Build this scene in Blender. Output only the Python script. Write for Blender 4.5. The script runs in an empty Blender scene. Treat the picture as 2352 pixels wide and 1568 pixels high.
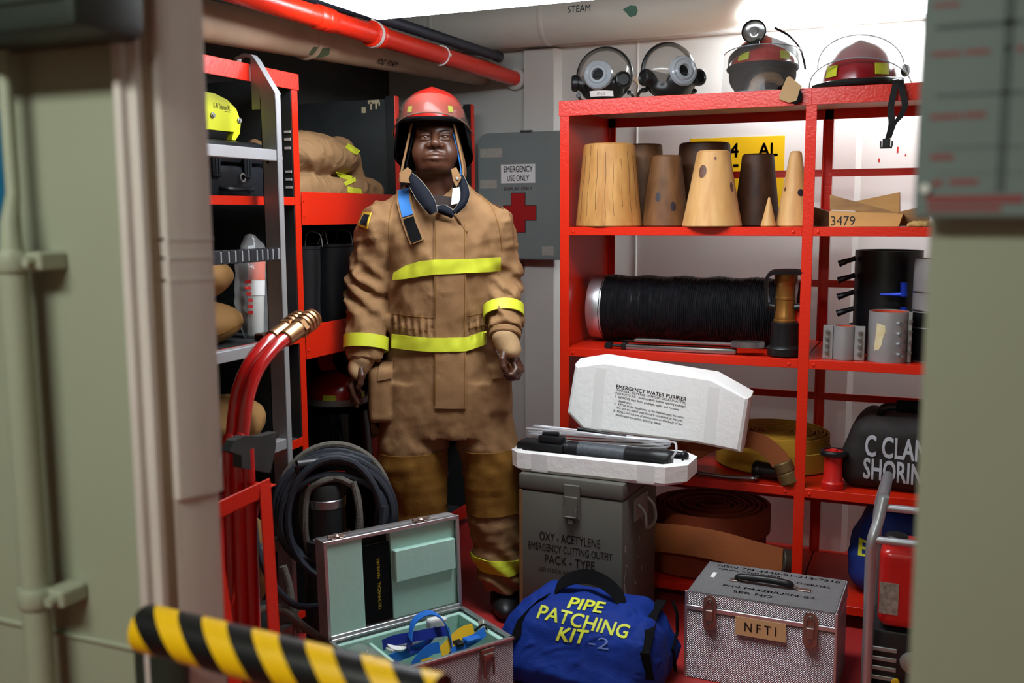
import bpy, bmesh, math, random
import numpy as np
from mathutils import Vector, Matrix
random.seed(7)
SC = bpy.context.scene
COL = SC.collection
R = math.radians
PI = math.pi

# ------------------------------------------------------------------ camera
CAM_H = 1.45
F_PX = 2287.0
YAW, PITCH, ROLL = R(23.12), R(7.31), R(-0.31)
_f0 = Vector((-math.sin(YAW), math.cos(YAW), 0)); _r0 = Vector((math.cos(YAW), math.sin(YAW), 0)); _u0 = Vector((0, 0, 1))
FW = _f0 * math.cos(PITCH) - _u0 * math.sin(PITCH)
_up = _u0 * math.cos(PITCH) + _f0 * math.sin(PITCH)
RT = _r0 * math.cos(ROLL) + _up * math.sin(ROLL)
UP = _up * math.cos(ROLL) - _r0 * math.sin(ROLL)
CAMP = Vector((0, 0, CAM_H))
cam_d = bpy.data.cameras.new('camera'); cam = bpy.data.objects.new('camera', cam_d); COL.objects.link(cam)
cam_d.sensor_width = 36.0; cam_d.lens = F_PX / 2352 * 36.0
cam_d.clip_start = 0.05
cam.matrix_world = Matrix.Translation(CAMP) @ Matrix((RT, UP, -FW)).transposed().to_4x4()
cam_d.dof.use_dof = True; cam_d.dof.focus_distance = 3.5; cam_d.dof.aperture_fstop = 3.0
SC.camera = cam
# ------------------------------------------------------------------ world, exposure
w = bpy.data.worlds.new('world'); SC.world = w; w.use_nodes = True
w.node_tree.nodes['Background'].inputs[0].default_value = (0.02, 0.022, 0.025, 1)
w.node_tree.nodes['Background'].inputs[1].default_value = 0.3
SC.view_settings.view_transform = 'Standard'; SC.view_settings.look = 'None'
SC.view_settings.gamma = 1.0; SC.view_settings.use_curve_mapping = False
SC.view_settings.exposure = 0.0
LAMP_ROOM, LAMP_REAR, LAMP_CORRIDOR = 26.0, 28.0, 46.0     # brightness of the three fluorescent fixtures

# ------------------------------------------------------------------ pixel -> point on a plane the thing touches
def ray(x, y): return FW + RT * ((x - 1176) / F_PX) - UP * ((y - 784) / F_PX)
def onX(x, y, v): d = ray(x, y); return CAMP + d * (v / d.x)
def onY(x, y, v): d = ray(x, y); return CAMP + d * (v / d.y)
def onZ(x, y, v): d = ray(x, y); return CAMP + d * ((v - CAM_H) / d.z)

# ------------------------------------------------------------------ materials
def lin(c):
    return tuple(((v / 255) / 12.92 if v / 255 <= 0.04045 else ((v / 255 + 0.055) / 1.055) ** 2.4) for v in c) + (1.0,)
MATS = {}
def mat(name, rgb, rough=0.5, metal=0.0, var=0.0, vscale=6.0, rgb2=None, bump=0.0, bscale=60.0, spec=0.5, coat=0.0,
        trans=0.0, alpha=1.0, ior=1.45, grain=None, rvar=0.0, detail=4.0, sss=0.0):
    """principled material; var mixes rgb2 in through noise, grain = stretch (x,y,z) of that noise, bump = fine relief"""
    m = bpy.data.materials.new(name); m.use_nodes = True; nt = m.node_tree; b = nt.nodes['Principled BSDF']
    b.inputs['Base Color'].default_value = lin(rgb); b.inputs['Roughness'].default_value = rough
    b.inputs['Metallic'].default_value = metal; b.inputs['IOR'].default_value = ior
    b.inputs['Specular IOR Level'].default_value = spec
    b.inputs['Coat Weight'].default_value = coat; b.inputs['Coat Roughness'].default_value = 0.12
    b.inputs['Transmission Weight'].default_value = trans; b.inputs['Alpha'].default_value = alpha
    tc = nt.nodes.new('ShaderNodeTexCoord'); mp = nt.nodes.new('ShaderNodeMapping')
    nt.links.new(tc.outputs['Object'], mp.inputs['Vector'])
    if grain: mp.inputs['Scale'].default_value = grain
    if var > 0:
        n = nt.nodes.new('ShaderNodeTexNoise'); n.inputs['Scale'].default_value = vscale; n.inputs['Detail'].default_value = detail
        nt.links.new(mp.outputs[0], n.inputs['Vector'])
        rp = nt.nodes.new('ShaderNodeValToRGB'); rp.color_ramp.elements[0].position = 0.5 - 0.28; rp.color_ramp.elements[1].position = 0.5 + 0.28
        nt.links.new(n.outputs[0], rp.inputs[0])
        mx = nt.nodes.new('ShaderNodeMix'); mx.data_type = 'RGBA'
        c2 = rgb2 if rgb2 else tuple(v * 0.6 for v in rgb)
        mx.inputs[6].default_value = lin(rgb); mx.inputs[7].default_value = lin(c2)
        sc = nt.nodes.new('ShaderNodeMath'); sc.operation = 'MULTIPLY'; sc.inputs[1].default_value = var
        nt.links.new(rp.outputs[0], sc.inputs[0]); nt.links.new(sc.outputs[0], mx.inputs[0])
        nt.links.new(mx.outputs[2], b.inputs['Base Color'])
        if rvar:
            ra = nt.nodes.new('ShaderNodeMath'); ra.operation = 'MULTIPLY_ADD'; ra.inputs[1].default_value = rvar; ra.inputs[2].default_value = rough
            nt.links.new(rp.outputs[0], ra.inputs[0]); nt.links.new(ra.outputs[0], b.inputs['Roughness'])
    if bump > 0:
        n2 = nt.nodes.new('ShaderNodeTexNoise'); n2.inputs['Scale'].default_value = bscale; n2.inputs['Detail'].default_value = 3
        nt.links.new(mp.outputs[0], n2.inputs['Vector'])
        bp = nt.nodes.new('ShaderNodeBump'); bp.inputs['Strength'].default_value = bump; bp.inputs['Distance'].default_value = 0.004
        nt.links.new(n2.outputs[0], bp.inputs['Height']); nt.links.new(bp.outputs[0], b.inputs['Normal'])
    MATS[name] = m
    return m
def emit_mat(name, rgb, strength):
    m = bpy.data.materials.new(name); m.use_nodes = True; nt = m.node_tree; b = nt.nodes['Principled BSDF']
    b.inputs['Base Color'].default_value = lin(rgb); b.inputs['Emission Color'].default_value = lin(rgb)
    b.inputs['Emission Strength'].default_value = strength
    return m
def crease(m, scale=16, strength=.45, dist=.02):
    """broad soft crumple relief for cloth, added to a material made by mat()"""
    nt = m.node_tree; b = nt.nodes['Principled BSDF']; tc = nt.nodes.new('ShaderNodeTexCoord'); n = nt.nodes.new('ShaderNodeTexNoise')
    n.inputs['Scale'].default_value = scale; n.inputs['Detail'].default_value = 5; n.inputs['Roughness'].default_value = .45; n.inputs['Distortion'].default_value = 1.6; n.noise_type = 'RIDGED_MULTIFRACTAL'
    nt.links.new(tc.outputs['Object'], n.inputs['Vector']); bp = nt.nodes.new('ShaderNodeBump'); bp.inputs['Strength'].default_value = strength; bp.inputs['Distance'].default_value = dist
    nt.links.new(n.outputs[0], bp.inputs['Height']); nm = b.inputs['Normal']
    if nm.is_linked: nt.links.new(nm.links[0].from_socket, bp.inputs['Normal'])
    nt.links.new(bp.outputs[0], nm)
def lattice(m, pitch, strength=0.6, dist=0.002, planes='xz', color_dark=None):
    """adds a regular raised lattice relief (pyramid pattern, ripstop, braid) to a material made by mat()"""
    nt = m.node_tree; b = nt.nodes['Principled BSDF']
    tc = nt.nodes.new('ShaderNodeTexCoord'); sp = nt.nodes.new('ShaderNodeSeparateXYZ'); nt.links.new(tc.outputs['Object'], sp.inputs[0])
    def mth(op, a, bb=None):
        n = nt.nodes.new('ShaderNodeMath'); n.operation = op
        for i, v in enumerate((a, bb)):
            if v is None: continue
            if isinstance(v, (int, float)): n.inputs[i].default_value = v
            else: nt.links.new(v, n.inputs[i])
        return n.outputs[0]
    k = 2 * PI / pitch
    o = {'x': sp.outputs[0], 'y': sp.outputs[1], 'z': sp.outputs[2]}
    u = mth('ADD', o['x'], o['y']) if planes == 'side' else o[planes[0]]
    v = o['z'] if planes == 'side' else o[planes[1]]
    h = mth('MULTIPLY', mth('SINE', mth('MULTIPLY', u, k)), mth('SINE', mth('MULTIPLY', v, k)))
    if planes == 'all':
        h = None
    bp = nt.nodes.new('ShaderNodeBump'); bp.inputs['Strength'].default_value = strength; bp.inputs['Distance'].default_value = dist
    nt.links.new(h, bp.inputs['Height'])
    nm = b.inputs['Normal']
    if nm.is_linked: nt.links.new(nm.links[0].from_socket, bp.inputs['Normal'])
    nt.links.new(bp.outputs[0], nm)
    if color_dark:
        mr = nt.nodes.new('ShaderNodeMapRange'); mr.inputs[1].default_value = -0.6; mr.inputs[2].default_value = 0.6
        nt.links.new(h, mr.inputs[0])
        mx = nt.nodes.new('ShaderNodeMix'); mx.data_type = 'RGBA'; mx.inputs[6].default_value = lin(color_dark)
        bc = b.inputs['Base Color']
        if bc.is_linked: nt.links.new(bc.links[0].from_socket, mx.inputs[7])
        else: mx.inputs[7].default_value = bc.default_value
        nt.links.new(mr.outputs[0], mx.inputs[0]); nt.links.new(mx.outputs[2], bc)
    return m

# ------------------------------------------------------------------ mesh building
def V(*a): return Vector(a[0] if len(a) == 1 else a)
def frame_from(z, hint=None):
    z = Vector(z).normalized(); h = Vector(hint) if hint else (Vector((0, 0, 1)) if abs(z.z) < 0.9 else Vector((1, 0, 0)))
    x = h.cross(z).normalized(); y = z.cross(x)
    return x, y, z
def catmull(pts, n=8, closed=False):
    pts = [Vector(p) for p in pts]; out = []; N = len(pts)
    rng = range(N) if closed else range(N - 1)
    for i in rng:
        if closed: p0, p1, p2, p3 = pts[i - 1], pts[i], pts[(i + 1) % N], pts[(i + 2) % N]
        else: p0, p1, p2, p3 = pts[max(i - 1, 0)], pts[i], pts[i + 1], pts[min(i + 2, N - 1)]
        for k in range(n):
            t = k / n
            out.append(0.5 * ((2 * p1) + (p2 - p0) * t + (2 * p0 - 5 * p1 + 4 * p2 - p3) * t * t + (3 * p1 - p0 - 3 * p2 + p3) * t ** 3))
    if not closed: out.append(pts[-1].copy())
    return out
class MB:
    def __init__(s): s.v = []; s.f = []
    def add(s, vs, fs):
        o = len(s.v); s.v.extend([tuple(v) for v in vs]); s.f.extend([tuple(i + o for i in f) for f in fs]); return s
    def box(s, x0, x1, y0, y1, z0, z1, bev=0.0, mtx=None):
        if x0 > x1: x0, x1 = x1, x0
        if y0 > y1: y0, y1 = y1, y0
        if z0 > z1: z0, z1 = z1, z0
        b = min(bev, (x1 - x0) * .45, (y1 - y0) * .45, (z1 - z0) * .45)
        if b <= 0:
            vs = [Vector((x, y, z)) for x in (x0, x1) for y in (y0, y1) for z in (z0, z1)]
            fs = [(0, 1, 3, 2), (4, 6, 7, 5), (0, 4, 5, 1), (2, 3, 7, 6), (0, 2, 6, 4), (1, 5, 7, 3)]
        else:
            bm = bmesh.new()
            vv = {(i, j, k): bm.verts.new((x, y, z)) for i, x in enumerate((x0, x1)) for j, y in enumerate((y0, y1)) for k, z in enumerate((z0, z1))}
            l = [vv[(i, j, k)] for i in (0, 1) for j in (0, 1) for k in (0, 1)]
            for f in [(0, 1, 3, 2), (4, 6, 7, 5), (0, 4, 5, 1), (2, 3, 7, 6), (0, 2, 6, 4), (1, 5, 7, 3)]: bm.faces.new([l[i] for i in f])
            bmesh.ops.bevel(bm, geom=list(bm.edges), offset=b, segments=2 if b > 0.004 else 1, profile=0.5, affect='EDGES')
            bm.verts.index_update()
            vs = [v.co.copy() for v in bm.verts]; fs = [tuple(v.index for v in f.verts) for f in bm.faces]; bm.free()
        if mtx is not None: vs = [mtx @ v for v in vs]
        return s.add(vs, fs)
    def lathe(s, prof, seg=24, o=(0, 0, 0), axis=(0, 0, 1), hint=None, caps=True, sx=1.0, sy=1.0):
        x, y, z = frame_from(axis, hint); o = Vector(o); n = len(prof); vs = []
        for (r, h) in prof:
            for k in range(seg):
                a = 2 * PI * k / seg; vs.append(o + x * (math.cos(a) * r * sx) + y * (math.sin(a) * r * sy) + z * h)
        fs = [(i * seg + k, i * seg + (k + 1) % seg, (i + 1) * seg + (k + 1) % seg, (i + 1) * seg + k) for i in range(n - 1) for k in range(seg)]
        if caps:
            if prof[0][0] > 1e-5: fs.append(tuple(range(seg))[::-1])
            if prof[-1][0] > 1e-5: fs.append(tuple((n - 1) * seg + k for k in range(seg)))
        return s.add(vs, fs)
    def cyl(s, p0, p1, r, r1=None, seg=16, bev=0.0):
        p0, p1 = Vector(p0), Vector(p1); L = (p1 - p0).length; r1 = r if r1 is None else r1
        pr = [(r, 0), (r1, L)] if bev <= 0 else [(r - bev, 0), (r, bev), (r1, L - bev), (r1 - bev, L)]
        return s.lathe(pr, seg, p0, p1 - p0)
    def tube(s, pts, r, seg=10, closed=False, caps=True, flat=None):
        pts = [Vector(p) for p in pts]; n = len(pts); vs = []
        tg = []
        for i in range(n):
            if closed: t = pts[(i + 1) % n] - pts[i - 1]
            else: t = pts[min(i + 1, n - 1)] - pts[max(i - 1, 0)]
            tg.append(t.normalized())
        x, y, _ = frame_from(tg[0])
        for i in range(n):
            t = tg[i]; x = (x - t * x.dot(t)); x = x.normalized() if x.length > 1e-6 else frame_from(t)[0]; y = t.cross(x)
            rr = r[i] if isinstance(r, (list, tuple)) else r
            for k in range(seg):
                a = 2 * PI * k / seg; vs.append(pts[i] + (x * math.cos(a) + y * math.sin(a)) * rr)
        m = n if closed else n - 1
        fs = [(i * seg + k, i * seg + (k + 1) % seg, ((i + 1) % n) * seg + (k + 1) % seg, ((i + 1) % n) * seg + k) for i in range(m) for k in range(seg)]
        if caps and not closed: fs.append(tuple(range(seg))[::-1]); fs.append(tuple((n - 1) * seg + k for k in range(seg)))
        return s.add(vs, fs)
    def prism(s, poly, o, x, y, depth):
        """2-D polygon (ccw) in frame x,y extruded by depth along x cross y"""
        o, x, y = Vector(o), Vector(x).normalized(), Vector(y).normalized(); z = x.cross(y) * depth; n = len(poly)
        a = [o + x * p[0] + y * p[1] for p in poly]; vs = a + [p + z for p in a]
        fs = [tuple(range(n))[::-1], tuple(range(n, 2 * n))] + [(i, (i + 1) % n, n + (i + 1) % n, n + i) for i in range(n)]
        return s.add(vs, fs)
    def grid(s, rows, thick=0.0, closed=False):
        """surface through rows of points; thick gives it a back side"""
        m, n = len(rows), len(rows[0]); P = [[Vector(p) for p in r] for r in rows]
        fs = []
        nn = n if closed else n - 1
        for i in range(m - 1):
            for j in range(nn): fs.append((i * n + j, i * n + (j + 1) % n, (i + 1) * n + (j + 1) % n, (i + 1) * n + j))
        vs = [p for r in P for p in r]
        if thick:
            N = [Vector((0, 0, 0)) for _ in vs]
            for f in fs:
                nr = (vs[f[1]] - vs[f[0]]).cross(vs[f[3]] - vs[f[0]])
                for i in f: N[i] += nr
            vs2 = [p - (q.normalized() if q.length > 1e-12 else q) * thick for p, q in zip(vs, N)]; k = m * n
            fs2 = [tuple(i + k for i in f[::-1]) for f in fs]
            rim = []
            if not closed:
                b = [j for j in range(n)] + [i * n + n - 1 for i in range(1, m)] + [(m - 1) * n + j for j in range(n - 2, -1, -1)] + [i * n for i in range(m - 2, 0, -1)]
                rim = [(b[i], b[i] + k, b[(i + 1) % len(b)] + k, b[(i + 1) % len(b)]) for i in range(len(b))]
            else:
                for base in (0, (m - 1) * n):
                    for j in range(n):
                        q = (base + j, base + j + k, base + (j + 1) % n + k, base + (j + 1) % n); rim.append(q if base == 0 else q[::-1])
            return s.add(vs + vs2, fs + fs2 + rim)
        return s.add(vs, fs)
    def ribbon(s, pts, wdir, width, thick=0.002):
        """strap: centre line pts, width direction wdir (one vector or one per point)"""
        pts = [Vector(p) for p in pts]; rows = []
        for i, p in enumerate(pts):
            wd = Vector(wdir[i] if isinstance(wdir, list) else wdir).normalized() * (width / 2); rows.append([p - wd, p + wd])
        return s.grid(rows, thick)
    def xf(s, m): s.v = [tuple(m @ Vector(v)) for v in s.v]; return s
    def build(s, name, material, parent=None, ang=35, loc=None):
        me = bpy.data.meshes.new(name); me.from_pydata(s.v, [], s.f); me.validate(); me.update()
        me.materials.append(material)
        if ang:
            me.polygons.foreach_set('use_smooth', [True] * len(me.polygons)); me.set_sharp_from_angle(angle=R(ang))
        o = bpy.data.objects.new(name, me); COL.objects.link(o)
        if parent is not None: o.parent = parent
        if loc is not None: o.location = loc
        return o
def thing(name, label, cat, loc=(0, 0, 0), rotz=0.0, group=None):
    o = bpy.data.objects.new(name, None); COL.objects.link(o); o.empty_display_size = 0.05
    o.location = loc; o.rotation_euler = (0, 0, rotz); o['label'] = label; o['category'] = cat
    if group: o['group'] = group
    return o
def tag(o, label, cat, group=None):
    o['label'] = label; o['category'] = cat
    if group: o['group'] = group
    return o
def struct(o): o['kind'] = 'structure'; return o
def arr(pts): return np.array([tuple(p) for p in pts], float)

# lettering: flat glyph outlines of the built-in font, as mesh
def glyphs(body, w=None, h=None, shear=0.0, bold=0.0, space=1.0, line=1.0, align='CENTER'):
    cu = bpy.data.curves.new('lettering', 'FONT'); cu.body = body; cu.size = 1.0; cu.shear = shear
    cu.space_character = space; cu.space_line = line; cu.align_x = align; cu.resolution_u = 3
    o = bpy.data.objects.new('lettering', cu); COL.objects.link(o)
    dg = bpy.context.evaluated_depsgraph_get(); me = bpy.data.meshes.new_from_object(o.evaluated_get(dg))
    vs = [v.co.copy() for v in me.vertices]; fs = [tuple(p.vertices) for p in me.polygons]
    bpy.data.objects.remove(o); bpy.data.curves.remove(cu); bpy.data.meshes.remove(me)
    x0, x1 = min(v.x for v in vs), max(v.x for v in vs); y0, y1 = min(v.y for v in vs), max(v.y for v in vs)
    if bold > 0:                                     # heavier strokes: overlapping copies shifted by a hair
        n0 = len(vs); base, bf = list(vs), list(fs); vs, fs = [], []
        for q, (dx, dy) in enumerate(((-1, -1), (1, -1), (1, 1), (-1, 1))):
            vs += [Vector((v.x + dx * bold, v.y + dy * bold, 0)) for v in base]; fs += [tuple(i + q * n0 for i in f) for f in bf]
    sx = (w / (x1 - x0)) if w else None; sy = (h / (y1 - y0)) if h else None
    sx = sx or sy; sy = sy or sx
    return [((v.x - (x0 + x1) / 2) * sx, (v.y - (y0 + y1) / 2) * sy) for v in vs], fs
def subdiv(g, fs, cuts=2):
    bm = bmesh.new(); vv = [bm.verts.new((p[0], p[1], 0)) for p in g]
    for f in fs:
        try: bm.faces.new([vv[i] for i in f])
        except ValueError: pass
    bmesh.ops.triangulate(bm, faces=list(bm.faces)); bmesh.ops.subdivide_edges(bm, edges=list(bm.edges), cuts=cuts, use_grid_fill=True)
    bm.verts.index_update(); out = [(v.co.x, v.co.y) for v in bm.verts], [tuple(v.index for v in f.verts) for f in bm.faces]; bm.free()
    return out
def letter(body, o, x, y, material, parent, w=None, h=None, fn=None, name='lettering', **k):
    """text centred on o, reading along x, up along y; fn may bend each point onto a curved surface"""
    g, fs = glyphs(body, w, h, **k); o, x, y = Vector(o), Vector(x).normalized(), Vector(y).normalized()
    if fn: g, fs = subdiv(g, fs)
    vs = [o + x * p[0] + y * p[1] for p in g]
    if fn: vs = fn(vs)
    return MB().add(vs, fs).build(name, material, parent, ang=0)

# ------------------------------------------------------------------ soft shapes: distance fields turned into one mesh
def sdf_mesh(fn, lo, hi, h, B=12):
    lo = np.array(lo, float); hi = np.array(hi, float)
    nb = np.ceil((hi - lo) / (h * B)).astype(int)
    I, J, K = np.meshgrid(*[np.arange(n) for n in nb], indexing='ij'); blocks = np.stack([I.ravel(), J.ravel(), K.ravel()], 1)
    cen = lo + (blocks + 0.5) * B * h
    d = fn(cen[:, 0], cen[:, 1], cen[:, 2]); blocks = blocks[np.abs(d) < h * B * 0.5 * 1.74 * 1.7 + 0.02]
    g = np.arange(B + 1); gi, gj, gk = np.meshgrid(g, g, g, indexing='ij')
    cells = []; corner = []
    for s in range(0, len(blocks), 160):
        bl = blocks[s:s + 160]
        X = lo[0] + (bl[:, 0, None, None, None] * B + gi) * h; Y = lo[1] + (bl[:, 1, None, None, None] * B + gj) * h; Z = lo[2] + (bl[:, 2, None, None, None] * B + gk) * h
        D = fn(X.ravel(), Y.ravel(), Z.ravel()).reshape(X.shape)
        c8 = np.stack([D[:, a:B + a, b:B + b, c:B + c] for a in (0, 1) for b in (0, 1) for c in (0, 1)], -1)
        mixed = (c8.min(-1) < 0) & (c8.max(-1) >= 0)
        w0 = np.argwhere(mixed); cells.append(bl[w0[:, 0]] * B + w0[:, 1:]); corner.append(c8[mixed])
    cells = np.concatenate(cells); cv = np.concatenate(corner)
    offs = np.array([(a, b, c) for a in (0, 1) for b in (0, 1) for c in (0, 1)], float)
    acc = np.zeros((len(cells), 3)); cnt = np.zeros(len(cells))
    for a in range(8):
        for b in range(a + 1, 8):
            if np.abs(offs[a] - offs[b]).sum() != 1: continue
            va, vb = cv[:, a], cv[:, b]; m = (va < 0) != (vb < 0)
            t = np.where(m, va / np.where(np.abs(va - vb) < 1e-12, 1e-12, va - vb), 0)
            acc += np.where(m[:, None], offs[a] + t[:, None] * (offs[b] - offs[a]), 0); cnt += m
    verts = lo + (cells + acc / cnt[:, None]) * h
    dim = nb * B + 2
    key = (cells[:, 0] * dim[1] + cells[:, 1]) * dim[2] + cells[:, 2]; order = np.argsort(key); sk = key[order]
    def look(c):
        k = (c[:, 0] * dim[1] + c[:, 1]) * dim[2] + c[:, 2]; p = np.searchsorted(sk, k); p = np.clip(p, 0, len(sk) - 1)
        return np.where(sk[p] == k, order[p], -1)
    faces = []
    for ax, ci in ((0, 4), (1, 2), (2, 1)):
        s0, s1 = cv[:, 0] < 0, cv[:, ci] < 0; m = s0 != s1
        c = cells[m]; e1 = np.zeros(3, int); e2 = np.zeros(3, int); e1[(ax + 1) % 3] = 1; e2[(ax + 2) % 3] = 1
        q = np.stack([look(c), look(c - e1), look(c - e1 - e2), look(c - e2)], 1)
        q = np.where(s0[m][:, None], q, q[:, ::-1]); faces.append(q[(q >= 0).all(1)])
    return verts, np.concatenate(faces)
def np_obj(name, verts, faces, material, parent=None, smooth=True):
    me = bpy.data.meshes.new(name)
    me.vertices.add(len(verts)); me.vertices.foreach_set('co', np.asarray(verts, np.float32).ravel())
    me.loops.add(faces.size); me.loops.foreach_set('vertex_index', faces.astype(np.int32).ravel())
    me.polygons.add(len(faces)); me.polygons.foreach_set('loop_start', np.arange(0, faces.size, faces.shape[1], dtype=np.int32))
    me.update(calc_edges=True); me.validate()
    me.polygons.foreach_set('use_smooth', np.ones(len(me.polygons), bool)); me.materials.append(material)
    o = bpy.data.objects.new(name, me); COL.objects.link(o)
    if parent is not None: o.parent = parent
    return o
def smin(a, b, k): hh = np.clip(0.5 + 0.5 * (b - a) / k, 0, 1); return b + (a - b) * hh - k * hh * (1 - hh)
def smax(a, b, k): return -smin(-a, -b, k)
def ell(x, y, z, c, r, rot=None):
    x, y, z = x - c[0], y - c[1], z - c[2]
    if rot is not None:
        m = np.array(rot); x, y, z = m[0, 0] * x + m[1, 0] * y + m[2, 0] * z, m[0, 1] * x + m[1, 1] * y + m[2, 1] * z, m[0, 2] * x + m[1, 2] * y + m[2, 2] * z
    k0 = np.sqrt((x / r[0]) ** 2 + (y / r[1]) ** 2 + (z / r[2]) ** 2); k1 = np.sqrt((x / r[0] ** 2) ** 2 + (y / r[1] ** 2) ** 2 + (z / r[2] ** 2) ** 2)
    return k0 * (k0 - 1) / np.maximum(k1, 1e-9)
def cap(x, y, z, a, b, r0, r1, ysc=1.0):
    """tapered capsule"""
    ax, ay, az = a; bx, by, bz = b; dx, dy, dz = bx - ax, by - ay, bz - az; L2 = dx * dx + dy * dy + dz * dz
    t = np.clip(((x - ax) * dx + (y - ay) * dy + (z - az) * dz) / L2, 0, 1)
    return np.sqrt((x - ax - t * dx) ** 2 + ((y - ay - t * dy) / ysc) ** 2 + (z - az - t * dz) ** 2) - (r0 + (r1 - r0) * t)
def rbox(x, y, z, c, s, r, rot=0.0):
    x, y, z = x - c[0], y - c[1], z - c[2]
    if rot: cs, sn = math.cos(rot), math.sin(rot); x, y = cs * x + sn * y, -sn * x + cs * y
    qx, qy, qz = np.abs(x) - s[0] + r, np.abs(y) - s[1] + r, np.abs(z) - s[2] + r
    return np.sqrt(np.maximum(qx, 0) ** 2 + np.maximum(qy, 0) ** 2 + np.maximum(qz, 0) ** 2) + np.minimum(np.maximum(qx, np.maximum(qy, qz)), 0) - r
def folds(seed, scale, n=5, stretch=(1, 1, 1)):
    """soft repeatable crease pattern in about -1..1"""
    rg = np.random.RandomState(seed); ks = rg.normal(size=(n, 3)); ks /= np.linalg.norm(ks, axis=1)[:, None]; ks *= np.array(stretch)
    fr = scale * rg.uniform(0.6, 1.7, n); ph = rg.uniform(0, 6.28, n); wk = rg.normal(size=(n, 3)) * scale * 0.45; wp = rg.uniform(0, 6.28, n)
    def f(x, y, z):
        s = 0
        for i in range(n):
            a = fr[i] * (ks[i, 0] * x + ks[i, 1] * y + ks[i, 2] * z) + ph[i] + 1.3 * np.sin(wk[i, 0] * x + wk[i, 1] * y + wk[i, 2] * z + wp[i])
            s = s + (1 - np.abs(np.sin(a * 0.5)) * 1.5)
        return s / n * 1.4
    return f
def march(fn, P, D, n=40, off=0.002):
    """slides points P along unit directions D until they lie off above the field's surface"""
    P = np.array(P, float).copy(); D = np.array(D, float); D = np.broadcast_to(D / np.linalg.norm(D, axis=-1, keepdims=True), P.shape)
    for _ in range(n):
        d = fn(P[:, 0], P[:, 1], P[:, 2]) - off; P += D * (np.clip(d, -0.05, 0.05) * 0.75)[:, None]
    return P
def drape(fn, rows, D, name, material, parent, off=0.002, thick=0.003, ang=60):
    """cloth patch: grid of points marched onto the surface along D (vector or array like rows)"""
    A = np.array([[tuple(p) for p in r] for r in rows], float); m, n = A.shape[:2]
    DD = np.array(D, float); DD = np.broadcast_to(DD, (m, n, 3)).reshape(-1, 3)
    P = march(fn, A.reshape(-1, 3), DD, off=off).reshape(m, n, 3)
    return MB().grid([[tuple(p) for p in r] for r in P], thick).build(name, material, parent, ang=ang)
# ================================================================== materials
m_red = mat('red_enamel', (206, 36, 10), 0.32, var=0.35, vscale=3, rgb2=(190, 28, 12), bump=0.25, bscale=110)
m_redtop = m_red
m_wall = mat('cream_bulkhead_paint', (214, 212, 206), 0.45, var=0.35, vscale=2.2, rgb2=(198, 195, 188), bump=0.1, bscale=14)
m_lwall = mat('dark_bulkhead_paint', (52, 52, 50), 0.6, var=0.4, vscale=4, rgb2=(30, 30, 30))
m_green = mat('seafoam_bulkhead_paint', (156, 160, 138), 0.5, var=0.45, vscale=2.0, rgb2=(140, 146, 130), bump=0.12, bscale=60)
m_frame = mat('pinkish_frame_paint', (210, 200, 195), 0.4, var=0.5, vscale=9, rgb2=(172, 160, 154), grain=(3, 3, .5), bump=0.15, bscale=18)
m_channel = mat('worn_brown_channel', (146, 130, 112), 0.65, var=0.8, vscale=2.4, rgb2=(176, 160, 128), grain=(4, 4, 1), bump=0.2, bscale=30)
m_floor = mat('red_deck_paint', (172, 44, 42), 0.38, var=0.6, vscale=5, rgb2=(140, 34, 34), bump=0.1, bscale=70, rvar=0.2)
m_ceil = mat('rough_insulation', (150, 142, 128), 0.9, var=0.8, vscale=40, rgb2=(88, 82, 72), bump=1.0, bscale=70)
m_black = mat('black_metal', (28, 29, 31), 0.5, var=0.6, vscale=9, rgb2=(48, 50, 52), bump=0.05, bscale=80)
m_panel = mat('dark_grey_panel', (46, 49, 50), 0.45, var=0.7, vscale=12, rgb2=(58, 60, 60), bump=0.05, bscale=80)
m_alum = mat('brushed_aluminium', (200, 201, 205), 0.34, metal=0.85, var=0.4, vscale=14, rgb2=(160, 160, 165))
m_ladder = mat('ladder_aluminium', (172, 172, 176), 0.42, metal=0.5, var=0.4, vscale=10, rgb2=(142, 140, 138))
m_shelfwood = mat('pale_shelf_board', (186, 170, 144), 0.6, var=0.7, vscale=4, rgb2=(150, 128, 98), grain=(1, 8, 8))
m_beigepipe = mat('beige_pipe_paint', (200, 174, 146), 0.5, var=0.8, vscale=5, rgb2=(150, 124, 100), bump=0.1, bscale=25)
m_steam = mat('cream_lagging_paint', (206, 200, 190), 0.55, var=0.4, vscale=3, rgb2=(180, 172, 160), bump=0.2, bscale=12)
m_blackpipe = mat('blue_black_rubber', (34, 38, 48), 0.5)
m_stencil = mat('black_stencil_ink', (26, 24, 24), 0.7)
m_white = mat('white_paper', (236, 236, 234), 0.6)
m_steel = mat('steel', (150, 150, 152), 0.3, metal=0.95)
m_dullsteel = mat('dull_bracket_steel', (150, 148, 142), 0.5, metal=0.5)
m_greenchip = mat('exposed_green_paint', (86, 98, 70), 0.6)
m_redink = mat('red_ink', (176, 28, 28), 0.6)

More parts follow.
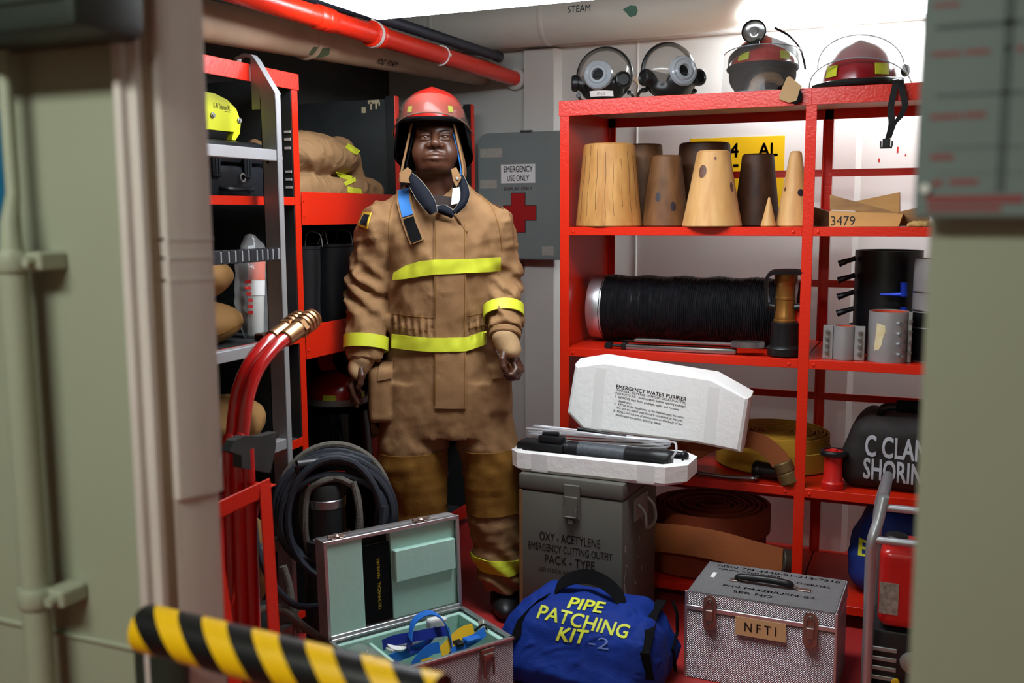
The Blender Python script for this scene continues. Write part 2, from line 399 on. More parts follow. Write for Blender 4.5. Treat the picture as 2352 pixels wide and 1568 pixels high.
# ================================================================== the room
XL, YB, ZC = -2.52, 4.38, 2.50
YD = 1.0                                             # bulkhead with the doorway
struct(MB().box(-2.6, 1.7, -1.6, 4.5, -0.06, 0).build('floor', m_floor))
struct(MB().box(-2.6, 1.7, -1.6, 4.5, ZC, ZC + 0.06).build('ceiling', m_ceil))
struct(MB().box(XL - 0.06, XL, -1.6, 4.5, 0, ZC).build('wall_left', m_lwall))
struct(MB().box(1.6, 1.66, -1.6, 4.5, 0, ZC).build('wall_right', m_wall))
struct(MB().box(-2.6, 1.7, -1.6, -1.54, 0, ZC).build('wall_rear', m_green))
wall_back = struct(MB().box(XL, 1.6, YB, YB + 0.06, 0, ZC).build('wall_back', m_wall))
for x_, y_, w_, h_ in ((2062, 344, 4, 14), (2080, 356, 3, 4), (2019, 368, 4, 8)):
    a_, b_ = onY(x_ - w_ / 2, y_ + h_ / 2, YB), onY(x_ + w_ / 2, y_ - h_ / 2, YB); MB().box(a_.x, b_.x, YB - .001, YB, a_.z, b_.z).build('paint_drip', m_redink, wall_back)
# stiffeners, ledge and weld seam of the back wall
def stiffener(n, x0, x1, z0, z1, d=0.055, ch=0.02):
    poly = [(x0 - ch, 0), (x1 + ch, 0), (x1, d), (x0, d)]
    struct(MB().prism([(p[0], -p[1]) for p in poly][::-1], (0, YB, z0), (1, 0, 0), (0, 1, 0), z1 - z0).build('trim_%d' % n, m_wall))
stiffener(1, -1.78, -1.635, 0, 2.19)
stiffener(2, -0.41, -0.325, 0, 2.19)
struct(MB().box(XL, 1.6, YB - 0.035, YB, 2.20, 2.222, 0.004).build('trim_3', m_wall))
struct(MB().tube([(-1.259, YB, 0), (-1.259, YB, 2.2)], 0.006, 8).build('trim_4', m_wall))
struct(MB().box(XL, -1.0, YB - 0.05, YB, 2.255, 2.30).build('trim_5', m_ceil))
# bulkhead with the doorway, seen from the passage
EL, ER = -0.966, -0.008
struct(MB().box(XL, EL, YD, YD + 0.05, 0, ZC).build('wall_front_left', m_green))
struct(MB().box(ER, 1.6, YD, YD + 0.05, 0, ZC, 0.008).build('wall_front_right', m_green))
struct(MB().box(EL, ER, YD, YD + 0.05, 2.05, ZC).build('wall_front_top', m_green))
zs = onY(280, 1482, YD).z
struct(MB().tube([(XL, YD - 0.001, zs), (EL, YD - 0.001, zs)], 0.004, 8).build('trim_6', m_green))
# left door frame: rounded coaming, worn brown channel, post with bands
fr = MB()
fr.box(EL - 0.003, EL + 0.013, YD - 0.016, YD + 0.03, 0.0, 2.05, 0.006); fr.box(EL + 0.011, -0.936, YD - 0.006, YD + 0.03, 0.0, 2.05, 0.006)
struct(fr.build('trim_7', m_frame))
struct(MB().box(-0.985, -0.935, YD + 0.004, YD + 0.04, 0, 2.05).build('trim_8', m_channel))  # channel strip, browner than the frame paint beside it
po = MB(); zb = onY(505, 1132, 1.07).z
def jamb(o_, z0_, z1_): po.prism([(-.985, 1.022), (-.929 - o_, 1.022), (-.925 - o_, 1.024), (-.902 - o_, 1.078), (-.902 - o_, 1.084), (-.985, 1.084)], (0, 0, z0_), (1, 0, 0), (0, 1, 0), z1_ - z0_)
jamb(0, zb, 2.05); jamb(.008, 0, zb)
for y in (548, 590, 640): zz = onY(470, y, 1.07).z; jamb(-.0012, zz - .002, zz + .002)
struct(po.build('trim_9', m_frame))

# notice board on the right-hand bulkhead (its print is too blurred to read)
m_plaque = mat('grey_notice_board', (116, 130, 128), 0.5, var=0.3, vscale=8, rgb2=(104, 116, 116))
m_redfade = mat('faded_red_print', (140, 70, 72), 0.7)
m_grid = mat('thin_grey_print', (84, 94, 94), 0.7)
YP = 0.972
t = thing('notice_board', 'grey notice board with blurred red print on the green bulkhead right', 'notice board', (0.3, YP, 1.44))
def L(o, p): return Vector(p) - Vector(o.location)
pb = onY(2098, 503, YP)
MB().box(pb.x - 0.3, 0.42, 0, 0.012, pb.z - 1.44, 0.75, 0.003).build('board', m_plaque, t)
MB().box(-0.2, 0.3, 0.012, 0.028, 0.2, 0.6).build('mount', m_plaque, t)
def strip(x0, x1, y0, y1, m, nm, d=0.0006):
    a, b = onY(x0, y1, YP), onY(x1, y0, YP); MB().box(a.x - 0.3, b.x - 0.3, -d, 0.0, a.z - 1.44, b.z - 1.44).build(nm, m, t, ang=0)
for (x0, x1, y) in ((2144, 2204, 12), (2140, 2206, 124), (2216, 2274, 119), (2136, 2210, 268), (2216, 2264, 264), (2136, 2190, 361), (2140, 2164, 421), (2180, 2246, 418), (2310, 2320, 112), (2336, 2352, 112)):
    strip(x0, x1, y - 7, y + 6, m_redfade, 'print_line')
strip(2128, 2352, 447, 468, m_redfade, 'print_band'); strip(2130, 2300, 472, 486, m_redfade, 'print_band')
for y in (55, 214, 336, 395): strip(2150, 2352, y, y + 3, m_grid, 'ruled_line')
strip(2308, 2311, -20, 440, m_grid, 'ruled_line')
pc = onY(2124, 433, YP); MB().cyl((pc.x - .3, 0.001, pc.z - 1.44), (pc.x - .3, -0.004, pc.z - 1.44), 0.004, seg=12).build('screw', m_white, t)

# conduit, lamp housing and blue plate at the far left of the bulkhead
t = thing('conduit_pipe', 'green painted conduit clamped to the bulkhead at the far left', 'pipe', (onY(42, 800, 0.955).x, 0.955, 0))
za = onY(40, 600, 0.955).z
MB().tube([(0, 0, 0), (0, 0, za)], 0.019, 16).build('pipe_body', m_green, t)
MB().tube([(0, 0, za - .01), (0, 0, za + .05), (-.002, .01, za + .09), (-.002, .01, 2.3)], [0.017, 0.012, 0.009, 0.009], 12).build('upper_pipe', m_green, t)
for zz in (za, onY(40, 1360, 0.955).z):
    c = MB(); c.lathe([(0.022, -0.014), (0.024, -0.01), (0.024, 0.01), (0.022, 0.014)], 18, (0, 0, zz)); c.box(0.015, 0.05, 0.0, 0.045, zz - 0.012, zz + 0.012, 0.003)
    c.cyl((0.036, 0.0, zz), (0.036, -0.012, zz), 0.007, seg=8); c.build('clamp', m_green, t)
m_dkgreen = mat('dark_green_housing', (40, 48, 42), 0.45)
c0 = onY(172, 62, 0.88)
t = thing('wall_lamp_housing', 'dark green box housing in the upper left corner of the bulkhead', 'housing', (c0.x - .25, 0.94, c0.z))
MB().box(-0.25, 0.25, -0.06, 0.06, 0, 0.25, 0.018).build('body', m_dkgreen, t)
MB().box(-0.24, 0.235, -0.063, -0.055, 0.03, 0.22, 0.01).build('cover', m_dkgreen, t)
m_blue = mat('blue_enamel', (20, 92, 128), 0.4)
a, b = onY(9, 250, 0.985), onY(9, 590, 0.985)
tag(MB().box(a.x - 0.2, a.x, 0.98, 0.999, b.z, a.z, 0.004).build('blue_plate', m_blue), 'blue plate at the extreme left edge of the green bulkhead', 'plate')

# ================================================================== ceiling fixtures
m_diff = emit_mat('lit_diffuser', (240, 249, 255), LAMP_ROOM); m_diff2 = emit_mat('lit_diffuser_rear', (240, 249, 255), LAMP_REAR)
m_diff3 = emit_mat('lit_diffuser_passage', (246, 252, 240), LAMP_CORRIDOR)
m_house = mat('white_fixture_housing', (222, 222, 220), 0.4)
def fixture(label, x0, x1, y0, y1, z, m):
    t = thing('ceiling_light', label, 'ceiling light', ((x0 + x1) / 2, (y0 + y1) / 2, z)); hx, hy = (x1 - x0) / 2, (y1 - y0) / 2
    MB().box(-hx, hx, -hy, hy, 0, 0.05, 0.018).build('diffuser', m, t)
    MB().box(-hx - .004, hx + .004, -hy + .02, hy - .02, 0.05, 0.1, 0.006).build('housing', m_house, t)
    for sx in (-.6, .6): MB().tube([(hx * sx, 0, 0.1), (hx * sx, 0, ZC - z)], 0.008, 8).build('hanger', m_house, t)
    for sx in (-.9, 0.9):
        MB().cyl((hx * sx, hy - .03, 0.0005), (hx * sx, hy - .03, -0.003), 0.004, seg=10).build('screw', m_dullsteel, t)
fixture('lit fluorescent ceiling light above the mannequin, larger of the two', -1.68, -0.36, 2.5, 2.845, 2.06, m_diff)
fixture('lit fluorescent ceiling light above the helmets on the right rack', -0.745, 0.5, 4.06, 4.26, 2.20, m_diff2)
fixture('fluorescent light on the ceiling of the passage outside the doorway', -1.4, -0.5, -0.45, -0.2, 2.3, m_diff3)

# ================================================================== pipes under the ceiling
t = thing('red_fire_main', 'glossy red pipe with coupling running under the ceiling to the back wall', 'pipe', (-1.832, 1.2, 2.068))
MB().tube([(0, 0, 0), (0, 3.18, 0)], 0.034, 24).build('pipe_body', m_red, t)
yc = onX(722, 35, -1.832).y - 1.2; MB().lathe([(0.035, 0), (0.039, 0.006), (0.039, 0.03), (0.036, 0.034), (0.036, .044), (0.039, .048), (0.039, .09), (0.035, .096)], 24, (0, yc, 0), (0, 1, 0)).build('coupling', m_red, t)
yk = onX(850, 70, -1.832).y - 1.2
MB().lathe([(0.035, 0), (0.044, 0.004), (0.044, 0.03), (0.036, 0.04), (0.036, 0.05), (0.041, 0.055), (0.041, 0.07), (0.035, 0.075)], 24, (0, yk, 0), (0, 1, 0)).build('pipe_joint', m_red, t)
MB().lathe([(0.046, 0), (0.046, 0.016)], 20, (0, yk + .01, 0), (0, 1, 0)).tube([(0, yk + .018, .04), (0, yk + .018, ZC - 2.068)], 0.006, 8).build('hanger', m_frame, t)
MB().lathe([(0.034, 3.13), (0.05, 3.14), (0.05, 3.18)], 24, (0, 0, 0), (0, 1, 0)).build('wall_collar', m_wall, t)
yz = onX(1013, 128, -1.832).y - 1.2
z_ = MB().tube([(0.037 * math.cos(a), yz + 0.004 * math.sin(2 * a), 0.037 * math.sin(a)) for a in [2 * PI * i / 24 for i in range(24)]], 0.003, 6, closed=True)
z_.box(0.036, 0.044, yz - .005, yz + .005, -.006, .004); z_.build('cable_tie', m_white, t)

t = thing('foam_main_pipe', 'thick beige pipe stencilled with black letters above the left rack', 'pipe', (-2.06, 1.2, 1.966))
MB().tube([(0, 0, 0), (0.04, 3.18, 0.148)], 0.062, 28).build('pipe_body', m_beigepipe, t)
yj = onX(690, 100, -2.06).y - 1.2
MB().lathe([(0.063, -0.012), (0.069, -0.008), (0.069, 0.008), (0.063, 0.012)], 28, (0.022, yj, 0.083), (0, 1, 0.046)).build('strap', m_beigepipe, t)
MB().box(0.02, 0.09, yj - .012, yj + .012, 0.143, 0.153, .002).cyl((0.07, yj, 0.13), (0.07, yj, 0.168), 0.008, seg=8).tube([(0.05, yj, .148), (0.05, yj, ZC - 1.966)], 0.007, 8).build('hanger_bracket', m_beigepipe, t)
def onpipe(o, r):                                    # bends flat points onto the pipe's flank
    def f(vs):
        out = []
        for v in vs: a = v.z / r; out.append(Vector((.04 * v.y / 3.18 + r * math.cos(a), v.y, .148 * v.y / 3.18 + r * math.sin(a))))
        return out
    return f
yt = onX(898, 156, -1.97).y - 1.2
letter('FOG  FOAM', (0.063, yt, -0.046), (0, 1, 0), (0, 0, 1), m_stencil, t, w=0.145, h=0.024, bold=0.012, fn=onpipe((0.012, 0, 0.018), 0.0632))
rg = random.Random(4)
pt = []
for i in range(14):
    a = i / 14 * 2 * PI; rr = rg.uniform(0.6, 1.25); pt.append((0.04 * rr * math.cos(a), 0.032 * rr * math.sin(a)))
vs = [Vector((0.063, yj + .03, -0.05))] + [Vector((0.063, yj + .03 + p[0] * 1.5, -0.05 + p[1])) for p in pt]
MB().add(onpipe((0.006, 0, 0.009), 0.0634)(vs), [(0, 1 + i, 1 + (i + 1) % 14) for i in range(14)]).build('bare_patch', m_greenchip, t)

p0, p1 = onZ(1147, 131, 2.14), onZ(735, -4, 2.14); p2 = p1 + (p1 - p0) * 0.5
t = thing('black_conduit', 'blue-black capped conduit running above the red pipe', 'pipe', p0)
MB().tube([L(t, p0), L(t, p1), L(t, p2)], 0.021, 16).build('pipe_body', m_blackpipe, t)
MB().lathe([(0.022, 0), (0.0245, .004), (0.0245, 0.035), (0.022, 0.04)], 18, (0, 0, 0), p1 - p0).build('end_cap', m_blackpipe, t)
MB().tube([L(t, p1), L(t, p1) + V(0, 0, ZC - 2.14)], 0.006, 8).build('hanger', m_dullsteel, t)

t = thing('steam_pipe', 'cream lagged pipe along the top of the back wall', 'pipe', (-1.93, 4.16, 2.285))
pp = catmull([(-.6, 0, 0), (0, 0, 0), (.6, 0, 0), (1.02, 0, 0.005), (1.14, -0.02, 0.03), (1.19, -0.06, 0.1), (1.2, -.08, .175)], 6)
MB().tube(pp, 0.110, 28).build('lagging', m_steam, t)
for x in (-.2, .32): MB().lathe([(0.111, 0), (0.113, .004), (0.113, .02), (0.111, .024)], 28, (x, 0, 0), (1, 0, 0)).build('lagging_band', m_steam, t)
a = onY(1330, 14, 4.05)
def onsteam(vs):
    out = []
    for v in vs: al = v.z / 0.111; out.append(Vector((v.x, -0.1112 * math.cos(al), 0.1112 * math.sin(al))))
    return out
letter('STEAM', (a.x + 1.93, -0.1, a.z - 2.285 - .01), (1, 0, 0), (0, 0, 1), m_stencil, t, w=0.1, h=0.028, fn=onsteam)
a = onY(1450, 8, 4.05); vs = [Vector((a.x + 1.93, 0, -0.02))] + [Vector((a.x + 1.93 + .028 * math.cos(i * .9) * (1 + .4 * math.sin(i * 2.6)), 0, -0.02 + .024 * math.sin(i * .9))) for i in range(7)]
MB().add(onsteam(vs), [(0, 1 + i, 1 + (i + 1) % 7) for i in range(7)]).build('paint_chip', mat('green_paint_chip', (70, 110, 92), 0.6), t)

# ================================================================== right-hand rack
ZS = (1.86, 1.40, 0.945, 0.49, 0.085); YF, YR = 3.52, 4.10
RX = (-1.305, -0.428, 0.45)
rack = thing('shelving_rack', 'red steel shelving rack against the back wall on the right', 'shelving', (-0.42, 3.8, 0))
def rk(mb, nm, m): mb.xf(Matrix.Translation((0.42, -3.8, 0))); return mb.build(nm, m, rack)
for i, x in enumerate(RX):
    rk(MB().box(x, x + 0.036, YF, YF + 0.005, 0, ZS[0], 0.001).box(x if i else x, x + 0.004, YF + 0.005, YF + 0.034, 0, ZS[0]), 'post', m_red)
    rk(MB().box(x, x + 0.036, YR - 0.005, YR, 0, ZS[0], 0.001).box(x, x + 0.004, YR - 0.034, YR - 0.005, 0, ZS[0]), 'post', m_red)
rk(MB().box(-1.3, -1.297, YF + 0.034, YR - 0.034, 0.06, ZS[0] - 0.02), 'side_panel', m_red)
for k, z in enumerate(ZS):
    hh = 0.055 if k == 0 else 0.031
    for b in (0, 1):
        xa, xb = RX[b] + (0.036 if b or k else 0), RX[b + 1] - (0 if k else -0.036 * b)
        if k == 0: xa, xb = (RX[0] - 0.004, RX[1] + 0.018) if b == 0 else (RX[1] + 0.018, RX[2] + 0.04)
        y0 = YF - 0.004 if k == 0 else YF
        rl = MB().box(xa, xb, y0, y0 + 0.004, z - hh, z, 0.001).box(xa, xb, y0 + .004, y0 + 0.03, z - 0.004, z)
        ro = rk(rl, 'shelf_rail', m_red)
        rk(MB().box(xa, xb, YR - 0.005, YR - .001, z - hh, z).box(xa, xb, YR - .03, YR - .005, z - .004, z), 'back_rail', m_red)
        if k == 0:
            xm = onY(1630, 250, 3.75).x
            for (u, v_) in (((xa, xm), (xm + .003, xb)) if b == 0 else ((xa, xb),)):
                rk(MB().box(u, v_, YF + 0.03, YR - 0.03, z - 0.019, z - 0.001), 'shelf_board', m_shelfwood)
        else:
            rk(MB().box(xa - .02, xb + .02, YF + 0.03, YR - 0.03, z - 0.012, z - 0.001), 'shelf_panel', m_red)
        if k:
            for xx in (xa + 0.016, xb - 0.03): rk(MB().lathe([(0.006, 0), (0.005, .003), (0, .0045)], 10, (xx, y0, z - hh * .55), (0, -1, 0)), 'rivet', m_red)
for z in (1.60, 1.17, 0.72, 0.3):
    rk(MB().box(RX[0], RX[2], YR - 0.006, YR - 0.001, z - 0.014, z + 0.014), 'cross_rail', m_red)

# ================================================================== left-hand rack
XF = -1.96; PY_ = (1.70, 2.774, 3.448, 4.138)
lr = thing('shelving_rack', 'red and black steel shelving rack along the left wall behind the mannequin', 'shelving', (-2.2, 2.9, 0))
def lk(mb, nm, m): mb.xf(Matrix.Translation((2.2, -2.9, 0))); return mb.build(nm, m, lr)
for i, y in enumerate(PY_):
    zt = 1.905 if i < 3 else 1.94
    lk(MB().box(XF - 0.004, XF, y, y + 0.032, 0, zt, 0.001), 'post', m_red)
    sl = MB().box(XF - 0.04, XF - 0.004, y + (0.0 if i != 1 else -0.003), y + 0.004, 0, zt); po_ = lk(sl, 'slotted_post', m_black)
    lk(MB().box(-2.5, XF - 0.03, y + 0.006, y + 0.01, 0.04, zt - 0.01), 'side_panel', m_panel)
    if i == 1:
        for yq in (303, 320, 340, 394, 412, 430):
            p = onX(662, yq, XF - .02); lk(MB().box(XF - 0.032, XF - 0.008, PY_[1] - 0.005, PY_[1] - 0.0025, p.z - .004, p.z + .004), 'slot', m_frame)
    lk(MB().box(-2.5, -2.465, y, y + 0.032, 0, zt), 'post', m_black)
lk(MB().box(-2.505, -2.5, 1.7, 4.17, 0.04, 1.9), 'back_panel', m_panel)
lk(MB().box(XF, XF + 0.004, 1.7, 2.81, 1.855, 1.907, 0.001).box(XF - 0.04, XF, 1.7, 2.806, 1.90, 1.905), 'top_rail', m_red)
for z, hh in ((1.508, 0.027), (1.052, 0.03), (0.70, 0.03), (0.1, 0.03)):
    lk(MB().box(XF - 0.003, XF + 0.001, 1.73, 2.774, z - hh, z, 0.001), 'shelf_rail', m_red)
    lk(MB().box(-2.5, XF - 0.003, 1.73, 2.77, z - 0.014, z - 0.004), 'shelf_panel', m_panel)
for (z0, z1) in ((1.415, 1.526), (0.962, 1.078), (0.50, 0.60), (0.06, 0.12)):
    lk(MB().box(XF, XF + 0.004, 2.806, 3.45, z0, z1, 0.001), 'shelf_band', m_red)
    lk(MB().box(XF, XF + 0.004, 3.48, 4.138, z0, z1, 0.001), 'shelf_band', m_red)
    lk(MB().box(-2.5, XF, 2.806, 3.45, z0, z0 + 0.01), 'shelf_panel', m_panel)
    lk(MB().box(-2.5, XF, 3.48, 4.138, z0, z0 + 0.01), 'shelf_panel', m_panel)
    for zz in (z0 + .03, z1 - .03): lk(MB().lathe([(0.005, 0), (0.004, .003), (0, .004)], 8, (XF + .004, 2.816, zz), (1, 0, 0)), 'rivet', m_red)
# paint drips on the side panel between the second and third bay
m_drip = mat('dried_cream_paint', (178, 164, 132), 0.6)
for (x, y, w_, h_) in ((858, 234, 26, 10), (852, 243, 5, 18), (864, 244, 4, 14), (835, 253, 9, 14), (871, 238, 3, 10)):
    a, b = onY(x - w_ / 2, y + h_ / 2, 3.4535), onY(x + w_ / 2, y - h_ / 2, 3.4535)
    lk(MB().box(a.x, b.x, 3.4525, 3.4545, a.z, b.z, 0.0008), 'paint_drip', m_drip)

# ladder hooked over the left rack
YR1 = onX(641, 500, -1.866).y; YR0 = YR1 - .43
t = thing('hook_ladder', 'aluminium ladder hooked over the top of the left rack', 'ladder', (-1.91, 2.43, 0))
LX = 0.045
for s, y in ((-1, YR0), (1, YR1)):
    yy = y - 2.43
    r_ = MB().box(LX - .056, LX, yy, yy + 0.003, 0, 1.80).box(LX - 0.003, LX, yy, yy + 0.027, 0, 1.815, 0.001).box(LX - .056, LX - .053, yy, yy + .027, 0, 1.80)
    r_.build('side_rail', m_ladder, t)
    hp = [(LX, 1.815), (LX - .01, 1.83), (-LX + 0.02, 1.92), (-LX + .005, 1.935), (-LX - .02, 1.94), (-LX - .055, 1.93), (-LX - .06, 1.90), (-LX - .054, 1.90), (-LX - .047, 1.922), (-LX - .02, 1.93), (-LX + .003, 1.924), (-LX + .003, 1.77), (LX - .004, 1.77)]
    hk = MB().prism([(p[0], p[1]) for p in hp][::-1], (0, yy + .0035, 0), (1, 0, 0), (0, 0, 1), 0.003)
    hk.grid([[(p[0], yy + .003, p[1]), (p[0], yy + .03, p[1])] for p in hp[:7]], 0.003); hk.build('hook', m_ladder, t)
m_tape = mat('black_grip_tape', (22, 23, 30), 0.6)
for i, z in enumerate([onX(600, 354, -1.866).z, onX(600, 586, -1.866).z, onX(600, 803, -1.866).z, onX(656, 1020, -1.866).z, 0.42, 0.12]):
    rg_ = MB().box(LX - 0.034, LX - .002, YR0 - 2.43, YR1 - 2.43 + .004, z - 0.017, z + 0.017, 0.002).build('rung', m_ladder, t)
    if i == 1:
        edges = [YR0 - 2.43 + .43 * k for k in (0.06, .2, .36, .44, .51, .58, .65, .74, .8, .86, .92, .985)]
        for k in range(len(edges) - 1):
            if k % 1 == 0: MB().box(LX - 0.036, LX - .0005, edges[k] + .003, edges[k + 1] - .004, z - 0.0195, z + 0.0195, 0.001).build('tape_band', m_tape, rg_)
MB().cyl((.01, YR1 - 2.43, 1.625), (.01, YR1 - 2.36, 1.625), 0.006, seg=8).cyl((.01, YR1 - 2.43, 1.61), (.01, YR1 - 2.37, 1.61), 0.005, seg=8).build('rung_bolt', m_ladder, t)
# ================================================================== mannequin in firefighting suit
m_skin = mat('dark_brown_mannequin_skin', (74, 44, 30), 0.38, var=0.5, vscale=22, rgb2=(56, 32, 22), spec=0.45)
m_tan = mat('tan_suit_cloth', (142, 107, 73), 0.8, var=0.5, vscale=7, rgb2=(116, 84, 54), bump=0.2, bscale=260, spec=0.2)
lattice(m_tan, 0.006, 0.12, 0.001, 'xz'); crease(m_tan, 9, .35, .012)
m_tan2 = mat('tan_seam_cloth', (140, 105, 71), 0.8, var=0.4, vscale=9, rgb2=(114, 82, 52), bump=0.2, bscale=220, spec=0.2)
crease(m_tan2, 9, .3, .012)
m_knee = mat('ochre_knee_patch', (122, 84, 32), 0.75, var=0.5, vscale=10, rgb2=(112, 76, 26), bump=0.2, bscale=120, spec=0.2)
m_lime = mat('lime_reflective_tape', (200, 204, 52), 0.5, var=0.5, vscale=18, rgb2=(172, 176, 44), spec=0.4)
m_navy = mat('dark_navy_collar', (22, 24, 31), 0.8, spec=0.1, bump=0.15, bscale=180)
m_sblue = mat('blue_velcro_lining', (44, 110, 178), 0.75, var=0.3, vscale=20, rgb2=(34, 84, 150))
m_wrist = mat('light_tan_knit_wristlet', (170, 138, 98), 0.85, bump=0.3, bscale=300)
m_helm = mat('red_helmet_shell', (178, 32, 22), 0.25, coat=0.4, var=0.3, vscale=20, rgb2=(172, 30, 24))
m_smoke = mat('smoky_visor', (96, 78, 68), 0.4, trans=0.0, alpha=0.26, spec=0.15)
m_clear = mat('clear_visor', (205, 205, 208), 0.08, alpha=0.13)
m_blackcloth = mat('black_cloth', (12, 12, 14), 0.85, spec=0.12)
m_rubber = mat('black_rubber', (24, 25, 27), 0.45, var=0.3, vscale=12, rgb2=(40, 41, 44))
m_thread = mat('pale_stitching', (150, 144, 130), 0.8)
m_shirt = mat('dark_brown_undershirt', (44, 32, 28), 0.8)

MX, MY = -1.622, 3.116
man = thing('person', 'mannequin in tan firefighting suit with lime stripes and red visored helmet', 'person', (MX, MY, 0), YAW)
def mpx(x, y, off=0.0):
    d = ray(x, y); c = Vector((MX, MY, 0)); tt = (c.dot(_f0) + off) / d.dot(_f0); p = CAMP + d * tt
    return Vector(((p - c).dot(_r0), off, p.z))

# ---- body: head, neck, trunk, arms, hands with five fingers, legs: one continuous surface
HC = np.array([0.004, -0.008, 1.702]); hy, hp_ = R(6), R(7)
def head_sdf(x, y, z):
    x, y, z = x - HC[0], y - HC[1], z - HC[2]
    u = x * math.cos(hy) + y * math.sin(hy); q = -x * math.sin(hy) + y * math.cos(hy); f = -q
    f, wv = f * math.cos(hp_) + z * math.sin(hp_), z * math.cos(hp_) - f * math.sin(hp_)
    a = np.abs(u); am = np.sqrt(u * u + .012 ** 2) - .012
    d = ell(u, f, wv, (0, -.012, .034), (.078, .098, .088))
    d = smin(d, ell(u, f, wv, (0, .03, -.030), (.071, .062, .078)), .03)
    d = smin(d, ell(u, f, wv, (0, .026, -.070), (.070, .062, .042)), .03)
    d = smin(d, ell(a, f, wv, (.043, .056, -.052), (.033, .031, .04)), .02)
    d = smin(d, ell(u, f, wv, (0, .084, -.099), (.024, .016, .014)), .022)
    d = smin(d, ell(u, f, wv, (0, .03, -.104), (.06, .055, .028)), .025)
    d = smin(d, cap(a, f, wv, (.008, .086, .019), (.05, .072, .017), .010, .010), .022)
    d = smax(d, -ell(a, f, wv, (.033, .112, -.004), (.021, .019, .011)), .014)
    d = smin(d, ell(a, f, wv, (.033, .0775, -.005), (.0185, .0148, .0122)), .008)
    d = smax(d, -ell(a, f, wv, (.033, .0945, -.0058), (.0145, .011, .0042)), .002)
    d = smin(d, ell(a, f, wv, (.033, .0825, .0014), (.0215, .0125, .0074)), .003)
    d = smin(d, ell(a, f, wv, (.033, .0805, -.0148), (.020, .0115, .0048)), .003)
    d = smin(d, cap(u, f, wv, (0, .09, .012), (0, .112, -.028), .0085, .0125), .012)
    d = smin(d, ell(u, f, wv, (0, .114, -.034), (.015, .013, .0125)), .008)
    d = smin(d, ell(a, f, wv, (.0195, .099, -.037), (.0115, .013, .0098)), .008)
    d = smax(d, -ell(a, f, wv, (.010, .112, -.0475), (.0055, .008, .004)), .003)
    d = smin(d, ell(u, f, wv, (0, .088, -.07), (.034, .018, .024)), .016)
    d = smin(d, cap(am, f, wv, (0, .1045, -.0660), (.021, .095, -.0695), .0066, .0032), .006)
    d = smin(d, cap(am, f, wv, (0, .1035, -.0800), (.019, .095, -.0765), .0084, .0032), .006)
    d = smax(d, -cap(am, f, wv, (0, .1125, -.0728), (.026, .0965, -.0745), .0022, .0015), .003)
    d = smin(d, ell(a, f, wv, (.08, -.005, -.012), (.008, .02, .032)), .006)
    d = smin(d, cap(a, f, wv, (.026, .092, -.04), (.036, .084, -.075), .004, .004), .012)
    return d
def finger(x, y, z, pts, r0, r1):
    d = None; n = len(pts) - 1
    for i in range(n):
        ra = r0 + (r1 - r0) * i / n; rb = r0 + (r1 - r0) * (i + 1) / n; e = cap(x, y, z, pts[i], pts[i + 1], ra, rb)
        d = e if d is None else smin(d, e, .003)
    d = d - .001
    return d
WL = (-0.250, -0.070, 0.955); WR = (0.243, -0.135, 1.035)
HL = [  # screen-left hand, hanging, palm turned to the thigh: fingers one behind the other, thumb in front
    ([(-.282, -.088, .895), (-.290, -.098, .858), (-.281, -.104, .828), (-.268, -.104, .802)], .0098, .0072),
    ([(-.284, -.066, .892), (-.297, -.072, .848), (-.290, -.078, .814), (-.276, -.080, .786)], .0098, .0074),
    ([(-.284, -.046, .892), (-.298, -.048, .850), (-.291, -.052, .818), (-.276, -.054, .793)], .0094, .007),
    ([(-.281, -.028, .896), (-.292, -.026, .864), (-.285, -.028, .840), (-.273, -.030, .820)], .0085, .0064),
    ([(-.256, -.098, .925), (-.250, -.113, .898), (-.255, -.118, .872), (-.262, -.118, .858)], .0125, .0088)]
HRt = [  # screen-right hand, loosely curled
    ([(.268, -.150, .958), (.283, -.172, .928), (.268, -.190, .912), (.246, -.192, .912)], .0098, .0076),
    ([(.276, -.136, .955), (.294, -.156, .920), (.278, -.174, .900), (.254, -.176, .897)], .0098, .0076),
    ([(.282, -.118, .954), (.300, -.136, .918), (.286, -.154, .896), (.262, -.156, .892)], .0094, .0072),
    ([(.284, -.100, .956), (.300, -.114, .926), (.290, -.130, .906), (.270, -.134, .900)], .0085, .0066),
    ([(.244, -.165, .99), (.236, -.192, .965), (.240, -.202, .940), (.246, -.203, .926)], .0125, .009)]
def lefthand(x, y, z):
    d = cap(x, y, z, WL, (-.262, -.066, .93), .029, .026, 1.15)
    d = smin(d, ell(x, y, z, (-.275, -.062, .908), (.016, .044, .042)), .012)
    for p, a, b in HL: d = smin(d, finger(x, y, z, p, a, b), .004 if p[0][2] < .9 else .008)
    return d
def righthand(x, y, z):
    d = cap(x, y, z, WR, (.256, -.142, 1.0), .029, .026)
    d = smin(d, ell(x, y, z, (.268, -.135, .976), (.022, .042, .036)), .012)
    for p, a, b in HRt: d = smin(d, finger(x, y, z, p, a, b), .004 if p[0][2] < .97 else .008)
    return d
def near(x, y, z, fn, c, r):
    """evaluates fn only close to a centre"""
    dd = np.sqrt((x - c[0]) ** 2 + (y - c[1]) ** 2 + (z - c[2]) ** 2); out = dd - r + 0.05; m = dd < r
    if m.any(): out[m] = fn(x[m], y[m], z[m])
    return out
